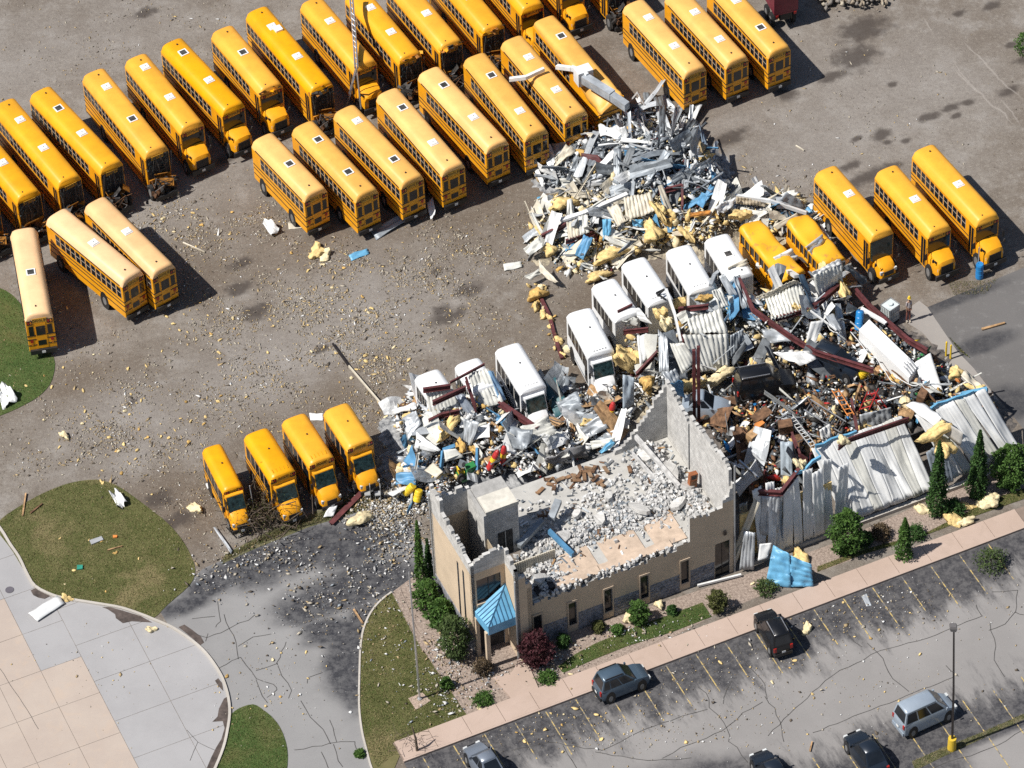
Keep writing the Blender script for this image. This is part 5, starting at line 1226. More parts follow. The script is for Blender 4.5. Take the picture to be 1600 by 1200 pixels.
S('blue sheet folded at the far side of the buff heap', BLUE, [(1088, 318), (1096, 300), (1106, 304), (1098, 326)], dz=_up2(.2, .8, .8, .2), ribs=2)
S('cream strip between the two crushed yellow buses', CREAM, [(1208, 353), (1245, 332), (1249, 338), (1215, 359)], dz=_up2(.5, .7, .6, .4), crump=.04)
def _up(*v): return tuple(q + .35 for q in v)
# garage wreckage
S('broad corrugated roof sheet sloping over the collapsed garage', OWSHEET, [(1073, 499), (1127, 483), (1138, 521), (1079, 521)], dz=_up(.8, .9, .6, .5), ribs=8, amp=.07, axis=1, group=None)
S('broad corrugated wall sheet hanging below it in half shade', OWSHEET, [(1066, 524), (1138, 522), (1140, 574), (1091, 583)], dz=_up(.7, .8, .1, .1), ribs=9, amp=.07, axis=1)
S('white sheet leaning against the insulation blanket', WSHEET, [(995, 525), (1014, 521), (1017, 550), (1000, 573)], dz=_up(1.0, 1.0, .4, .2), ribs=3, axis=1)
S('grey-white ribbed sheet standing mid wreck', LGREY, [(1028, 515), (1043, 528), (1045, 578), (1030, 582)], dz=_up(1.2, 1.2, .2, .2), ribs=4, axis=1)
S('dusty ribbed sheet right of the standing one', OWSHEET, [(1046, 537), (1070, 536), (1087, 563), (1066, 585)], dz=_up(.9, .9, .4, .2), ribs=5, axis=1)
S('shaded blue sheet bent over the peak of the office wall', BLUE, [(1048, 599), (1066, 594), (1070, 622), (1048, 614)], dz=_up(1.0, 1.0, .1, .2), ribs=3, axis=1)
S('grey ribbed sheet just above the office peak', LGREY, [(1034, 582), (1058, 578), (1064, 596), (1046, 600)], dz=_up(.9, .9, .7, .6), ribs=4, axis=1)
S('upright grey-blue panel beside the insulation blanket', mat('blue_grey_light', (.36, .42, .48), .5), [(973, 585), (991, 590), (991, 632), (973, 641)], dz=_up(1.5, 1.5, 0, 0), ribs=2, axis=1)
S('striped grey sheet at the right rim of the broad one', MGREY, [(1141, 524), (1161, 514), (1163, 531), (1141, 560)], dz=_up(.9, .9, .5, .3), ribs=5, axis=1)
S('dark grey strip leaning on the striped sheet', DGREY, [(1141, 563), (1163, 533), (1168, 540), (1146, 573)], dz=_up(.2, .8, .6, .1))
S('white roof flap covering the nose of a shuttle', WSHEET, [(986, 482), (999, 481), (1020, 507), (1000, 501)], absz=(2.8, 2.8, 2.2, 2.2), ribs=3)
S('off-white flap folded under the red strut', OWSHEET, [(968, 500), (998, 497), (996, 510), (968, 508)], absz=(2.5, 2.6, 2.1, 2.0), crump=.1)
S('row of upright corrugated sheets, the large crumpled front', OWSHEET, [(1195, 466), (1251, 442), (1264, 482), (1206, 502)], dz=_up(1.0, 1.0, 0, 0), ribs=11, amp=.10, axis=1, crump=.1)
S('folded top of the large crumpled front', CREAM, [(1181, 465), (1243, 437), (1252, 442), (1196, 467)], dz=_up(1.0, 1.0, 1.0, 1.0), ribs=11, amp=.08, axis=1)
S('second row of upright corrugated sheets near the parked buses', OWSHEET, [(1272, 430), (1316, 412), (1317, 443), (1277, 466)], dz=_up(1.1, 1.1, .1, .1), ribs=8, amp=.10, axis=1, crump=.08)
S('folded top of the second corrugated row', WSHEET, [(1268, 426), (1312, 404), (1317, 412), (1273, 431)], dz=_up(1.1, 1.1, 1.1, 1.1), ribs=6, axis=1)
S('dark blue-grey strip between the corrugated rows', mat('dark_blue_strip', (.05, .09, .14), .5), [(1247, 430), (1257, 428), (1274, 478), (1268, 480)], dz=_up(.8, .8, .2, .2))
S('white sheet dropping beneath the corrugated rows', WSHEET, [(1259, 534), (1267, 503), (1288, 500), (1274, 537)], dz=_up(.2, 1.2, 1.2, .2), ribs=2)
S('white torn foam board above the dark cars', WSHEET, [(1208, 551), (1264, 548), (1276, 562), (1250, 572)], dz=_up(1.0, 1.1, .8, .7), crump=.12)
S('pale crumpled sheet under the long maroon beam', LGREY, [(1190, 515), (1232, 512), (1240, 533), (1196, 536)], dz=_up(.4, .4, .2, .2), crump=.14)
S('grey angular sheet folded in the workshop gap', LGREY, [(1287, 491), (1303, 491), (1315, 514), (1305, 517)], dz=_up(.8, .8, .4, .3))
S('bluish channel sheets running down from the holed shuttle', LGREY, [(1123, 432), (1132, 427), (1153, 461), (1139, 462)], dz=_up(1.3, 1.4, .6, .6), ribs=3, axis=1)
S('cream ribbed sheet below the bluish channels', OWSHEET, [(1112, 455), (1126, 449), (1140, 478), (1124, 482)], dz=_up(1.0, 1.0, .6, .6), ribs=4, axis=1)
S('grey sheets bundled beside the maroon diagonal', MGREY, [(1146, 432), (1156, 430), (1172, 480), (1160, 482)], dz=_up(1.1, 1.1, .5, .5), ribs=3, axis=1)
S('dark grey tarpaulin-like sheet beside the teal-fronted bus', DGREY, [(1317, 412), (1332, 418), (1362, 440), (1345, 446)], dz=_up(.8, .6, .1, .2), crump=.16)
S('white sectional door leaf lying in three strips', WSHEET, [(1430, 566), (1454, 551), (1475, 616), (1441, 607)], absz=(1.6, 1.6, 1.0, 1.0), ribs=3, amp=.02, crump=.01, axis=1)
S('tan corrugated sheet by the asphalt side', CREAM, [(1502, 585), (1509, 577), (1541, 611), (1526, 613)], dz=_up(.8, .9, .6, .5), ribs=2)
S('pale curved sheet draped on the street wall top', WSHEET, [(1415, 628), (1446, 627), (1474, 648), (1464, 664)], absz=(4.2, 4.2, 4.4, 4.0), curl=-.25, crump=.03, ribs=2)
S('scuffed grey panel resting on the street wall', mat('scuffed_grey', (.36, .35, .33), .7), [(1470, 654), (1505, 677), (1501, 696), (1466, 672)], absz=(4.4, 4.4, 3.6, 3.6), crump=.04)
S('grey board inside the blue frame', STEEL, [(1498, 629), (1527, 620), (1536, 633), (1505, 642)], dz=_up(.9, .9, .7, .7), crump=.02)
S('torn white sheet over the nose of the crushed yellow bus', WSHEET, [(1208, 402), (1236, 388), (1248, 404), (1222, 420)], absz=(2.6, 2.7, 2.0, 1.9), crump=.12, ribs=2)
S('grey sheet folded over the tilted yellow bus roof', LGREY, [(1258, 386), (1284, 366), (1296, 384), (1270, 402)], absz=(2.6, 2.7, 2.1, 2.0), crump=.12, ribs=3)
S('white sheet bent around the clean shuttle nose', OWSHEET, [(1082, 448), (1112, 434), (1122, 452), (1092, 466)], absz=(2.6, 2.7, 1.9, 1.8), crump=.10, ribs=3)
S('cream sheet lying on the holed shuttle front', CREAM, [(1136, 418), (1166, 404), (1176, 424), (1146, 436)], absz=(2.9, 2.95, 2.3, 2.2), crump=.10, ribs=4)
S('broad off-white sheet draped below the hooded shuttle', OWSHEET, [(812, 668), (856, 652), (872, 676), (828, 694)], dz=(.8, .9, .4, .3), ribs=4, crump=.12)
S('broad grey sheet in the gap between the two shuttle groups', MGREY, [(868, 628), (902, 612), (914, 640), (880, 652)], dz=(.6, .7, .3, .2), ribs=3, crump=.12)
S('teal sheet standing between the two shuttle groups', mat('teal_sheet', (.04, .12, .14), .5), [(846, 600), (868, 590), (892, 640), (868, 652)], dz=(.9, .9, .2, .2), crump=.08)
S('pale sheet tilted beside the office back wall', LGREY, [(905, 668), (938, 648), (950, 668), (918, 686)], dz=(.7, .8, .4, .3), ribs=3, crump=.1)
# west end
S('corrugated sheet bowed over the leftmost shuttle', OWSHEET, [(664, 609), (706, 602), (722, 643), (674, 660)], absz=(3.05, 3.05, 1.9, 1.7), ribs=8, amp=.06, axis=1)
S('corrugated sheet bowed over the second shuttle', OWSHEET, [(730, 585), (763, 575), (788, 630), (749, 637)], absz=(3.05, 3.1, 1.9, 1.8), ribs=6, amp=.06, axis=1)
S('light blue curved sheet between two shuttles', mat('sky_blue_sheet', (.25, .42, .62), .4), [(763, 579), (771, 580), (791, 624), (780, 627)], absz=(3.15, 3.0, 1.8, 2.0), crump=.05)
S('blue-grey slab slanting across the west heap', mat('blue_grey_slab', (.30, .34, .40), .5, .2), [(711, 618), (725, 615), (753, 659), (735, 660)], absz=(2.7, 2.7, 1.5, 1.4), crump=.06)
S('ribbed white sheets hanging at the west heap front', LGREY, [(724, 654), (749, 660), (736, 697), (725, 695)], dz=_up(.6, .6, 0, 0), ribs=4, axis=1)
S('white sheet drooping to the blue door', WSHEET, [(651, 675), (689, 703), (681, 706), (648, 700)], dz=_up(.6, .3, .1, .1), ribs=2)
S('white ribbed strip reaching west over the dirt', WSHEET, [(612, 641), (648, 628), (651, 638), (613, 647)], dz=_up(.1, .5, .4, 0), ribs=1)
S('ribbed grey sheets standing at the west tip', LGREY, [(628, 652), (650, 641), (658, 661), (637, 688)], dz=_up(.5, .7, .4, .1), ribs=4)
S('blue three-cornered sheet by the driveway rubble', BLUE, [(631, 720), (644, 695), (655, 733), (649, 739)], dz=_up(.1, 1.0, .2, .05), ribs=2)
S('flat blue sheet beside the yellow barrels', BLUE, [(619, 739), (650, 737), (650, 757), (618, 757)], dz=_up(.4, .5, .2, .2), ribs=2)
S('white board inside the blue door frame', OWSHEET, [(693, 703), (712, 701), (725, 714), (696, 721)], dz=_up(.4, .5, .2, .1), crump=.02)
S('cream board lying by the stairwell', CREAM, [(663, 735), (677, 722), (692, 737), (682, 746)], dz=_up(.2, .3, .2, .1), crump=.02)
S('grey crumpled roofing beyond the stair head', MGREY, [(786, 663), (834, 674), (823, 703), (800, 699)], dz=_up(.7, .7, .1, .1), crump=.16)
S('white ribbed sheet by the square-fronted bus', WSHEET, [(483, 646), (505, 646), (505, 657), (485, 656)], dz=(-.1, -.1, -.12, -.12), ribs=3, crump=.02)
S('dark grey wall sheet behind the third middle bus', MGREY, [(578, 360), (643, 325), (651, 334), (588, 374)], dz=(-.1, .1, .1, -.1), ribs=2, crump=.03)
S('curved white sheet by the fourth middle bus', WSHEET, [(668, 318), (676, 308), (682, 332), (673, 343)], dz=(.1, .5, .3, 0), curl=.1)
S('crumpled white sheet near the first middle bus', WSHEET, [(408, 347), (422, 341), (437, 357), (424, 368)], dz=(.1, .4, .2, 0), crump=.16)
S('small blue sheet lying flat on the open dirt', BLUEL, [(544, 398), (573, 388), (577, 396), (549, 407)], dz=(-.12,) * 4, ribs=2, crump=.02)
S('small grey board by the first middle bus', CREAM, [(450, 348), (471, 347), (472, 356), (451, 358)], dz=(-.14,) * 4, crump=.01)
S('white panel lying on the plaza kerb', WSHEET, [(44, 958), (89, 930), (101, 942), (58, 970)], dz=(-.05,) * 4, crump=.02, ribs=1)
S('narrow silver strip by the narrow yellow bus', LGREY, [(333, 824), (337, 823), (363, 860), (361, 865)], dz=(.0, 0, 0, 0), crump=.02)
S('white panel with red stripe in the verge', WSHEET, [(505, 808), (513, 793), (527, 790), (521, 806)], dz=(0, .3, .3, 0), crump=.03)
S('light grey panel fallen in the car park', LGREY, [(1346, 931), (1354, 927), (1362, 946), (1354, 947)], dz=(-.15,) * 4, crump=.01)
S('crumpled car-sized roof skin grey with dust', mat('dust_grey', (.30, .30, .31), .9, var=.3), [(851, 716), (914, 693), (918, 712), (853, 727)], dz=(.7, .7, .1, .1), crump=.12)
S('dusty white sheet by the crushed roof skin', OWSHEET, [(922, 690), (962, 683), (958, 694), (925, 702)], dz=(.5, .5, .3, .3))
S('light blue sheet at the office back wall', BLUEL, [(936, 706), (955, 686), (962, 693), (940, 709)], dz=(.4, .8, .7, .4), ribs=2)
S('blue-grey panel standing by the workshop', mat('blue_grey_light', (.36, .42, .48), .5), [(1219, 690), (1239, 690), (1238, 745), (1220, 742)], dz=(1.2, 1.2, .2, .2), ribs=2, axis=1)
S('white ribbed sheet behind the street wall top', WSHEET, [(1280, 672), (1296, 662), (1303, 692), (1288, 703)], dz=(1.1, 1.1, .3, .3), ribs=3, axis=1)
S('short row of ribbed sheets behind the ridge', LGREY, [(1343, 648), (1392, 636), (1394, 658), (1346, 672)], dz=(1.0, 1.0, .2, .2), ribs=6, axis=1)
S('ribbed white offcut hanging in the doorway gap', LGREY, [(1155, 788), (1168, 784), (1168, 830), (1158, 832)], absz=(3.0, 3.0, 1.2, 1.2), ribs=2, axis=1)
# beams
MB_ = lambda lb, pts, **k: beam('steel_beam', pts, MAROON, lb, **k)
MB_('maroon beam reaching out over the dirt from the buff heap', [(846, 370), (884, 351)], dz=.6); MB_('maroon beam below the white edge member', [(884, 378), (929, 363)], dz=.5)
MB_('maroon beam end under the cream corrugated sheet', [(911, 335), (943, 319)], dz=.6); MB_('maroon frame corner above the buff heap', [(1029, 300), (1066, 291), (1066, 325)], dz=(.9, .9, .3))
MB_('maroon purlin across the broad corrugated sheets', [(1079, 515), (1108, 519), (1137, 521)], dz=.9); MB_('maroon purlin behind the broad roof sheet', [(1060, 484), (1107, 479)], dz=.8)
MB_('long maroon beam crossing the garage wreck', [(1155, 437), (1177, 485), (1236, 527), (1275, 551), (1365, 579)], dz=(1.4, 1.0, 1.0, 1.2, 1.3), w=.26); MB_('maroon sill under the large crumpled front', [(1212, 498), (1263, 484)], dz=.4)
MB_('maroon beam meeting the second corrugated row', [(1272, 479), (1311, 446)], dz=.8, w=.34); MB_('long maroon beam along the walkway side', [(1337, 454), (1358, 478), (1418, 531), (1449, 549)], dz=.9, w=.3)
MB_('maroon girt over the leftmost shuttle', [(661, 610), (704, 604)], absz=(3.25, 3.2)); MB_('maroon girt between the leftmost shuttles', [(676, 630), (728, 606)], absz=(2.9, 3.2)); MB_('curved maroon girt at the west heap', [(670, 659), (690, 649), (718, 643)], dz=.7)
MB_('maroon girt dropping from the second shuttle', [(728, 592), (744, 641)], absz=(3.3, 2.1)); MB_('thin maroon girt over the second shuttle roof', [(703, 598), (757, 569)], absz=(3.2, 3.3), w=.12, h=.14)
MB_('heavy dark beam below the hooded shuttle', [(780, 630), (812, 652), (840, 671)], dz=.9, w=.4); MB_('maroon beam propping the insulation blanket', [(994, 586), (1027, 551)], dz=(.6, 1.3))
MB_('red-brown strut on the shuttle with the red strut', [(965, 487), (988, 476)], absz=(2.8, 2.85), w=.14, h=.14); MB_('maroon strut below the shuttle flaps', [(968, 520), (1013, 515)], dz=.7, w=.16)
MB_('maroon frame post folded at the doorway', [(1184, 769), (1220, 771), (1258, 722)], absz=(4.4, 4.3, 4.6), w=.3, group=None); MB_('maroon beam behind the ridge of the street wall', [(1310, 700), (1325, 688), (1420, 655)], absz=(3.9, 3.9, 3.9), w=.16, group=None)
MB_('rusty beam lying between drive and short buses', [(517, 820), (592, 745)], dz=.05, w=.5, h=.25); MB_('maroon beam in the workshop debris', [(1237, 678), (1250, 712), (1262, 720)], dz=.9, w=.2); MB_('maroon post near the red frame', [(1330, 625), (1340, 675)], dz=1.0, w=.2)
MB_('maroon beam under the crushed yellow bus nose', [(1227, 418), (1262, 400), (1282, 385)], dz=.9, w=.24)
OB_ = lambda lb, m, pts, **k: beam('roof_member', pts, m, lb, group=None, flange=False, **k)
OB_('white edge member crossing the buff heap', WSHEET, [(876, 344), (911, 333), (980, 303)], dz=.8, w=.4, h=.14); OB_('white edge member along the far rim of the buff heap', WSHEET, [(1149, 306), (1203, 314), (1260, 333)], dz=.9, w=.22, h=.2)
OB_('white bent gutter over the crushed yellow bus', WSHEET, [(1181, 415), (1224, 418), (1245, 432)], dz=1.3, w=.45, h=.2); OB_('grey arched gutter by the clean shuttle', LGREY, [(1110, 446), (1116, 430), (1140, 412)], dz=1.6, w=.3, h=.16)
OB_('orange-brown channel in the buff heap', RUSTY, [(1078, 336), (1110, 332)], dz=.7, w=.4, h=.1); OB_('white post standing in the garage wreck', WSHEET, [(1041, 453), (1054, 490), (1064, 535)], absz=(4.0, 3.4, 2.6), w=.2, h=.2)
OB_('white bent frame sticking out of the grey heap', WSHEET, [(985, 158), (996, 144), (1008, 166)], dz=(.6, 1.4, .6), w=.12, h=.12); OB_('thin white strut in the grey heap', WSHEET, [(997, 186), (1015, 209)], dz=.5, w=.14, h=.1)
OB_('white strut on the tilted bus roof side', STEEL, [(1283, 352), (1300, 382)], dz=1.6, w=.16, h=.12); OB_('white rail along the walkway beam', WSHEET, [(1345, 482), (1385, 505)], dz=.7, w=.4, h=.1)
OB_('white post standing in the workshop litter', WSHEET, [(1133, 645), (1140, 690)], absz=(2.6, .6), w=.22, h=.22); OB_('silver rail beside the end wall', CHROME, [(1155, 720), (1185, 747)], absz=(4.3, 4.4), w=.14, h=.14)
OB_('white angle in the foreground planting bed', PAPER, [(1090, 915), (1158, 898)], absz=(.15, .15), w=.16, h=.12); OB_('white diagonal rod in the garage wreck', WSHEET, [(1263, 483), (1307, 516)], dz=1.2, w=.1, h=.1)
OB_('black bracket on the shuttle front edge', BLK, [(1027, 462), (1038, 452), (1025, 458), (1040, 468)], absz=(3.0, 3.1, 2.9, 2.9), w=.1, h=.1)
OB_('thin dark cable pole lying on the open dirt', DSTEEL, [(520, 537), (545, 572)], absz=(.1, .12), w=.16, h=.1); OB_('pale splintered pole lying on the open dirt', CREAM, [(545, 572), (612, 650)], absz=(.12, .3), w=.12, h=.12)
# street wall of the garage: every sheet a part
garage = thing('garage_street_wall', (*UW(14, 2), 0), 0, 'buckled off-white metal garage wall facing the car park', 'wall')
GO = UW(14, 2)
def wall_sheet(u0, u1, zt, back, seed, m, lean_jit=.3, uskew=0., zb=.15, w0=0.0, joined=False):
    """one tall ribbed sheet, foot on the street line, head leaning back (away from the street)"""
    r = np.random.default_rng(seed); nv, nh = 15, 9
    V = np.zeros((nv, nh, 3)); t = np.linspace(0, 1, nv); s = np.linspace(0, 1, nh)
    jb = back + (0 if joined else r.uniform(-lean_jit, lean_jit)); jt = zt + (0 if joined else r.uniform(-.15, .15)); w0 = w0 + (0 if joined else r.uniform(-.08, .12)); ph = r.uniform(0, 6, 3); bow = r.uniform(-.25, .25)
    for i in range(nv):
        for j in range(nh):
            rb = .05 * (1 if j in (1, 4, 7) else 0) * (-1)
            u = u0 + (u1 - u0) * s[j] + uskew * t[i]
            if joined:
                un = u0 + (u1 - u0) * s[j]; b_ = .35 * math.sin(un * .55 + 1) + .16 * math.sin(un * 1.7 + 3 * t[i]); dnt = .17 * math.sin(un * 3.9 + 2.2 * math.sin(5 * t[i])) + .09 * math.sin(un * 7.7 + 8 * t[i])
                w = w0 + jb * t[i] + rb - b_ * math.sin(math.pi * t[i]) + dnt * math.sin(math.pi * min(1, t[i] * 1.4 + .1)); u += .07 * math.sin(un * 2 + 4 * t[i])
            else: w = w0 + jb * t[i] + rb - bow * math.sin(math.pi * t[i]) + .07 * math.sin(6 * t[i] + ph[1] + 2 * s[j]) + .025 * r.standard_normal(); u += .05 * math.sin(4 * t[i] + ph[0])
            z = zb + (jt - zb) * t[i] + (.05 * math.sin(u * 2.3) * t[i])
            V[i, j] = (OX + u * Ux + w * Wx - GO[0], OY + u * Uy + w * Wy - GO[1], z * VS)
    T = V.reshape(-1, 3); off = np.array([Wx, Wy, .0]) * .03; n = len(T); I = np.arange(n).reshape(nv, nh)
    Q = np.stack([I[:-1, :-1], I[:-1, 1:], I[1:, 1:], I[1:, :-1]], -1).reshape(-1, 4)
    ed = np.concatenate([I[:, 0], I[-1, 1:], I[-2::-1, -1], I[0, -2:0:-1]]); e2 = np.roll(ed, -1)
    me = np_mesh('wall_sheet', np.concatenate([T, T + off]), np.concatenate([Q, Q[:, ::-1] + n, np.stack([ed, e2, e2 + n, ed + n], 1)]), [m]); ob('wall_sheet', me, garage)
u = 2.2; k = 0
while u < 9.4:
    wd = R_.uniform(.75, 1.05); wall_sheet(u, u + wd, R_.uniform(4.2, 4.8), R_.uniform(.3, 1.1), k, WSHEET, uskew=R_.uniform(-.1, .4), zb=R_.uniform(.1, .4), w0=-.1)
    u += wd + R_.choice([.01, .02, .03, .28]); k += 1
while u < 18.4:
    wd = .95; wall_sheet(u, u + wd, 3.65, 4.2, k, WSHEET if k % 4 else OWSHEET, uskew=-1.0, zb=.5, joined=True); u += wd; k += 1
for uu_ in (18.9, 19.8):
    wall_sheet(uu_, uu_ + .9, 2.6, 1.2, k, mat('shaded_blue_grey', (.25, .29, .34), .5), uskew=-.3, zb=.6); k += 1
u = 20.8
while u < 26.9:
    wd = .92; wall_sheet(u, u + wd, 3.8, 3.6, k, WSHEET if k % 3 else OWSHEET, uskew=-2.1 - .1 * (k % 2), zb=.8, joined=(k % 3 != 0)); u += wd + (.12 if k % 3 == 0 else 0); k += 1
def gob(name, mb, m): 
    me = mb.build(name, m, fn=lambda u, w, z: (OX + u * Ux + w * Wx - GO[0], OY + u * Uy + w * Wy - GO[1], z)); return ob(name, me, garage)
def trim(pts):
    mb = MB(); r = random.Random(len(pts)); P = []
    for a, b in zip(pts[:-1], pts[1:]):
        n = max(2, int((Vector(b) - Vector(a)).length / .8))
        P += [Vector(a).lerp(Vector(b), k / n) + Vector((0, r.uniform(-.10, .10), r.uniform(-.09, .09))) for k in range(n)]
    P.append(Vector(pts[-1]))
    for a, b in zip(P[:-1], P[1:]): mb.hexa([tuple(q + Vector((0, s, z))) for z in (-.13, .07) for q, s in ((a, -.13), (b, -.13), (b, .05), (a, .05))])
    gob('eave_trim', mb, BLUEL)
trim([(6.2, 1.0, 4.5), (8.8, 1.5, 4.75)]); trim([(8.8, 1.6, 4.7), (9.6, 4.1, 3.85), (13.6, 4.25, 3.7)]); trim([(19.2, 3.6, 3.9), (24.4, 3.7, 3.9)])
mb = MB(); mb.bx(1.0, 27, -.15, .25, -.1, .22); gob('footing', mb, KERBM)
mb = MB()
for uu_ in (1.2, 5.2, 9.5, 13.6, 18.4, 22.5): mb.bx(uu_, uu_ + .2, 4.6, 4.8, 0, 3.0)
gob('frame_post', mb, MAROON)['kind'] = 'stuff'
mb = MB(); mb.bx(1.0, 9.5, .75, .9, .1, 3.2); gob('wall_insulation', mb, INS)
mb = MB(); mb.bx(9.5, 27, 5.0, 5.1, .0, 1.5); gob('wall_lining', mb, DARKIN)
S('long pale channel leaning from the doorway to the folded post', CREAM, [(1134, 886), (1147, 889), (1187, 786), (1179, 778)], absz=(.1, .1, 4.3, 4.4), ribs=2, amp=.1, crump=.02, axis=1)
S('grey ribbed sheets behind the leaning channel', LGREY, [(1155, 890), (1178, 890), (1180, 832), (1162, 830)], absz=(.2, .2, 2.6, 2.6), ribs=4, axis=1, crump=.04)
S('weathered ribbed sheet under the folded maroon post', LGREY, [(1186, 838), (1216, 832), (1219, 773), (1190, 775)], absz=(1.7, 1.7, 4.2, 4.2), ribs=5, axis=1, crump=.05)
S('bright blue roof piece fallen on the planting bed, longer half', BLUEL, [(1196, 914), (1208, 851), (1234, 866), (1236, 918)], absz=(.1, 1.9, 1.8, .1), ribs=5, axis=1, crump=.13)
S('bright blue roof piece fallen on the planting bed, shorter half', BLUEL, [(1236, 917), (1233, 867), (1268, 882), (1271, 917)], absz=(.15, 1.7, 1.5, .1), ribs=5, axis=1, crump=.13)
S('white appliance lid behind the bright blue roof piece', WSHEET, [(1184, 876), (1187, 850), (1206, 848), (1200, 872)], absz=(.9, 1.7, 1.7, 1.0), crump=.04)

# trail of torn roof edge over the open dirt, slack cables over the wreck
MB_('maroon strip trailing from the buff heap over the dirt', [(838, 452), (858, 492), (868, 530), (878, 560)], dz=.12, w=.3, h=.12)
for i, pts in enumerate([[(1166, 590), (1180, 560), (1200, 545), (1225, 548)], [(1150, 610), (1168, 625), (1172, 650), (1160, 672)], [(1325, 405), (1345, 440), (1352, 470)], [(1260, 470), (1290, 500), (1312, 520)], [(900, 600), (925, 585), (950, 600), (962, 640)], [(840, 640), (862, 655), (890, 650), (920, 640)], [(1330, 520), (1370, 560), (1400, 600)], [(700, 640), (712, 690), (740, 720)], [(1000, 180), (1020, 210), (1015, 250)], [(960, 270), (985, 285), (1030, 280)], [(880, 345), (900, 372), (935, 380)], [(1190, 640), (1230, 650), (1270, 640)], [(1400, 590), (1440, 600), (1480, 640)], [(640, 640), (655, 690), (640, 730)]]):
    P = [Vector(PH(p[0], p[1], .75 + .35 * math.sin(k * 2.1 + i))) for k, p in enumerate(pts)]; Q = []
    for k in range(len(P) - 1):
        for j in range(5): t_ = j / 5; Q.append(P[k].lerp(P[k + 1], t_) + Vector((.12 * math.sin(5 * t_ + i), .12 * math.cos(4 * t_ + k), -.25 * math.sin(math.pi * t_))))
    Q.append(P[-1]); mb = MB(); mb.tube([tuple(q) for q in Q], .035, 5); o = ob('loose_cable', mb.build('loose_cable', [WSHEET, BLK, LGREY][i % 3])); tag(o, '%s slack cable over %s' % (['white', 'black', 'grey'][i % 3], ['the dark van', 'the white post', 'the tarpaulin-like sheet', 'the white dropped sheet', 'the gap between shuttle groups', 'the sheets below the hooded shuttle', 'the white truck box', 'the west heap front', 'the grey heap top', 'the grey heap foot', 'the cream hanging sheets', 'the workshop litter', 'the white door leaf', 'the west tip'][i]), 'cable')
# ------------------------------------------------------------------ loose pieces lying on the heaps and the lot
ZONES = {
 'gap': [(838, 655), (850, 605), (880, 585), (905, 610), (960, 600), (975, 640), (940, 670), (870, 690)], 'link': [(1110, 300), (1180, 300), (1262, 318), (1300, 372), (1285, 400), (1225, 345), (1150, 345), (1105, 330)],
 'grey': [(838, 280), (870, 245), (925, 205), (968, 178), (1020, 160), (1085, 182), (1118, 240), (1130, 300), (1050, 302), (880, 300)],
 'buff': [(832, 330), (860, 303), (1110, 296), (1250, 305), (1285, 345), (1240, 372), (1150, 345), (1090, 385), (1010, 385), (935, 440), (870, 425), (850, 395), (825, 390)],
 'garage': [(962, 560), (1000, 500), (1110, 452), (1180, 415), (1310, 390), (1330, 470), (1260, 560), (1150, 592), (1072, 622), (985, 650), (965, 600)],
 'shop': [(1080, 640), (1150, 600), (1250, 560), (1330, 480), (1420, 530), (1500, 590), (1560, 640), (1440, 655), (1330, 690), (1230, 760), (1165, 770), (1150, 720)],
 'west': [(608, 650), (650, 600), (690, 620), (770, 600), (800, 640), (860, 665), (900, 620), (960, 610), (990, 650), (960, 690), (840, 745), (800, 735), (735, 745), (690, 775), (640, 790), (612, 750), (640, 700)]}
def zpick(z):
    P = ZONES[z]; x0 = min(p[0] for p in P); x1 = max(p[0] for p in P); y0 = min(p[1] for p in P); y1 = max(p[1] for p in P)
    while True:
        x = R_.uniform(x0, x1); y = R_.uniform(y0, y1)
        if inpoly(x, y, P): return x, y
PAL = {'grey': [(LGREY, 'light grey', 4), (MGREY, 'mid grey', 3), (DGREY, 'dark grey', 2), (WSHEET, 'white', 4), (CREAM, 'cream', 1), (BLUE, 'blue', .5)],
       'buff': [(CREAM, 'cream', 4), (OWSHEET, 'off-white', 4), (WSHEET, 'white', 3), (LGREY, 'light grey', 2), (BLUE, 'blue', 1.2), (DGREY, 'dark grey', 1)],
       'garage': [(OWSHEET, 'off-white', 3), (LGREY, 'light grey', 3), (WSHEET, 'white', 3), (MGREY, 'mid grey', 2), (BLUE, 'blue', .5), (DGREY, 'dark grey', 1)],
       'shop': [(DGREY, 'dark grey', 3), (WSHEET, 'white', 3), (LGREY, 'light grey', 3), (BROWN, 'brown', 2), (WOOD, 'tan', 1.2), (OWSHEET, 'off-white', 2), (BLUEL, 'blue', .3)],
       'west': [(OWSHEET, 'off-white', 3), (WSHEET, 'white', 3), (LGREY, 'light grey', 3), (MGREY, 'mid grey', 2), (BLUE, 'blue', 1), (WOOD, 'tan', 1.5), (DGREY, 'dark grey', 1)]}
PAL['gap'] = [(DGREY, 'dark grey', 3), (MGREY, 'mid grey', 2), (OWSHEET, 'off-white', 2), (LGREY, 'light grey', 2), (WOOD, 'tan', 1)]; PAL['link'] = PAL['buff']
WHERE = {'gap': 'the gap between the shuttle groups', 'link': 'the rubble bridge behind the crushed yellow buses', 'grey': 'the grey metal heap beside the middle row', 'buff': 'the buff heap beyond the shuttles', 'garage': 'the collapsed garage roof', 'shop': 'the littered workshop floor', 'west': 'the heap around the leftmost shuttles'}
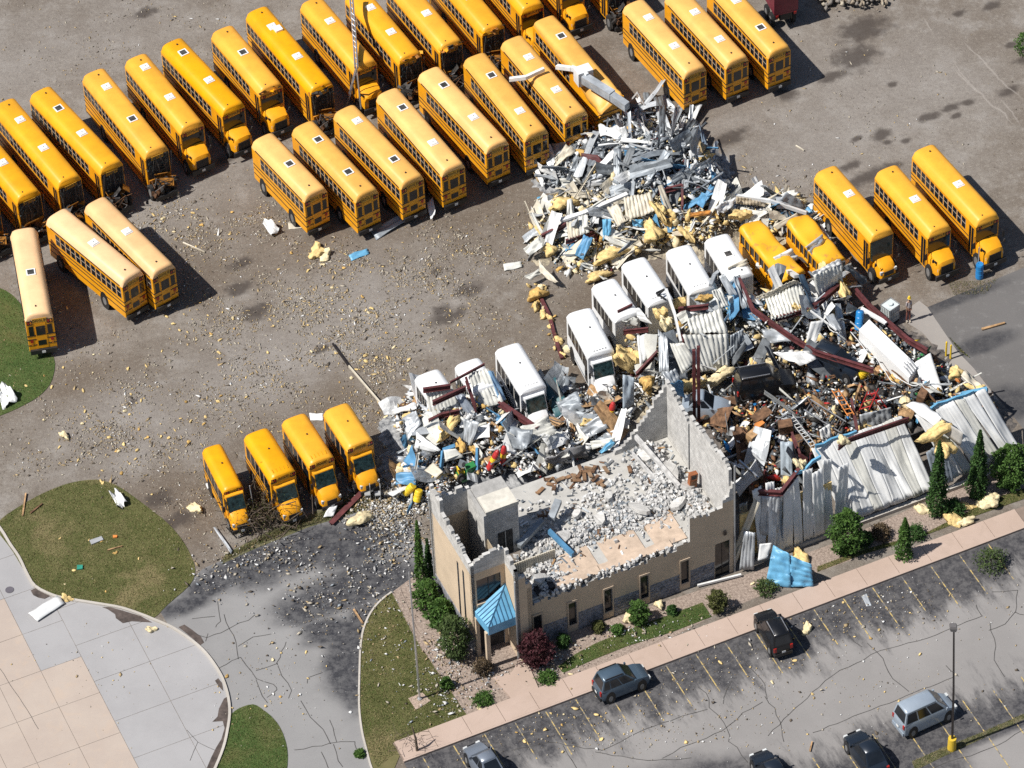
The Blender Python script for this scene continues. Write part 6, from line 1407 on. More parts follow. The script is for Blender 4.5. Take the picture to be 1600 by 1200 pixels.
def scrap(name, zone, L, W, kind='scrap'):
    px, py = zpick(zone); x, y, z = PH(px, py, 0)
    m, cn, _ = R_.choices(PAL[zone], [p[2] for p in PAL[zone]])[0]
    k = R_.random(); yaw = R_.uniform(0, math.pi) if zone != 'grey' else R_.choice([R_.gauss(1.05, .22), R_.gauss(1.75, .25), R_.gauss(.2, .4)]); pit = R_.gauss(0, .17 if zone == 'grey' else .28); rol = R_.gauss(0, .35)
    nu_, nv_ = 5, 4; V = []; ph = [R_.uniform(0, 6) for _ in range(4)]; cu = R_.uniform(-.5, .5) * (R_.random() < .5); fold = R_.uniform(-.9, .9) * (R_.random() < .4)
    Mr = Matrix.Rotation(yaw, 3, 'Z') @ Matrix.Rotation(pit, 3, 'Y') @ Matrix.Rotation(rol, 3, 'X')
    for i in range(nu_ + 1):
        for j in range(nv_ + 1):
            a = i / nu_ - .5; b = j / nv_ - .5
            zz = .06 * math.sin(7 * a + ph[0]) * math.cos(5 * b + ph[1]) + cu * a * a * 2 + fold * W * max(0, b) + R_.uniform(-.02, .02) + (.03 if j % 2 else 0)
            V.append(Mr @ Vector((a * L + R_.uniform(-.03, .03), b * W * (1 + .25 * math.sin(3 * a + ph[2])), zz)))
    nn = Mr @ Vector((0, 0, -.025)); n = len(V); mn = min(v.z for v in V); dz = z - mn * .55 + R_.uniform(.0, .12)
    VV = [(x + v.x, y + v.y, dz + v.z) for v in V] + [(x + v.x + nn.x, y + v.y + nn.y, dz + v.z + nn.z) for v in V]
    w_ = nv_ + 1; F = [(i * w_ + j, (i + 1) * w_ + j, (i + 1) * w_ + j + 1, i * w_ + j + 1) for i in range(nu_) for j in range(nv_)]
    F2 = [tuple(q + n for q in f[::-1]) for f in F]
    ed = [i * w_ for i in range(nu_ + 1)] + [nu_ * w_ + j for j in range(1, w_)] + [i * w_ + nv_ for i in range(nu_ - 1, -1, -1)] + [j for j in range(nv_ - 1, 0, -1)]
    F3 = [(ed[k2_], ed[k2_ - 1], ed[k2_ - 1] + n, ed[k2_] + n) for k2_ in range(len(ed))]
    mb = MB(); mb.add(VV, F + F2 + F3); o = ob(name, mb.build(name, m))
    if kind == 'scrap': tag(o, 'torn %s sheet-metal scrap on %s' % (cn, WHERE[zone]), 'metal scrap', 'sheet scraps on ' + WHERE[zone])
    else: tag(o, 'narrow %s strip on %s' % (cn, WHERE[zone]), 'strip', 'strips on ' + WHERE[zone])
for zone, n in (('grey', 66), ('buff', 60), ('garage', 36), ('shop', 42), ('west', 46), ('gap', 18), ('link', 22)):
    for k in range(n):
        la, lb_, wa, wb_ = {'grey': (2.4, 5.0, .40, .90), 'buff': (1.3, 3.4, .5, 1.2), 'garage': (1.4, 4.0, .6, 1.7), 'shop': (1.2, 3.8, .5, 1.5), 'west': (1.6, 4.0, .6, 1.6), 'gap': (1.2, 3.2, .4, 1.2), 'link': (1.2, 3.4, .4, 1.1)}[zone]
        scrap('metal_scrap', zone, R_.uniform(la, lb_), R_.uniform(wa, wb_))
for zone, n in (('grey', 62), ('buff', 45), ('garage', 34), ('shop', 50), ('west', 52)):
    for k in range(n): scrap('metal_strip', zone, R_.uniform(1.6, 5.0), R_.uniform(.08, .24), 'strip')
# insulation: lumpy torn batts
def lump(seed, flat=.55, n=9, m_=7):
    r = np.random.default_rng(seed); V = []; c = r.uniform(-1, 1, (7, 3)); a = r.uniform(.15, .42, 7)
    for i in range(m_ + 1):
        th = math.pi * i / m_
        for j in range(n):
            ph = 2 * math.pi * j / n; d = np.array([math.sin(th) * math.cos(ph), math.sin(th) * math.sin(ph), math.cos(th)])
            k = 1 + sum(a[q] * math.sin(3.1 * d @ c[q] * 2 + q) for q in range(7)) * .42 + r.uniform(-.10, .10)
            V.append(tuple(d * k * np.array([1, .72, flat])))
    F = [(i * n + j, (i + 1) * n + j, (i + 1) * n + (j + 1) % n, i * n + (j + 1) % n) for i in range(m_) for j in range(n)]
    return V, F
LUMPS = []
for k in range(12):
    V, F = lump(k, .5 + .2 * (k % 2)); mb = MB(); mb.add(V, F); LUMPS.append(mb.build('insulation_clump', [INS, INSP, INSO, INS][k % 4], smooth=True))
BIGL = []
def batt_mesh(seed):
    """torn glass-wool batt: a creased, folded pad with frayed rim"""
    r = np.random.default_rng(seed); n, m_ = 26, 12; V = []; f_ = r.uniform(2, 6, 8); p_ = r.uniform(0, 6, 8)
    for i in range(m_ + 1):
        th = math.pi * i / m_
        for j in range(n):
            ph = 2 * math.pi * j / n; x = math.sin(th) * math.cos(ph); y = math.sin(th) * math.sin(ph); z = math.cos(th)
            rim = 1 + .18 * math.sin(3 * ph + p_[0]) + .12 * math.sin(5 * ph + p_[1]) + r.uniform(-.14, .14)
            cr = .22 * abs(math.sin(f_[0] * x + p_[2] + 2 * y)) + .16 * abs(math.sin(f_[1] * y * 1.4 + f_[2] * x + p_[3])) + r.uniform(-.10, .10)
            V.append((x * rim, y * .75 * rim, z * .34 + (cr - .15) * (1 if z > -.2 else 0) * math.sin(th) + .22 * math.sin(2 * x + p_[4])))
    F = [(i * n + j, (i + 1) * n + j, (i + 1) * n + (j + 1) % n, i * n + (j + 1) % n) for i in range(m_) for j in range(n)]
    return V, F
for k in range(6):
    V, F = batt_mesh(40 + k); mb = MB(); mb.add(V, F); BIGL.append(mb.build('insulation_batt', [INS, INSP][k % 2], smooth=True))
def clump(x, y, z, s, lb, grp, k=None, fl=1.0, big=False):
    me = R_.choice(BIGL if big else LUMPS); o = ob('insulation_batt' if big else 'insulation_clump', me, None, (x, y, z), (R_.uniform(-.4, .4), R_.uniform(-.4, .4), R_.uniform(0, 6.2)))
    o.scale = (s * R_.uniform(.8, 1.5), s * R_.uniform(.7, 1.1), s * fl); return tag(o, lb, 'insulation', grp)
def batt(px, py, rx, ry, rz, lb, m=INS, dz=.35, yaw=0.0, absz=None):
    p = P3(px, py, absz) if absz is not None else PH(px, py, dz); o = ob('insulation_batt', BIGL[len(lb) % 6].copy(), None, p, (.1, -.1, yaw)); o.data.materials[0] = m
    o.scale = (rx, ry, rz * 1.5); return tag(o, lb, 'insulation')
batt(980, 560, 1.15, 1.5, 1.3, 'large yellow insulation blanket draped beside a shuttle nose', INS, .9, .4)
batt(1040, 505, .5, .9, .7, 'pale insulation hanging above the ribbed sheets', INSP, 1.5, .2); batt(1068, 470, 1.5, .5, .5, 'row of yellow batts behind the broad roof sheet', INS, .9, UA); batt(1100, 466, .8, .45, .4, 'tan insulation scrap behind the broad roof sheet', INSO, .9, UA)
batt(1012, 600, .8, .7, .6, 'dark yellow batt near the upright grey-blue panel', INSO, .7, 1); batt(1032, 490, .6, .8, .6, 'yellow batt stuck on the white post', INS, 1.7, .6); batt(1080, 600, 1.3, .6, .6, 'long buff insulation roll behind the columns', INS, .7, UA); batt(1120, 590, 1.5, .6, .6, 'long pale insulation roll towards the dark car', INSP, .6, UA)
batt(880, 320, 1.3, .7, .5, 'yellow batt under the light blue strip on the buff heap', INS, .5, .3); batt(1030, 330, .5, 1.5, .6, 'tall yellow batt beside the large cream corrugated sheet', INS, .8, .4); batt(1020, 365, .8, 1.6, .6, 'long yellow batt sliding to the shuttle roofs', INS, .6, .2); batt(1075, 365, .6, 1.2, .5, 'yellow batt between the orange channel and shuttle', INS, .5, .5)
batt(955, 400, 1.6, .7, .5, 'yellow batts strewn behind the first shuttles', INS, .3, UA); batt(935, 433, 1.2, .5, .4, 'yellow batt at the shuttle tail', INS, .2, UA); batt(860, 392, .6, .8, .4, 'yellow batt at the outer end of the buff heap', INS, .3, .6); batt(1157, 335, 1.0, .6, .5, 'yellow batt near the buff corrugated sheet', INS, .6, .3)
batt(840, 462, .9, .6, .5, 'yellow batt on the maroon strip over the dirt', INSO, .2, .3); batt(1290, 425, .6, 1.0, .5, 'yellow batt between the corrugated rows', INS, 1.1, .3); batt(1318, 455, .5, 1.3, .5, 'yellow batt hanging off the second corrugated row', INS, .7, .2); batt(1245, 480, .4, .5, .4, 'yellow scrap on the corrugated front', INS, .7, .2)
batt(700, 670, 1.3, .6, .5, 'yellow batt on the west heap front', INS, .6, .9); batt(718, 700, .45, .9, .6, 'orange foam piece by the blue door frame', INSO, .6, .3); batt(742, 703, .4, .8, .5, 'second orange foam piece by the blue door frame', INSO, .5, .9); batt(920, 662, .7, .7, .5, 'bright yellow batt behind the office', INS, .7, .4); batt(640, 655, .8, .5, .4, 'yellow batt at the west tip', INS, .4, .2)
batt(1475, 700, .9, 1.5, .6, 'yellow batt bulging through the street wall', INS, absz=3.0, yaw=.3); batt(1460, 676, 1.4, .7, .6, 'yellow batt on the street wall top', INS, absz=4.0, yaw=.3); batt(1250, 725, .5, .6, .5, 'yellow scrap caught on the folded post', INSP, absz=4.7, yaw=.3); batt(1318, 690, .5, .5, .4, 'yellow tuft on the ridge of the street wall', INSP, absz=4.8)
batt(1495, 585, .7, .7, .5, 'yellow batt by the tan corrugated sheet', INS, .9, .2); batt(1525, 605, 1.0, .4, .3, 'yellow strip on the tan corrugated sheet', INS, 1.0, -.6)
for px, py, s, lb in [(1490, 812, .8, 'yellow batt on the verge by the middle evergreen'), (1510, 815, .6, 'yellow scrap on the pavement edge'), (1512, 790, .5, 'upright yellow scrap between the evergreens'), (1545, 785, .9, 'flattened yellow batt on the verge'), (1445, 795, .8, 'yellow batt under the street wall edge'), (1260, 982, .55, 'yellow batt beside the black car'), (1250, 875, .9, 'yellow batt behind the blue roof piece'), (940, 955, .5, 'yellow batt by the office wall'), (982, 965, .55, 'pale batt behind the green bush'), (1030, 945, .5, 'pale batt in the planting bed'), (495, 392, .8, 'yellow batt on the open dirt'), (507, 398, .6, 'second yellow batt on the open dirt'), (565, 812, .9, 'yellow batt on the driveway rubble'), (100, 680, .45, 'yellow tuft on the dirt by the mound'), (305, 793, .6, 'yellow tuft by the narrow bus'), (236, 982, .45, 'tan batt on the plaza kerb'), (105, 934, .5, 'tan scrap on the plaza kerb'), (1090, 300, .5, 'x')]:
    if lb != 'x':
        x, y = PZ(px, py, .15); clump(x, y, .12, s, lb, None, big=True, fl=.7)
nins = 0
for k in range(26):
    t_ = R_.random(); x, y = PZ(836 + 42 * t_ + R_.gauss(0, 7), 448 + 112 * t_ + R_.gauss(0, 6)); clump(x, y, .08, R_.uniform(.12, .38), 'yellow insulation tuft along the maroon strip over the dirt', 'insulation tufts along the maroon strip')
for zone, n in (('buff', 30), ('garage', 26), ('west', 24), ('shop', 26), ('grey', 8)):
    for k in range(n):
        px, py = zpick(zone); x, y, z = PH(px, py, .12); clump(x, y, z + .1, R_.uniform(.22, .55), 'torn yellow insulation tuft on ' + WHERE[zone], 'insulation tufts on ' + WHERE[zone])
LOTZ = [(60, 590, 130, 70, 14), (260, 640, 170, 90, 30), (330, 500, 90, 60, 16), (500, 480, 120, 90, 18), (600, 560, 90, 60, 16), (200, 720, 120, 40, 12), (300, 340, 80, 40, 10), (620, 650, 40, 50, 12), (940, 1120, 260, 60, 18), (1300, 1030, 200, 120, 16), (450, 1060, 110, 100, 8), (170, 860, 110, 60, 8)]
LOTN = ['the dirt beside the far grass', 'the dirt between the grass mound and short buses', 'the dirt before the pale-roofed buses', 'the dirt around the small blue sheet', 'the dirt around the dark cable pole', 'the dirt along the mound rim', 'the dirt near the first middle bus', 'the dirt west of the leftmost shuttle', 'the car park near the slate-grey crossover', 'the car park between black crossover and silver minivan', 'the lower driveway', 'the grass mound']
for zi, (cx, cy, rx, ry, n) in enumerate(LOTZ):
    for k in range(n):
        px, py = cx + R_.gauss(0, .5) * rx, cy + R_.gauss(0, .5) * ry; x, y = PZ(px, py)
        clump(x, y, .04, R_.uniform(.08, .20), 'small torn yellow scrap on ' + LOTN[zi], 'insulation scraps scattered over the paving and dirt', fl=.42)

# ------------------------------------------------------------------ what nobody could count: chips, flecks and litter
def flakes(name, XYZ, size, mats, w, flat=.35, elong=1.6):
    n = len(XYZ); ang = NP.uniform(0, 6.28, n); s = size if isinstance(size, np.ndarray) else np.full(n, size)
    base = np.array([[1, 0, 0], [0, 1, 0], [-1, 0, 0], [0, -1, 0], [0, 0, 1], [0, 0, -1]], float)
    B = np.repeat(base[None], n, 0) * (1 + NP.uniform(-.35, .35, (n, 6, 1))); B[:, :, 0] *= NP.uniform(.8, elong, (n, 1)); B[:, :, 2] *= flat
    tl = NP.normal(0, .4, n); B[:, :, 2] += B[:, :, 0] * tl[:, None] * .6
    c_, s_ = np.cos(ang)[:, None], np.sin(ang)[:, None]
    X = B[:, :, 0] * c_ - B[:, :, 1] * s_; Y = B[:, :, 0] * s_ + B[:, :, 1] * c_
    V = np.stack([X, Y, B[:, :, 2] * VS], -1) * s[:, None, None]; V[:, :, 0] += XYZ[:, 0:1]; V[:, :, 1] += XYZ[:, 1:2]; V[:, :, 2] += XYZ[:, 2:3] * VS
    tri = np.array([[0, 1, 4], [1, 2, 4], [2, 3, 4], [3, 0, 4], [1, 0, 5], [2, 1, 5], [3, 2, 5], [0, 3, 5]])
    F = (tri[None] + (np.arange(n) * 6)[:, None, None]).reshape(-1, 3)
    mi = np.repeat(NP.choice(len(mats), n, p=np.array(w) / sum(w)), 8)
    o = ob(name, np_mesh(name, V.reshape(-1, 3), F, mats, mi)); o['kind'] = 'stuff'; return o
def pts_blobs(bl):
    out = []
    for cx, cy, rx, ry, n in bl:
        a = NP.normal(0, .5, (n, 2)); out += [PZ(cx + rx * p, cy + ry * q) for p, q in a]
    return np.array(out)
def on_plan(XY, lim=None):
    u = (XY[:, 0] - OX) * Ux + (XY[:, 1] - OY) * Uy; w = (XY[:, 0] - OX) * Wx + (XY[:, 1] - OY) * Wy
    return ~((u > -23.4) & (u < .3) & (w > -.9) & (w < 12.4))
fl = pts_blobs([(330, 470, 260, 130, 5200), (520, 480, 240, 130, 6500), (650, 440, 230, 110, 4600), (280, 640, 300, 110, 7000), (600, 600, 120, 90, 3000), (150, 700, 190, 60, 1600), (330, 350, 170, 50, 2600), (760, 400, 120, 90, 1400), (200, 60, 300, 120, 1500), (330, 150, 160, 100, 500), (850, 560, 80, 70, 700), (300, 800, 120, 60, 700), (1220, 290, 100, 40, 450), (1300, 150, 220, 140, 450), (1440, 260, 120, 120, 160)])
fl = fl[on_plan(fl)]
_k = (np.sin(fl[:, 0] * .55 + 1.3 * np.sin(fl[:, 1] * .4)) * np.sin(fl[:, 1] * .62 + 1.1 * np.sin(fl[:, 0] * .33 + 1)) + .6 * np.sin(fl[:, 0] * 1.7 + 2 * np.sin(fl[:, 1] * .9)) * np.sin(fl[:, 1] * 1.9 + np.sin(fl[:, 0] * 1.2)))
fl = fl[NP.random(len(fl)) < (.5 + .75 * _k).clip(.06, 1)]; sz = np.exp(NP.normal(math.log(.038), .48, len(fl))).clip(.015, .12)
FPALE = mat('fleck_pale', (.42, .375, .30), .9, var=.2)
FTAN = mat('fleck_tan', (.40, .30, .165), .9, var=.2)
FDRK = mat('fleck_dark', (.12, .095, .07), .9, var=.3)
flakes('insulation_flecks', np.c_[fl, np.full(len(fl), .02)], sz, [FPALE, FTAN, INS, PAPER, FDRK], [6, 3.6, .8, .5, 2.2], .16, 3.6)
pk = pts_blobs([(950, 1140, 330, 50, 700), (1300, 950, 330, 50, 900), (1350, 1060, 260, 90, 300), (1100, 1060, 200, 50, 350), (420, 1060, 130, 110, 260), (150, 1050, 160, 110, 90)])
pk = pk[(pk[:, 0] * nk[0] + pk[:, 1] * nk[1] > koff + .1) | (pk[:, 0] < -8)]
flakes('litter_flecks', np.c_[pk, np.full(len(pk), .03)], np.exp(NP.normal(math.log(.036), .6, len(pk))).clip(.02, .2), [INS, FPALE, PAPER, FDRK, FTAN], [2, 3, 2, 2, 3], .4)
wh = pts_blobs([(600, 785, 60, 50, 2400), (620, 850, 55, 55, 650), (540, 920, 100, 60, 330), (500, 950, 120, 70, 200), (600, 1010, 70, 80, 160), (700, 1015, 45, 50, 420), (640, 780, 40, 40, 900), (700, 1080, 60, 50, 350), (760, 1040, 40, 30, 300), (790, 1015, 20, 14, 260), (1000, 985, 150, 30, 350), (860, 1030, 60, 40, 260), (420, 870, 100, 30, 300), (340, 900, 60, 40, 150)])
wh = wh[on_plan(wh)]; flakes('block_chips', np.c_[wh, NP.uniform(.03, .12, len(wh))], np.exp(NP.normal(math.log(.045), .60, len(wh)))  .clip(.015, .15), [BLOCKR, PAPER, FPALE, MGREY, FTAN, FDRK], [3, 2, 4, 1.4, 3, 2], .30, 2.8)
def zone_bits(name, zone, n, mats, w, s0=.12):
    Pz = np.array([PH(*zpick(zone), 0) for _ in range(n)]); Pz[:, 2] += NP.uniform(-.12, .22, n)
    flakes(name, Pz, np.exp(NP.normal(math.log(s0), .55, n)).clip(.04, .5), mats, w, .45, 3.2)
zone_bits('metal_rubble', 'grey', 1800, [LGREY, WSHEET, MGREY, DGREY, MAROON, INS, FTAN], [4, 4, 3, 4, .6, .3, .6], .10)
zone_bits('insulation_rubble', 'buff', 2800, [INS, INSP, WSHEET, CREAM, DGREY, MAROON, INSO, BLUE], [2.6, 4, 3.4, 3.4, 4, .5, 1, .2], .10)
zone_bits('roof_rubble', 'garage', 2000, [WSHEET, LGREY, INS, DGREY, CREAM, MAROON, ENG], [4, 3, 1.6, 4, 2, 1, 3], .10)
zone_bits('workshop_litter', 'shop', 5500, [ENG, BROWN, WSHEET, INS, DGREY, WOOD, REDP, GRN, BARREL, YELP, LGREY, ORNG], [9, 4, 2.2, 1.6, 6, 1.6, .35, .2, .25, .15, 1.6, .3], .11)
zone_bits('west_rubble', 'west', 4000, [WSHEET, LGREY, BLOCKR, DGREY, WOOD, INS, ENG, BROWN, REDP, BLUE], [4, 3, 3, 3.4, 1.4, 1.2, 3.2, 1.2, .1, .25], .11)

zone_bits('gap_rubble', 'gap', 900, [ENG, DGREY, WSHEET, INS, BROWN, LGREY, MAROON], [5, 4, 2, 1.5, 2, 2, 1], .11)
zone_bits('link_rubble', 'link', 900, [WSHEET, CREAM, INSP, DGREY, LGREY, MAROON, ENG], [4, 3, 3, 3, 3, 1, 2], .11)
# ------------------------------------------------------------------ cars
def car(label, loc, rz, col, L=4.6, W=1.84, H=1.56, kind='suv', group=None, vs_mat=None, z=0.0):
    t = thing('parked_car' if kind != 'van' else 'parked_minivan', (*loc, z), rz, label, {'suv': 'car', 'sedan': 'car', 'van': 'minivan'}[kind], group)
    h = W / 2; x0, x1 = -L / 2, L / 2; belt = {'suv': .62, 'sedan': .64, 'van': .60}[kind] * H; hoodz = belt - .02
    prof = {'suv': [(x0, .80, .42, belt - .18), (x0 + .12, .92, .32, belt - .02), (x0 + .9, 1, .25, belt), (x1 - 1.5, 1, .25, belt), (x1 - .9, .98, .25, hoodz - .02), (x1 - .25, .90, .28, hoodz - .16), (x1, .72, .40, hoodz - .36)],
            'sedan': [(x0, .80, .40, belt - .12), (x0 + .15, .92, .30, belt - .02), (x0 + .9, 1, .22, belt + .01), (x1 - 1.6, 1, .22, belt), (x1 - .9, .98, .22, hoodz - .06), (x1 - .25, .88, .25, hoodz - .22), (x1, .70, .36, hoodz - .40)],
            'van': [(x0, .84, .42, belt - .10), (x0 + .10, .94, .30, belt), (x0 + .9, 1, .24, belt), (x1 - 1.4, 1, .24, belt), (x1 - .8, .97, .24, hoodz - .10), (x1 - .25, .88, .27, hoodz - .28), (x1, .70, .38, hoodz - .46)]}[kind]
    mb = MB()
    mb.loft([[(x, -h * k * .93, a), (x, -h * k, a + .22), (x, -h * k, b - .14), (x, -h * k * .94, b), (x, h * k * .94, b), (x, h * k, b - .14), (x, h * k, a + .22), (x, h * k * .93, a)] for x, k, a, b in prof])
    me = mb.build('body', col, smooth=True); me.set_sharp_from_angle(angle=rad(38)); ob('body', me, t)
    xb0, xt0, xt1, xb1 = {'suv': (x0 + .08, x0 + .40, x1 - 2.30, x1 - 1.30), 'sedan': (x0 + .55, x0 + 1.25, x1 - 2.3, x1 - 1.45), 'van': (x0 + .06, x0 + .32, x1 - 1.95, x1 - .95)}[kind]
    wb, wt = h * .94, h * .72; zb, zt = belt - .03, H - .06
    mb = MB(); mb.hexa([(xb0, -wb, zb), (xb1, -wb, zb), (xb1, wb, zb), (xb0, wb, zb), (xt0, -wt, zt), (xt1, -wt, zt), (xt1, wt, zt), (xt0, wt, zt)]); ob('cabin', mb.build('cabin', col), t)
    mb = MB()
    mb.loft([[(x, -wt * k, zt - .01), (x, -wt * k * .9, zt + a), (x, 0, zt + a + .03), (x, wt * k * .9, zt + a), (x, wt * k, zt - .01)] for x, k, a in ((xt0 - .02, .94, .0), (xt0 + .12, 1.03, .05), (xt1 - .15, 1.03, .055), (xt1 + .03, .95, .0))])
    ob('roof', mb.build('roof', col, smooth=True), t)
    def quad(name, a, b, c, d, m, off):
        mb = MB(); o_ = Vector(off) * .012; P = [Vector(p) for p in (a, b, c, d)]; mb.hexa([tuple(p - o_) for p in P] + [tuple(p + o_) for p in P]); return ob(name, mb.build(name, m), t)
    def on(p0, p1, p2, p3, u0, u1, v0, v1):
        f = lambda u, v: tuple((1 - v) * ((1 - u) * p0[i] + u * p1[i]) + v * ((1 - u) * p3[i] + u * p2[i]) for i in range(3)); return f(u0, v0), f(u1, v0), f(u1, v1), f(u0, v1)
    quad('windshield', *on((xb1, -wb, zb), (xb1, wb, zb), (xt1, wt, zt), (xt1, -wt, zt), .05, .95, .06, .94), GLASS, (1, 0, .8))
    quad('rear_window', *on((xb0, -wb, zb), (xb0, wb, zb), (xt0, wt, zt), (xt0, -wt, zt), .08, .92, .12, .92), GLASS, (-1, 0, .4))
    cuts = {'suv': ((.05, .24), (.27, .58), (.61, .94)), 'sedan': ((.10, .50), (.53, .92)), 'van': ((.04, .30), (.33, .60), (.63, .93))}[kind]
    for s in (-1, 1):
        for a, b in cuts: quad('side_window', *on((xb0, s * wb, zb), (xb1, s * wb, zb), (xt1, s * wt, zt), (xt0, s * wt, zt), a, b, .12, .90), GLASS, (0, s, .3))
        for xw in (x0 + .85, x1 - .92): ob('wheel', cached(('cw', kind), lambda: wheel_mesh(.355, .22)), t, (xw, s * (h - .10), .355)); ob('wheel_arch', cached('carch', lambda: carch()), t, (xw, s * (h + .0), .40))
        mb = MB(); mb.bx(x0 - .02, x0 + .14, s * (h - .20) - .10, s * (h - .20) + .12, belt - .30 if kind != 'van' else belt - .28, belt - .04); ob('tail_lamp', mb.build('tail_lamp', RED), t)
        mb = MB(); mb.bx(x1 - .26, x1 - .07, s * (h - .32) - .2, s * (h - .32) + .14, hoodz - .38, hoodz - .24); ob('headlamp', mb.build('headlamp', LAMPG), t)
        mb = MB(); mb.bx(xb1 - .32, xb1 - .18, s * (h + .02) - .02, s * (h + .16), belt, belt + .14); ob('wing_mirror', mb.build('wing_mirror', col), t)
        if kind == 'suv': mb = MB(); mb.bx(xt0 + .15, xt1 - .2, s * wt * .92 - .025, s * wt * .92 + .025, H, H + .05); ob('roof_rail', mb.build('roof_rail', DSTEEL if 'blue' in label or 'grey' in label else CHROME), t)
    mb = MB(); mb.bx(x0 - .06, x0 + .1, -h * .86, h * .86, .32, .52); ob('bumper', mb.build('bumper', BLK if kind != 'van' else col), t)
    mb = MB(); mb.bx(x0 - .075, x0 - .06, -.16, .16, .56, .68) if kind != 'sedan' else mb.bx(x0 - .05, x0 + .0, -.16, .16, .56, .68); ob('number_plate', mb.build('number_plate', PAPER), t)
    mb = MB(); mb.bx(x1 - .06, x1 + .01, -h * .5, h * .5, .45, .62); ob('grille', mb.build('grille', BLK), t)
    return t
def carch():
    mb = MB(); mb.cyl((0, -.012, 0), (0, .012, 0), .43, n=18); return mb.build('wheel_arch', BLK)
def cpaint(name, c): return mat(name, c, .28, .25, var=.04, spec=.6)
SLATE = cpaint('paint_slate', (.075, .115, .16)); NIGHT = cpaint('paint_black', (.012, .013, .016)); SILV = cpaint('paint_silver', (.34, .40, .47)); INKB = cpaint('paint_dark_blue', (.018, .026, .04)); BLGR = cpaint('paint_blue_grey', (.19, .22, .27))
x, y = PZ(972, 1078); car('slate-grey crossover parked along the pavement in front of the office', (x, y), UA + .02, SLATE, group='cars left in the car park')
x, y = PZ(1207, 1000); car('black crossover with silver roof rails parked nose to the pavement', (x, y), UA + rad(86), NIGHT, group='cars left in the car park')
x, y = PZ(1445, 1128); car('silver minivan parked beside the tall lamp post', (x, y), UA + .06, SILV, 5.1, 1.98, 1.75, 'van', 'cars left in the car park')
x, y = PZ(1352, 1190); car('dark sedan parked across the bays near the silver minivan', (x, y), UA + rad(92), INKB, 4.8, 1.82, 1.45, 'sedan', 'cars left in the car park')
x, y = PZ(757, 1206); c_ = car('blue-grey car at the picture edge below the lawn corner', (x, y), UA + rad(95), BLGR, 4.5, 1.8, 1.5, 'sedan', 'cars left in the car park')
x, y = PZ(1203, 1220); car('dark car mostly cut off by the bottom edge of the picture', (x, y), UA + rad(90), INKB, 4.6, 1.8, 1.5, 'sedan', 'cars left in the car park')
x, y = PZ(1196, 626); car('black van-like car buried in the workshop debris', (x, y), rad(10), NIGHT, 5.4, 2.1, 1.9, 'suv', 'cars wrecked inside the garage', z=.3)
x, y = PZ(1308, 590); car('dark blue car under white foam board in the workshop', (x, y), rad(-35), INKB, 4.6, 1.85, 1.55, 'suv', 'cars wrecked inside the garage', z=.3)
x, y = PZ(1104, 655); car('silver hatchback just behind the broken end wall', (x, y), rad(-8), SILV, 4.2, 1.8, 1.5, 'sedan', 'cars wrecked inside the garage', z=.25)
# dump truck at the top edge
x, y = PZ(1228, 48); t = thing('dump_truck', (x, y, 0), UA + rad(84), 'maroon dump truck loaded with pale gravel', 'truck')
DKRED = mat('truck_maroon', (.16, .02, .035), .45)
mb = MB()
for b in ((0, 5.5, -1.2, -1.1, 1.3, 2.5), (0, 5.5, 1.1, 1.2, 1.3, 2.5), (0, .1, -1.1, 1.1, 1.3, 2.5), (5.4, 5.5, -1.1, 1.1, 1.3, 2.9), (0, 5.5, -1.1, 1.1, 1.2, 1.32)): mb.bx(*b)
ob('bed', mb.build('bed', DKRED), t)
mb = MB(); mb.bx(0, 5.5, -1.24, -1.06, 2.5, 2.6); mb.bx(0, 5.5, 1.06, 1.24, 2.5, 2.6); ob('bed_rail', mb.build('bed_rail', WSHEET), t)['kind'] = 'stuff'
mb = MB(); mb.loft([[(x_, -1.05, 1.4), (x_, -1.0, 2.2 + a), (x_, -.4, 2.42 + a), (x_, .4, 2.45 + a), (x_, 1.0, 2.2 + a), (x_, 1.05, 1.4)] for x_, a in ((.15, -.1), (1.2, .05), (2.6, .1), (4, .02), (5.3, -.05))]); ob('gravel_load', mb.build('gravel_load', mat('load_gravel', (.36, .34, .31), .95, var=.25, scale=6, bump=.8)), t)
mb = MB(); mb.bx(5.8, 7.4, -1.15, 1.15, .9, 2.9); ob('cab', mb.build('cab', DKRED), t); mb = MB(); mb.bx(.2, 8.6, -.5, .5, .7, 1.2); ob('chassis', mb.build('chassis', BLK), t); mb = MB(); mb.bx(7.4, 8.8, -.9, .9, .9, 1.9); ob('hood', mb.build('hood', DKRED), t)
for xw in (1.0, 2.2, 7.9):
    for s in (-1, 1): ob('wheel', cached('wheel', None), t, (xw, s * 1.05, .5))
for s in (-1, 1): mb = MB(); mb.bx(-.05, 0, s * .9 - .12, s * .9 + .12, 1.05, 1.2); ob('tail_lamp', mb.build('tail_lamp', RED), t)
# low dark trailer in the truck's shade
# gravel heap at the top edge
XY = np.array([PZ(1335 + 30 * a, -4 + 11 * b) for a, b in NP.normal(0, .8, (520, 2))]); c_ = np.array(PZ(1335, -6)); d_ = np.hypot(*(XY - c_).T)
flakes('stone_heap', np.c_[XY, (.9 - d_ * .22).clip(.05, 1)], NP.uniform(.10, .30, len(XY)), [FPALE, mat('stone_tan', (.30, .25, .19), .9), mat('stone_grey', (.22, .2, .18), .9)], [2, 3, 3], .8)
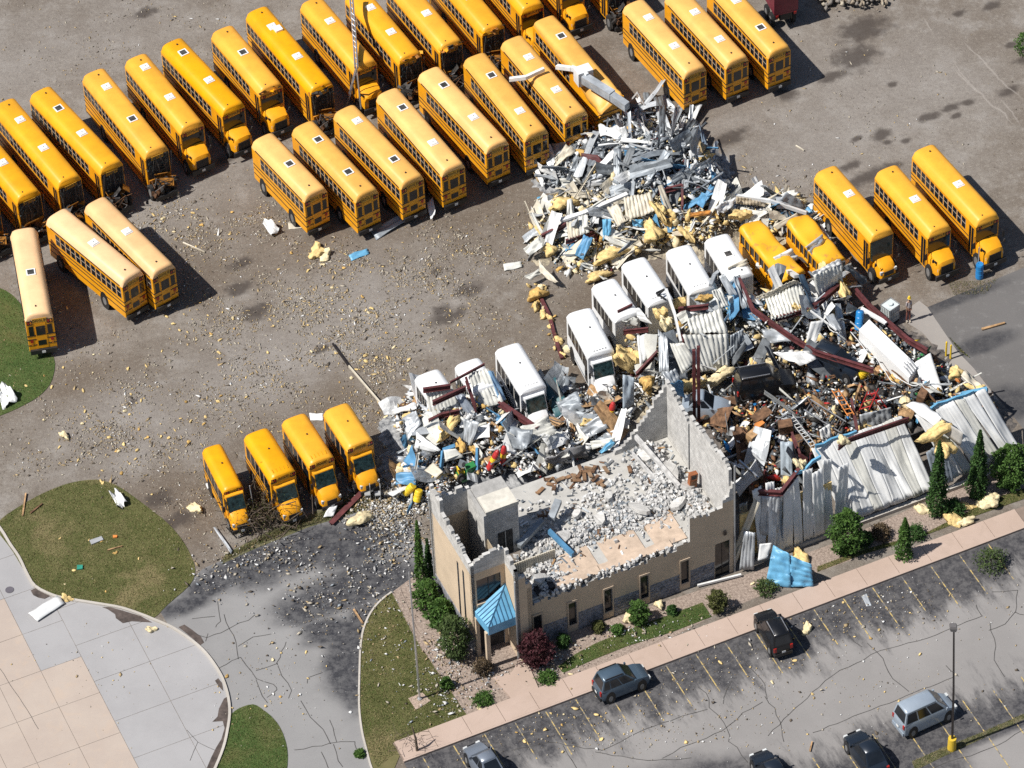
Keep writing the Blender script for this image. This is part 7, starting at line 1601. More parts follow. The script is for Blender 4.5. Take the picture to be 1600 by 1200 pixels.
# ------------------------------------------------------------------ poles, barrels, small furniture
x, y = PZ(1487, 1170); t = thing('lamp_post', (x, y, 0), 0, 'tall dark lamp post on a yellow concrete base', 'lamp post')
mb = MB(); mb.cyl((0, 0, 0), (0, 0, .75), .36, .33, 18); ob('base', mb.build('base', mat('yellow_base', (.62, .42, .03), .8, col2=(.30, .26, .18), thr=(.30, .45), scale=2.5)), t)
mb = MB(); mb.tube([(0, 0, .7), (-.10, .05, 4), (-.35, .1, 8.3)], [.11, .09, .075], 8); ob('pole', mb.build('pole', DSTEEL), t)
mb = MB(); mb.loft([[(-.62, -.22, 8.25), (-.20, -.22, 8.2), (-.20, .22, 8.2), (-.62, .22, 8.25)], [(-.72, -.28, 8.45), (-.12, -.28, 8.42), (-.12, .28, 8.42), (-.72, .28, 8.45)], [(-.65, -.22, 8.56), (-.2, -.22, 8.54), (-.2, .22, 8.54), (-.65, .22, 8.56)]]); ob('lamp_head', mb.build('lamp_head', mat('lamp_housing', (.16, .15, .15), .5)), t)
x, y = PZ(656, 1093); t = thing('flagpole', (x, y, 0), 0, 'bare silver flagpole on the lawn corner', 'pole')
mb = MB(); mb.cyl((0, 0, 0), (0, 0, .12), .22, .18, 14); ob('base', mb.build('base', STEEL), t); mb = MB(); mb.tube([(0, 0, .05), (-.03, 0, 4), (-.08, 0, 8.7)], [.10, .085, .06], 8); ob('pole', mb.build('pole', CHROME), t)
mb = MB(); mb.cyl((-.08, 0, 8.7), (-.08, 0, 8.86), .09, .03, 8); ob('finial', mb.build('finial', CHROME), t)
# fallen mast on the back row
t = thing('fallen_mast', P3(557, 106, 2.7), 0, 'splintered silver mast lying over a bus of the back row', 'mast')
def rel(pts): 
    b = P3(557, 106, 2.7); return [(p[0] - b[0], p[1] - b[1], p[2] - b[2]) for p in pts]
mb = MB()
for dx in (-2, 2): mb.tube(rel([P3(548 + dx, -15, 4.2), P3(553 + dx, 45, 3.7), P3(557 + dx, 106, 3.35)]), .09, 6)
for k in range(14):
    t0 = k / 14; a = (548 + 9 * t0, -15 + 121 * t0); mb.tube(rel([P3(a[0] - 2, a[1], 4.2 - .85 * t0), P3(a[0] + 3, a[1] + 5, 4.15 - .85 * t0)]), .04, 4)
ob('lattice', mb.build('lattice', CHROME), t)
for nm, pts, r_ in (('strut', [P3(557, 106, 3.35), P3(561, 140, 2.2), P3(564, 170, .8)], .09), ('strut', [P3(557, 108, 3.3), P3(551, 130, 2.6), P3(548, 145, 1.6), P3(540, 168, .4)], .08), ('strut', [P3(556, 104, 3.3), P3(547, 140, 1.9), P3(542, 160, .7)], .05)):
    mb = MB(); mb.tube(rel(pts), r_, 6); ob(nm, mb.build(nm, CHROME), t)
# grey boom on the bent bus
t = thing('steel_boom', P3(950, 155, 2.8), 0, 'thick grey box boom resting on the caved-in bus', 'boom')
def boom(pts, w, h_, m, nm, lab=None):
    b = Vector(P3(950, 155, 2.8)); P = [Vector(P3(*p)) - b for p in pts]; mb = MB()
    for a, c in zip(P[:-1], P[1:]):
        d = c - a; n = Vector((-d.y, d.x, 0)).normalized() * w / 2; up = Vector((0, 0, h_))
        mb.hexa([tuple(a - n), tuple(c - n), tuple(c + n), tuple(a + n), tuple(a - n + up), tuple(c - n + up), tuple(c + n + up), tuple(a + n + up)])
    ob(nm, mb.build(nm, m), t)
boom([(913, 128, 2.9), (957, 155, 2.9)], .75, .5, LGREY, 'beam'); boom([(957, 156, 2.95), (980, 172, 2.8)], .65, .45, LGREY, 'beam'); boom([(908, 122, 2.6), (916, 133, 2.6)], 1.5, .9, WSHEET, 'end_plate'); boom([(893, 110, 3.0), (906, 114, 3.1), (918, 122, 3.2)], .3, .3, WSHEET, 'torn_arm'); boom([(870, 107, 2.5), (893, 110, 3.0)], .35, .25, PAPER, 'torn_arm')
o = beam('white_pole', [(796, 124), (822, 121), (850, 108)], PAPER, 'splintered white pole fallen across a middle row bus', w=.28, h=.22, group=None, absz=(3.1, 3.35, 3.4), flange=False, cat='pole')
def drum(px, py, m, lb, z=None, r=.36, h_=.95, tilt=0, nm='barrel', zz=0):
    x, y, z0 = PH(px, py, zz) if z is None else (*PZ(px, py, z), z); t = thing(nm, (x, y, z0), R_.uniform(0, 3), lb, nm)
    mb = MB(); mb.loft([[(rr_ * r * math.cos(a * .3927), rr_ * r * math.sin(a * .3927), zz_ * h_) for a in range(16)] for rr_, zz_ in ((.9, 0), (1, .06), (.97, .33), (1.03, .36), (.97, .39), (.97, .62), (1.03, .65), (.97, .68), (1, .94), (.9, 1))]); b = ob('drum', mb.build('drum', m, smooth=False), t); 
    mb = MB(); mb.cyl((0, 0, h_ * 1.0), (0, 0, h_ * 1.02), r * .86, n=16); mb.cyl((r * .5, 0, h_ * 1.0), (r * .5, 0, h_ * 1.05), r * .12, n=8); ob('lid', mb.build('lid', m), t)
    if tilt: t.rotation_euler = (tilt, tilt * .4, t.rotation_euler[2])
    return t
drum(1530, 434, BARREL, 'blue plastic barrel standing in front of the parked buses', z=0)
drum(1341, 515, BARREL, 'blue plastic barrel tilted in the wreckage beside the white box', tilt=.5, zz=.4)
drum(633, 771, YELP, 'bright yellow drum in the driveway rubble', tilt=.6, zz=.2, r=.34, h_=.7); drum(651, 783, YELP, 'second, paler yellow drum in the driveway rubble', tilt=.4, zz=.1, r=.34, h_=.6)
drum(1346, 587, YELP, 'yellow drum in the workshop debris under the long maroon beam', tilt=.4, zz=.5, r=.4, h_=.7)
x, y = PZ(1528, 420, .4); mb = MB(); mb.tube([(0, 0, 0), (.02, 0, 1.5)], .05, 6); o = ob('sign_stake', mb.build('sign_stake', STEEL), None, (x, y, .4)); tag(o, 'grey stake standing behind the blue barrel', 'stake')
for px, py, lb in ((1478, 556, 'yellow bollard nearer the walkway'), (1485, 561, 'yellow bollard nearer the wreckage')):
    x, y = PZ(px, py); t = thing('bollard', (x, y, 0), 0, lb, 'bollard', 'yellow bollards by the walkway'); mb = MB(); mb.cyl((0, 0, 0), (0, 0, .95), .085, n=12); mb.cyl((0, 0, .95), (0, 0, 1.0), .085, .04, 12); ob('post', mb.build('post', YELP), t)
# caged liquid tote
x, y = PZ(1390, 502); t = thing('liquid_tote', (x, y, 0), UA + .3, 'white plastic liquid tote in a wire cage by the walkway', 'tote')
mb = MB(); mb.bx(-.6, .6, -.52, .52, .16, 1.15); mb.cyl((0, 0, 1.15), (0, 0, 1.25), .22, n=14); ob('tank', mb.build('tank', mat('tote_plastic', (.55, .60, .60), .4)), t)
mb = MB()
for k in range(6):
    for s in (-1, 1): mb.bx(-.6 + k * .24, -.57 + k * .24, s * .55 - .015, s * .55 + .015, .14, 1.18); mb.bx(s * .63 - .015, s * .63 + .015, -.52 + k * .2, -.49 + k * .2, .14, 1.18)
for z_ in (.4, .75, 1.16):
    for s in (-1, 1): mb.bx(-.64, .64, s * .57 - .015, s * .57 + .015, z_, z_ + .03); mb.bx(s * .65 - .015, s * .65 + .015, -.56, .56, z_, z_ + .03)
ob('cage', mb.build('cage', CHROME), t)['kind'] = 'stuff'
mb = MB(); mb.bx(-.62, .62, -.54, .54, 0, .14); ob('pallet', mb.build('pallet', DSTEEL), t)
# long white box
b0 = Vector(P3(1358, 507, 1.2)); b1 = Vector(P3(1434, 580, 1.2)); b2 = Vector(P3(1420, 598, 1.2)); b3 = Vector(P3(1342, 523, 1.2))
o_ = (b0 + b2) / 2; t = thing('white_box_body', (o_.x, o_.y, 0), 0, 'long white truck box body lying in the wreckage', 'truck body')
mb = MB(); mb.hexa([(p.x - o_.x, p.y - o_.y, .35) for p in (b3, b2, b1, b0)] + [(p.x - o_.x, p.y - o_.y, 1.55) for p in (b3, b2, b1, b0)]); ob('box', mb.build('box', WHITE), t)
mb = MB()
for k in range(4): p = b1.lerp(b2, .2 + .2 * k); q = p + (b0 - b1).normalized() * (1.2 - .2 * (k % 2)); mb.tube([(p.x - o_.x, p.y - o_.y, 1.6), (q.x - o_.x, q.y - o_.y, 1.72)], .05, 5)
ob('broken_hinge', mb.build('broken_hinge', STEEL), t)
# blue frame
for i, (a, b) in enumerate([((1495, 630, .6), (1503, 615, 1.2)), ((1503, 615, 1.2), (1542, 607, 1.4)), ((1542, 607, 1.4), (1539, 634, .8)), ((1503, 615, 1.2), (1516, 612, .5)), ((1495, 630, .6), (1516, 612, 1.3))]):
    if i == 0: fr_ = thing('blue_frame', P3(1518, 620, 0), 0, 'bent blue metal frame above the end of the street wall', 'frame'); fo = Vector(P3(1518, 620, 0))
    p = Vector(P3(a[0], a[1], a[2] + .9)) - fo; q = Vector(P3(b[0], b[1], b[2] + .9)) - fo; mb = MB(); mb.tube([tuple(p), tuple(q)], .13, 4); ob('bar', mb.build('bar', BLUEL), fr_)
# blue door frame at the west heap
fr_ = thing('blue_door_frame', PH(700, 722, 0), 0, 'blue door frame tipped over in front of the west heap', 'door frame'); fo = Vector(PH(700, 722, 0))
for a, b in (((689, 735, .2), (692, 705, .8)), ((692, 704, .8), (711, 697, .9)), ((746, 735, .2), (746, 700, 1.0))):
    p = Vector(PH(*a)) - fo; q = Vector(PH(*b)) - fo; mb = MB(); mb.tube([tuple(p), tuple(q)], .17, 4); ob('bar', mb.build('bar', BLUE), fr_)
# ladders and frames in the workshop
def ladder(lb, a, b, c, m, n=9, nm='ladder'):
    A = Vector(PH(*a)); B = Vector(PH(*b)); Cc = Vector(PH(*c)) - A; t = thing(nm, tuple(A), 0, lb, nm.split('_')[-1]); B = B - A
    for s in (Vector((0, 0, 0)), Cc): mb = MB(); mb.tube([tuple(s), tuple(B + s)], .05, 5); ob('rail', mb.build('rail', m), t)
    mb = MB()
    for k in range(n): p = B * ((k + .5) / n); mb.tube([tuple(p), tuple(p + Cc)], .035, 4)
    o = ob('rung', mb.build('rung', m), t); o['kind'] = 'stuff'
ladder('white rack-like ladder lying in the workshop debris', (1256, 640, .9), (1312, 675, .9), (1266, 624, 1.2), CHROME)
ladder('thin pale ladder leaning towards the street wall', (1228, 648, .7), (1268, 700, .9), (1236, 645, .8), STEEL, 11)
ladder('red metal frame standing behind the ridge sheets', (1341, 645, .5), (1356, 612, 1.8), (1358, 640, .9), REDP, 3, 'red_frame'); ladder('red metal trestle next to the red frame', (1358, 612, 1.7), (1378, 640, .6), (1366, 610, 1.7), REDP, 3, 'red_frame'); ladder('orange rack in the workshop debris', (1300, 610, .9), (1325, 650, .9), (1310, 608, 1.2), ORNG, 6, 'orange_rack')
for px, py, m, lb, sz in [(1177, 690, WOOD, 'broken tan wooden cabinet behind the end wall', (.9, .5, .7)), (1186, 678, ORNG, 'orange wooden shelf on the broken cabinet', (.6, .35, .8)), (1142, 678, WSHEET, 'white plastic jug-like box near the white post', (.3, .25, .4)), (1190, 650, BROWN, 'brown table top in the workshop', (1.3, .7, .1)), (1228, 672, BROWN, 'brown crushed desk in the workshop', (.9, .6, .5)), (1440, 625, BROWN, 'brown rusty cupboard near the white door leaf', (1.0, .5, .6)), (1338, 625, WOOD, 'tan board leaning by the red frame', (.7, .1, .9)), (1130, 655, BARREL, 'small blue crate beside the white post', (.3, .3, .3))]:
    p = PH(px, py, .3); mb = MB(); a, b, c = (v_ * .66 for v_ in sz); mb.bx(-a, a, -b, -b + .05, 0, c * 1.6, 0); mb.bx(-a, -a + .05, -b + .05, b, 0, c * 1.6, 0); mb.bx(a - .05, a, -b + .05, b, 0, c * 1.6, 0); mb.bx(-a, a, -b - .05, b, c * 1.6, c * 1.6 + .06, 0); mb.bx(-a + .05, a - .05, b - .05, b, 0, c * 1.6, 1); mb.bx(-a + .05, a - .05, -b + .05, b - .05, c * .7, c * .7 + .05, 0)
    o = ob('cabinet', mb.build('cabinet', [m, DARKIN]), None, p, (.12, -.1, R_.uniform(0, 2))); tag(o, lb, 'furniture')
for px, py, lb, tl in [(763, 733, 'red gas cylinder leaning in the rubble behind the stair room', .3), (785, 726, 'upright red gas cylinder with yellow band in the rubble', .08), (951, 658, 'red and yellow cylinder behind the office back wall', .15)]:
    x, y, z = PH(px, py, .1); t = thing('gas_cylinder', (x, y, z), 1.0, lb, 'gas cylinder'); mb = MB(); mb.loft([[(r_ * math.cos(a * .524), r_ * math.sin(a * .524), z_) for a in range(12)] for r_, z_ in ((.24, 0), (.26, .05), (.26, 1.0), (.2, 1.2), (.08, 1.3))]); ob('tank', mb.build('tank', REDP), t)
    mb = MB(); mb.cyl((0, 0, .55), (0, 0, .8), .268, n=12); ob('band', mb.build('band', YELP), t); mb = MB(); mb.cyl((0, 0, 1.3), (0, 0, 1.45), .05, n=6); mb.bx(-.12, .12, -.03, .03, 1.42, 1.47); ob('valve', mb.build('valve', CHROME), t); t.rotation_euler = (tl, tl, 1)
# ride-on mower
x, y, z = PH(727, 745, .05); t = thing('ride_on_mower', (x, y, z), UA, 'green ride-on mower among rubble beside the stair room', 'mower'); t.rotation_euler = (.12, -.1, UA)
mb = MB(); mb.bx(.2, 1.0, -.3, .3, .35, .75); mb.bx(.9, 1.1, -.25, .25, .35, .6); mb.bx(-.7, .2, -.42, .42, .3, .45); ob('body', mb.build('body', GRN), t); mb = MB(); mb.bx(-.5, -.05, -.24, .24, .45, .58); mb.bx(-.58, -.48, -.24, .24, .5, .95); ob('seat', mb.build('seat', YELP), t)
mb = MB(); mb.tube([(.25, 0, .7), (.05, 0, 1.0)], .03, 5); mb.cyl((.03, 0, 1.0), (.0, 0, 1.05), .18, n=12); ob('steering_wheel', mb.build('steering_wheel', BLK), t); mb = MB(); mb.bx(-.55, .75, -.6, .6, .12, .28); ob('deck', mb.build('deck', GRN), t)
for xw, r_ in ((-.5, .36), (.85, .25)):
    for s in (-1, 1): ob('wheel', cached(('mw', r_), lambda: wheel_mesh(r_, .2)), t, (xw, s * .42, r_))
# plastic chairs-like grey crates on the driveway rubble
for px, py, lb in ((575, 782, 'grey plastic chair frame on the driveway rubble'), (591, 782, 'second grey plastic chair frame, nearer the office')):
    x, y = PZ(px, py); t = thing('grey_chair', (x, y, .05), UA + 2.8, lb, 'chair'); mb = MB(); mb.bx(-.25, .25, -.25, .25, .42, .47); ob('seat', mb.build('seat', STEEL), t); mb = MB(); mb.bx(-.27, -.22, -.25, .25, .47, 1.0); ob('backrest', mb.build('backrest', STEEL), t)
    for sx in (-1, 1):
        for sy in (-1, 1): mb = MB(); mb.tube([(sx * .22, sy * .22, 0), (sx * .22, sy * .22, .43)], .025, 5); ob('leg', mb.build('leg', CHROME), t)
# bits on the lawns
for px, py, m, lb, a, b, rz in [(151, 846, STEEL, 'grey board lying on the grass mound', .55, .25, .4), (125, 888, mat('teal_lid', (.03, .25, .18), .5), 'round teal lid on the grass mound', .24, .24, 0), (180, 858, WOOD, 'thin tan lath on the grass mound', .65, .05, .3), (38, 790, WOOD, 'orange-brown lath at the mound rim', 1.3, .07, 1.5), (57, 796, BROWN, 'dark lath at the mound rim', .7, .07, .8), (180, 840, ORNG, 'orange scrap on the grass mound', .18, .14, 0), (1345, 0, WOOD, 'x', .1, .1, 0), (1552, 511, WOOD, 'tan plank lying on the side lot', 1.1, .11, UA - .1), (560, 965, WOOD, 'broken tan plank on the driveway edge', .9, .08, 2.0), (1250, 233, CREAM, 'pale stick on the dirt beyond the heap', .5, .05, -.8), (329, 760, PAPER, 'white scrap beside the narrow yellow bus', .35, .3, .3), (1320, 1010, WOOD, 'x', 1, 1, 0), (303, 388, CREAM, 'pale rod lying near the pale-roofed buses', 1.2, .05, -.6), (1267, 1168, WOOD, 'tan stick in the car park near the dark sedan', .5, .06, 1.3)]:
    if lb == 'x': continue
    x, y = PZ(px, py); mb = MB(); mb.hexa([(-a, -b, 0), (a, -b * .9, .02), (a, b, .0), (-a, b * .95, .03), (-a, -b, .06), (a, -b * .9, .09), (a, b, .06), (-a, b * .95, .08)]); nm = lb.split(' ')[-5] if False else ('board' if b > .2 else 'stick'); o = ob(nm, mb.build(nm, m), None, (x, y, .035), (0, 0, rz)); tag(o, lb, nm)
for lb, q in (('crumpled white sheet-metal tangle on the grass mound', [(173, 771), (184, 765), (199, 784), (186, 797)]), ('white twisted tangle on the far grass', [(-4, 600), (14, 602), (27, 622), (4, 640)])):
    S(lb, WSHEET, q, dz=(-.05, .25, .1, -.1), crump=.22, curl=.15)
x, y = PZ(400, 812); mb = MB(); mb.tube([(0, 0, 0), (0, 0, 2.4)], .045, 6); o = ob('sign_post', mb.build('sign_post', STEEL), None, (x, y, 0), (0, -.05, 0)); tag(o, 'thin grey post in the verge by the short buses', 'post')
x, y = PZ(640, 985); 
# ------------------------------------------------------------------ person with hard hat near the walkway
x, y = PZ(1419, 503); per = thing('person', (x, y, 0), rad(-70), 'person in yellow hard hat, pale shirt and red-brown trousers by the walkway', 'person')
def skin(name, V, E, Rr, m, parent):
    me = bpy.data.meshes.new(name); me.from_pydata([(a, b, c * VS) for a, b, c in V], E, []); me.materials.append(m); o = ob(name, me, parent)
    md = o.modifiers.new('skin', 'SKIN'); sv = me.skin_vertices[0].data
    for i, r_ in enumerate(Rr): sv[i].radius = (r_, r_)
    sv[0].use_root = True; sb_ = o.modifiers.new('sub', 'SUBSURF'); sb_.levels = 1; sb_.render_levels = 1
    dg = bpy.context.evaluated_depsgraph_get(); m2 = bpy.data.meshes.new_from_object(o.evaluated_get(dg)); o.modifiers.clear(); o.data = m2; return o
SKINM = mat('skin_tone', (.42, .26, .18), .6)
V = [(0, 0, .92), (0, .10, .86), (.02, .12, .50), (0, .13, .09), (.12, .13, .05), (0, -.10, .86), (-.04, -.12, .50), (-.10, -.13, .09), (.02, -.13, .05), (0, 0, 1.15), (.01, 0, 1.38), (0, .19, 1.40), (.02, .24, 1.12), (.12, .22, .90), (.16, .21, .83), (0, -.19, 1.40), (.0, -.25, 1.12), (.06, -.25, .88), (.09, -.25, .81), (.02, 0, 1.48), (.03, 0, 1.60), (.03, 0, 1.70)]
E = [(0, 1), (1, 2), (2, 3), (3, 4), (0, 5), (5, 6), (6, 7), (7, 8), (0, 9), (9, 10), (10, 11), (11, 12), (12, 13), (13, 14), (10, 15), (15, 16), (16, 17), (17, 18), (10, 19), (19, 20), (20, 21)]
skin('body', V, E, [.13, .10, .07, .05, .04, .10, .07, .05, .04, .14, .13, .07, .05, .04, .035, .07, .05, .04, .035, .055, .10, .08], SKINM, per)
V = [(0, 0, .95), (0, .10, .86), (.02, .12, .50), (0, .13, .12), (0, -.10, .86), (-.04, -.12, .50), (-.10, -.13, .12)]
skin('trousers', V, [(0, 1), (1, 2), (2, 3), (0, 4), (4, 5), (5, 6)], [.15, .115, .09, .08, .115, .09, .08], mat('trouser_brown', (.20, .07, .055), .9), per)
V = [(0, 0, .98), (0, 0, 1.2), (.01, 0, 1.39), (0, .19, 1.40), (.02, .24, 1.15), (0, -.19, 1.40), (.0, -.25, 1.15)]
skin('shirt', V, [(0, 1), (1, 2), (2, 3), (3, 4), (2, 5), (5, 6)], [.16, .165, .15, .085, .07, .085, .07], mat('shirt_pale', (.52, .46, .47), .9), per)
mb = MB(); mb.loft([[(.03 + r_ * math.cos(a * .628), r_ * math.sin(a * .628), z_) for a in range(10)] for r_, z_ in ((.17, 1.67), (.135, 1.68), (.125, 1.75), (.08, 1.81), (.02, 1.83))]); ob('hard_hat', mb.build('hard_hat', YELP), per)
for s, dx in ((1, .05), (-1, -.05)): mb = MB(); mb.bx(-.08 + dx, .18 + dx, s * .13 - .05, s * .13 + .05, 0, .11); ob('boot', mb.build('boot', mat('boot_pale', (.45, .40, .34), .9)), per)
# ------------------------------------------------------------------ plants
def leafmat(name, a, b): return mat(name, a, .7, var=.2, scale=2.2, col2=b, thr=(.35, .6), spec=.2)
LF_G = leafmat('leaf_green', (.075, .145, .03), (.03, .068, .016)); LF_E = leafmat('leaf_evergreen', (.048, .105, .025), (.018, .045, .013)); LF_M = leafmat('leaf_mid', (.075, .11, .035), (.03, .05, .018)); LF_R = leafmat('leaf_burgundy', (.075, .022, .028), (.025, .010, .012)); LF_O = leafmat('leaf_olive', (.10, .11, .035), (.045, .05, .018)); LF_B = leafmat('leaf_brown', (.12, .085, .05), (.05, .038, .025))
def leaves(n, shape, size, seed):
    """leaf-sized blades through a crown volume; shape(t in 0..1) gives radius along height, in units of the crown"""
    r = np.random.default_rng(seed); h = r.random(n) ** .9; rad_ = np.array([shape(t) for t in h]); ang = r.uniform(0, 6.283, n)
    lump = 1 + .26 * np.sin(ang * 3 + h * 9 + seed) * np.sin(h * 7 + seed * 2) + .20 * np.sin(ang * 5 - h * 13 + seed) + .10 * np.sin(ang * 11 + h * 31)
    q = rad_ * lump * np.sqrt(r.uniform(.25, 1.0, n)); C = np.stack([q * np.cos(ang), q * np.sin(ang), h], -1)
    d = r.standard_normal((n, 3)); d += np.stack([np.cos(ang), np.sin(ang), np.full(n, .4)], -1) * .8; d /= np.linalg.norm(d, axis=1)[:, None]
    e = np.cross(d, r.standard_normal((n, 3))); e /= np.linalg.norm(e, axis=1)[:, None]; s = size * r.uniform(.6, 1.5, n)
    return C, d, e, s
def bush(lb, px, py, rx, hz, shape, m, n=2600, size=.10, seed=0, cat='bush', trunk=.05, name='bush', grp=None, z=0.0):
    x, y = PZ(px, py, z); t = thing(name, (x, y, z), 0, lb, cat, grp)
    C, d, e, s = leaves(n, shape, 1, seed); C = C * np.array([rx, rx, hz * VS]); s = s * size
    V = np.stack([C + d * s[:, None], C + e * s[:, None] * .5, C - d * s[:, None], C - e * s[:, None] * .5], 1).reshape(-1, 3)
    ob('crown', np_mesh('crown', V, np.arange(4 * n).reshape(n, 4), [m]), t)
    mb = MB(); mb.tube([(0, 0, 0), (.03, 0, hz * .3), (0, .02, hz * .7)], [trunk, trunk * .8, trunk * .3], 6)
    for k in range(5): a = k * 1.3; mb.tube([(0, 0, hz * (.15 + .1 * k)), (rx * .5 * math.cos(a), rx * .5 * math.sin(a), hz * (.35 + .1 * k))], [trunk * .6, trunk * .2], 4)
    ob('trunk', mb.build('trunk', BARK), t); return t
cone = lambda t: (1 - t) ** .75 * min(1, .55 + t * 4)
ball = lambda t: math.sqrt(max(0, 1 - (2 * t - 1) ** 2)) * .98 + .04
bowl = lambda t: math.sqrt(max(0, 1 - (1.6 * t - .6) ** 2)) if t > 0 else .7
bush('tall cone-shaped evergreen left of the two wall evergreens', 1463, 802, 1.0, 5.0, cone, LF_E, 5200, .11, 1, 'tree', .09, 'evergreen_tree'); bush('tall cone-shaped evergreen nearer the round bush', 1526, 776, .98, 4.6, cone, LF_E, 5000, .11, 2, 'tree', .09, 'evergreen_tree'); bush('small leaning evergreen at the pavement edge', 1412, 872, .85, 2.8, cone, LF_G, 3200, .10, 3, 'tree', .07, 'evergreen_tree')
bush('round green bush at the far end of the street wall', 1577, 760, 1.45, 2.7, ball, LF_G, 5200, .12, 4); bush('round green bush in front of the hanging wall sheets', 1322, 862, 1.35, 2.7, ball, LF_G, 4800, .12, 5)
bush('burgundy-leaved round bush by the office front', 838, 1036, 1.35, 2.0, ball, LF_R, 4600, .10, 6); bush('small round green bush before the office windows', 998, 972, .85, 1.3, ball, LF_G, 2600, .09, 7); bush('pale green and grey bush near the lawn strip end', 1121, 954, .8, 1.3, ball, LF_O, 2200, .09, 8)
bush('loose light green shrub beside the entrance canopy', 712, 1026, 1.25, 2.7, ball, LF_M, 4200, .11, 9); bush('dark hedge shrub below the slot windows', 690, 975, 1.1, 1.6, bowl, LF_G, 3600, .11, 10); bush('dark hedge shrub at the office corner, further back', 668, 945, 1.1, 1.6, bowl, LF_G, 3200, .11, 11)
bush('thin columnar evergreen by the driveway rubble', 658, 912, .55, 4.4, cone, LF_G, 3000, .10, 12, 'tree', .06, 'evergreen_tree'); bush('slim evergreen behind the thin columnar one', 671, 900, .45, 2.6, cone, LF_E, 1600, .10, 13, 'tree', .05, 'evergreen_tree')
for i, (px, py, r_, h_, m, lb) in enumerate([(880, 1008, .55, .7, LF_E, 'dark low shrub next to the burgundy bush'), (935, 985, .5, .6, LF_O, 'low olive shrub in the planting bed'), (965, 988, .5, .45, LF_G, 'low green shrub by the lawn strip'), (855, 1062, .8, .35, LF_G, 'flat green ground shrub at the path corner'), (755, 1096, .8, .4, LF_G, 'flat green shrub by the pavement'), (698, 1075, .5, .7, LF_G, 'small green shrub near the flagpole pad'), (755, 1050, .8, .8, LF_B, 'dry brown shrub beside the canopy post'), (1197, 922, .9, .5, LF_M, 'trampled shrub below the blue roof piece'), (1548, 884, 1.3, .9, LF_M, 'torn green branch lying in the car park'), (1375, 838, .9, .7, LF_B, 'brown shrub along the street wall'), (1430, 838, .8, .6, LF_E, 'dark shrub behind the small evergreen'), (1490, 800, .9, .7, LF_E, 'dark low shrub between the tall evergreens'), (1350, 850, .7, .8, LF_E, 'dark green shrub beside the round bush at the wall'), (1600, 82, .9, 1.3, LF_G, 'bright green weed at the picture edge'), (1392, 532, .6, .4, LF_O, 'weeds beside the walkway'), (1050, 958, .4, .5, LF_E, 'tiny dark shrub by the third window'), (562, 1180, .4, .3, LF_G, 'small green sprig on the driveway'), (300, 305, .1, .1, LF_G, 'x')]):
    if lb != 'x': bush(lb, px, py, r_, h_, bowl, m, 1300, .085, 20 + i, 'shrub', .03, 'shrub')
# uprooted tree across the short buses' front
x, y = PZ(404, 815); t = thing('uprooted_tree', (x, y, 0), 0, 'uprooted bare brown tree thrown against the short buses', 'tree')
mb = MB(); r = random.Random(3)
for k in range(150):
    p = (r.gauss(0, 1.5), r.gauss(.3, 1.2), r.uniform(.1, 1.1)); q = (p[0] + r.gauss(0, .8), p[1] + r.gauss(.2, .7), p[2] + r.gauss(.3, .5)); w = (q[0] + r.gauss(0, .5), q[1] + r.gauss(0, .5), max(.1, q[2] + r.gauss(.1, .4))); mb.tube([p, q, w], [.05, .03, .012], 4)
mb.tube([(.6, -.6, .3), (0, .6, .8), (-.6, 2.2, 1.3)], [.2, .15, .08], 7); ob('branch', mb.build('branch', BARK), t)
n = 5200; C = NP.normal(0, 1, (n, 3)) * np.array([1.35, 1.15, .50 * VS]) + np.array([.1, .1, .70 * VS]); C[:, 2] = np.abs(C[:, 2]); d = NP.standard_normal((n, 3)); d /= np.linalg.norm(d, axis=1)[:, None]; e = np.cross(d, NP.standard_normal((n, 3))); e /= np.linalg.norm(e, axis=1)[:, None]; s = NP.uniform(.03, .09, n)[:, None]
ob('crown', np_mesh('crown', np.stack([C + d * s, C + e * s * .5, C - d * s, C - e * s * .5], 1).reshape(-1, 3), np.arange(4 * n).reshape(n, 4), [LF_B, LF_O], np.array([0, 0, 1])[NP.integers(0, 3, n)]), t)
x, y = PZ(652, 1175); t = thing('broken_sapling', (x, y, 0), 0, 'broken bare sapling at the lawn corner by the pavement', 'tree'); mb = MB(); r = random.Random(8)
mb.tube([(0, 0, 0), (-.05, .1, .9), (-.3, .4, 1.6)], [.12, .10, .04], 6); ob('trunk', mb.build('trunk', BARK), t); mb = MB()
for k in range(40): p = (r.gauss(-.5, .7), r.gauss(.2, .6), r.uniform(.05, .9)); mb.tube([p, (p[0] + r.gauss(0, .4), p[1] + r.gauss(0, .4), p[2] + r.uniform(-.1, .5))], [.02, .008], 4)
ob('twig', mb.build('twig', BARK), t)['kind'] = 'stuff'
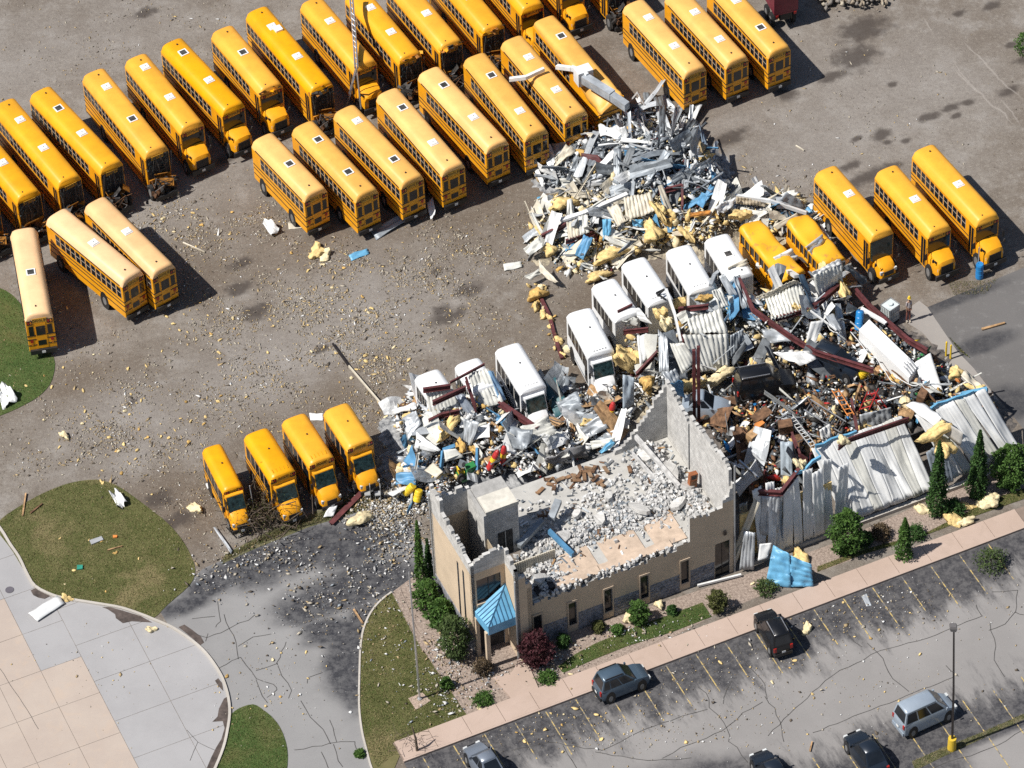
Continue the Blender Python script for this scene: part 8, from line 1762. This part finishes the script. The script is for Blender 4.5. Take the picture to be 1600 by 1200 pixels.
# grass blades over the lawns
def blades(name, key, n, mats, w, sz=.07):
    P = LAWNS[key]; x0 = min(p[0] for p in P); x1 = max(p[0] for p in P); y0 = min(p[1] for p in P); y1 = max(p[1] for p in P); out = []
    while len(out) < n:
        a, b = R_.uniform(x0, x1), R_.uniform(y0, y1)
        if inpoly(a, b, P): out.append(PZ(a, b))
    XY = np.array(out); h = NP.uniform(.5, 1.5, n) * sz; an = NP.uniform(0, 6.28, n); dx, dy = np.cos(an) * .022, np.sin(an) * .022; ln = NP.normal(0, .05, (n, 2))
    V = np.zeros((n, 3, 3)); V[:, 0] = np.c_[XY[:, 0] - dx, XY[:, 1] - dy, np.full(n, .03)]; V[:, 1] = np.c_[XY[:, 0] + dx, XY[:, 1] + dy, np.full(n, .03)]; V[:, 2] = np.c_[XY[:, 0] + ln[:, 0], XY[:, 1] + ln[:, 1], .03 + h * VS]
    V[:, :2, 2] *= VS
    mi = NP.choice(len(mats), n, p=np.array(w) / sum(w)); o = ob(name, np_mesh(name, V.reshape(-1, 3), np.arange(3 * n).reshape(n, 3), mats, mi)); o['kind'] = 'stuff'
GB1 = mat('blade_olive', (.135, .135, .05), .8, var=.2, spec=.1); GB2 = mat('blade_green', (.08, .125, .032), .8, var=.2, spec=.1); GB3 = mat('blade_straw', (.32, .26, .14), .8, var=.2, spec=.1)
blades('grass', 'mound', 26000, [GB1, GB2, GB3], [4, 3, 3]); blades('grass', 'far', 9000, [GB1, GB2, GB3], [3, 5, 1.2]); blades('grass', 'tip', 9000, [GB1, GB2, GB3], [2, 6, .8]); blades('grass', 'flag', 20000, [GB1, GB2, GB3], [4, 3.5, 1.6]); blades('grass', 'strip', 6000, [GB1, GB2, GB3], [1.5, 6, .5], .06); blades('grass', 'strip2', 6000, [GB1, GB2, GB3], [3, 3, 1.5], .06)
LAWNS['med'] = [(1425, 1190), (1470, 1170), (1540, 1142), (1600, 1115), (1600, 1125), (1540, 1152), (1475, 1182), (1430, 1204)]; LAWNS['verge'] = [(352, 868), (420, 835), (480, 812), (545, 778), (600, 760), (560, 800), (480, 822), (400, 853), (345, 880)]; LAWNS['vr'] = [(1480, 440), (1530, 440), (1560, 435), (1540, 460), (1490, 462)]; LAWNS['vw'] = [(1480, 525), (1500, 545), (1515, 560), (1500, 550)]
blades('verge_weeds', 'med', 1500, [GB1, GB2, GB3], [4, 2, 3], .07); blades('verge_weeds', 'verge', 6000, [GB1, GB2, GB3], [4, 2, 4], .09); blades('verge_weeds', 'vr', 900, [GB1, GB2, GB3], [4, 2, 4], .08); blades('verge_weeds', 'vw', 250, [GB1, GB2, GB3], [4, 4, 2], .09)
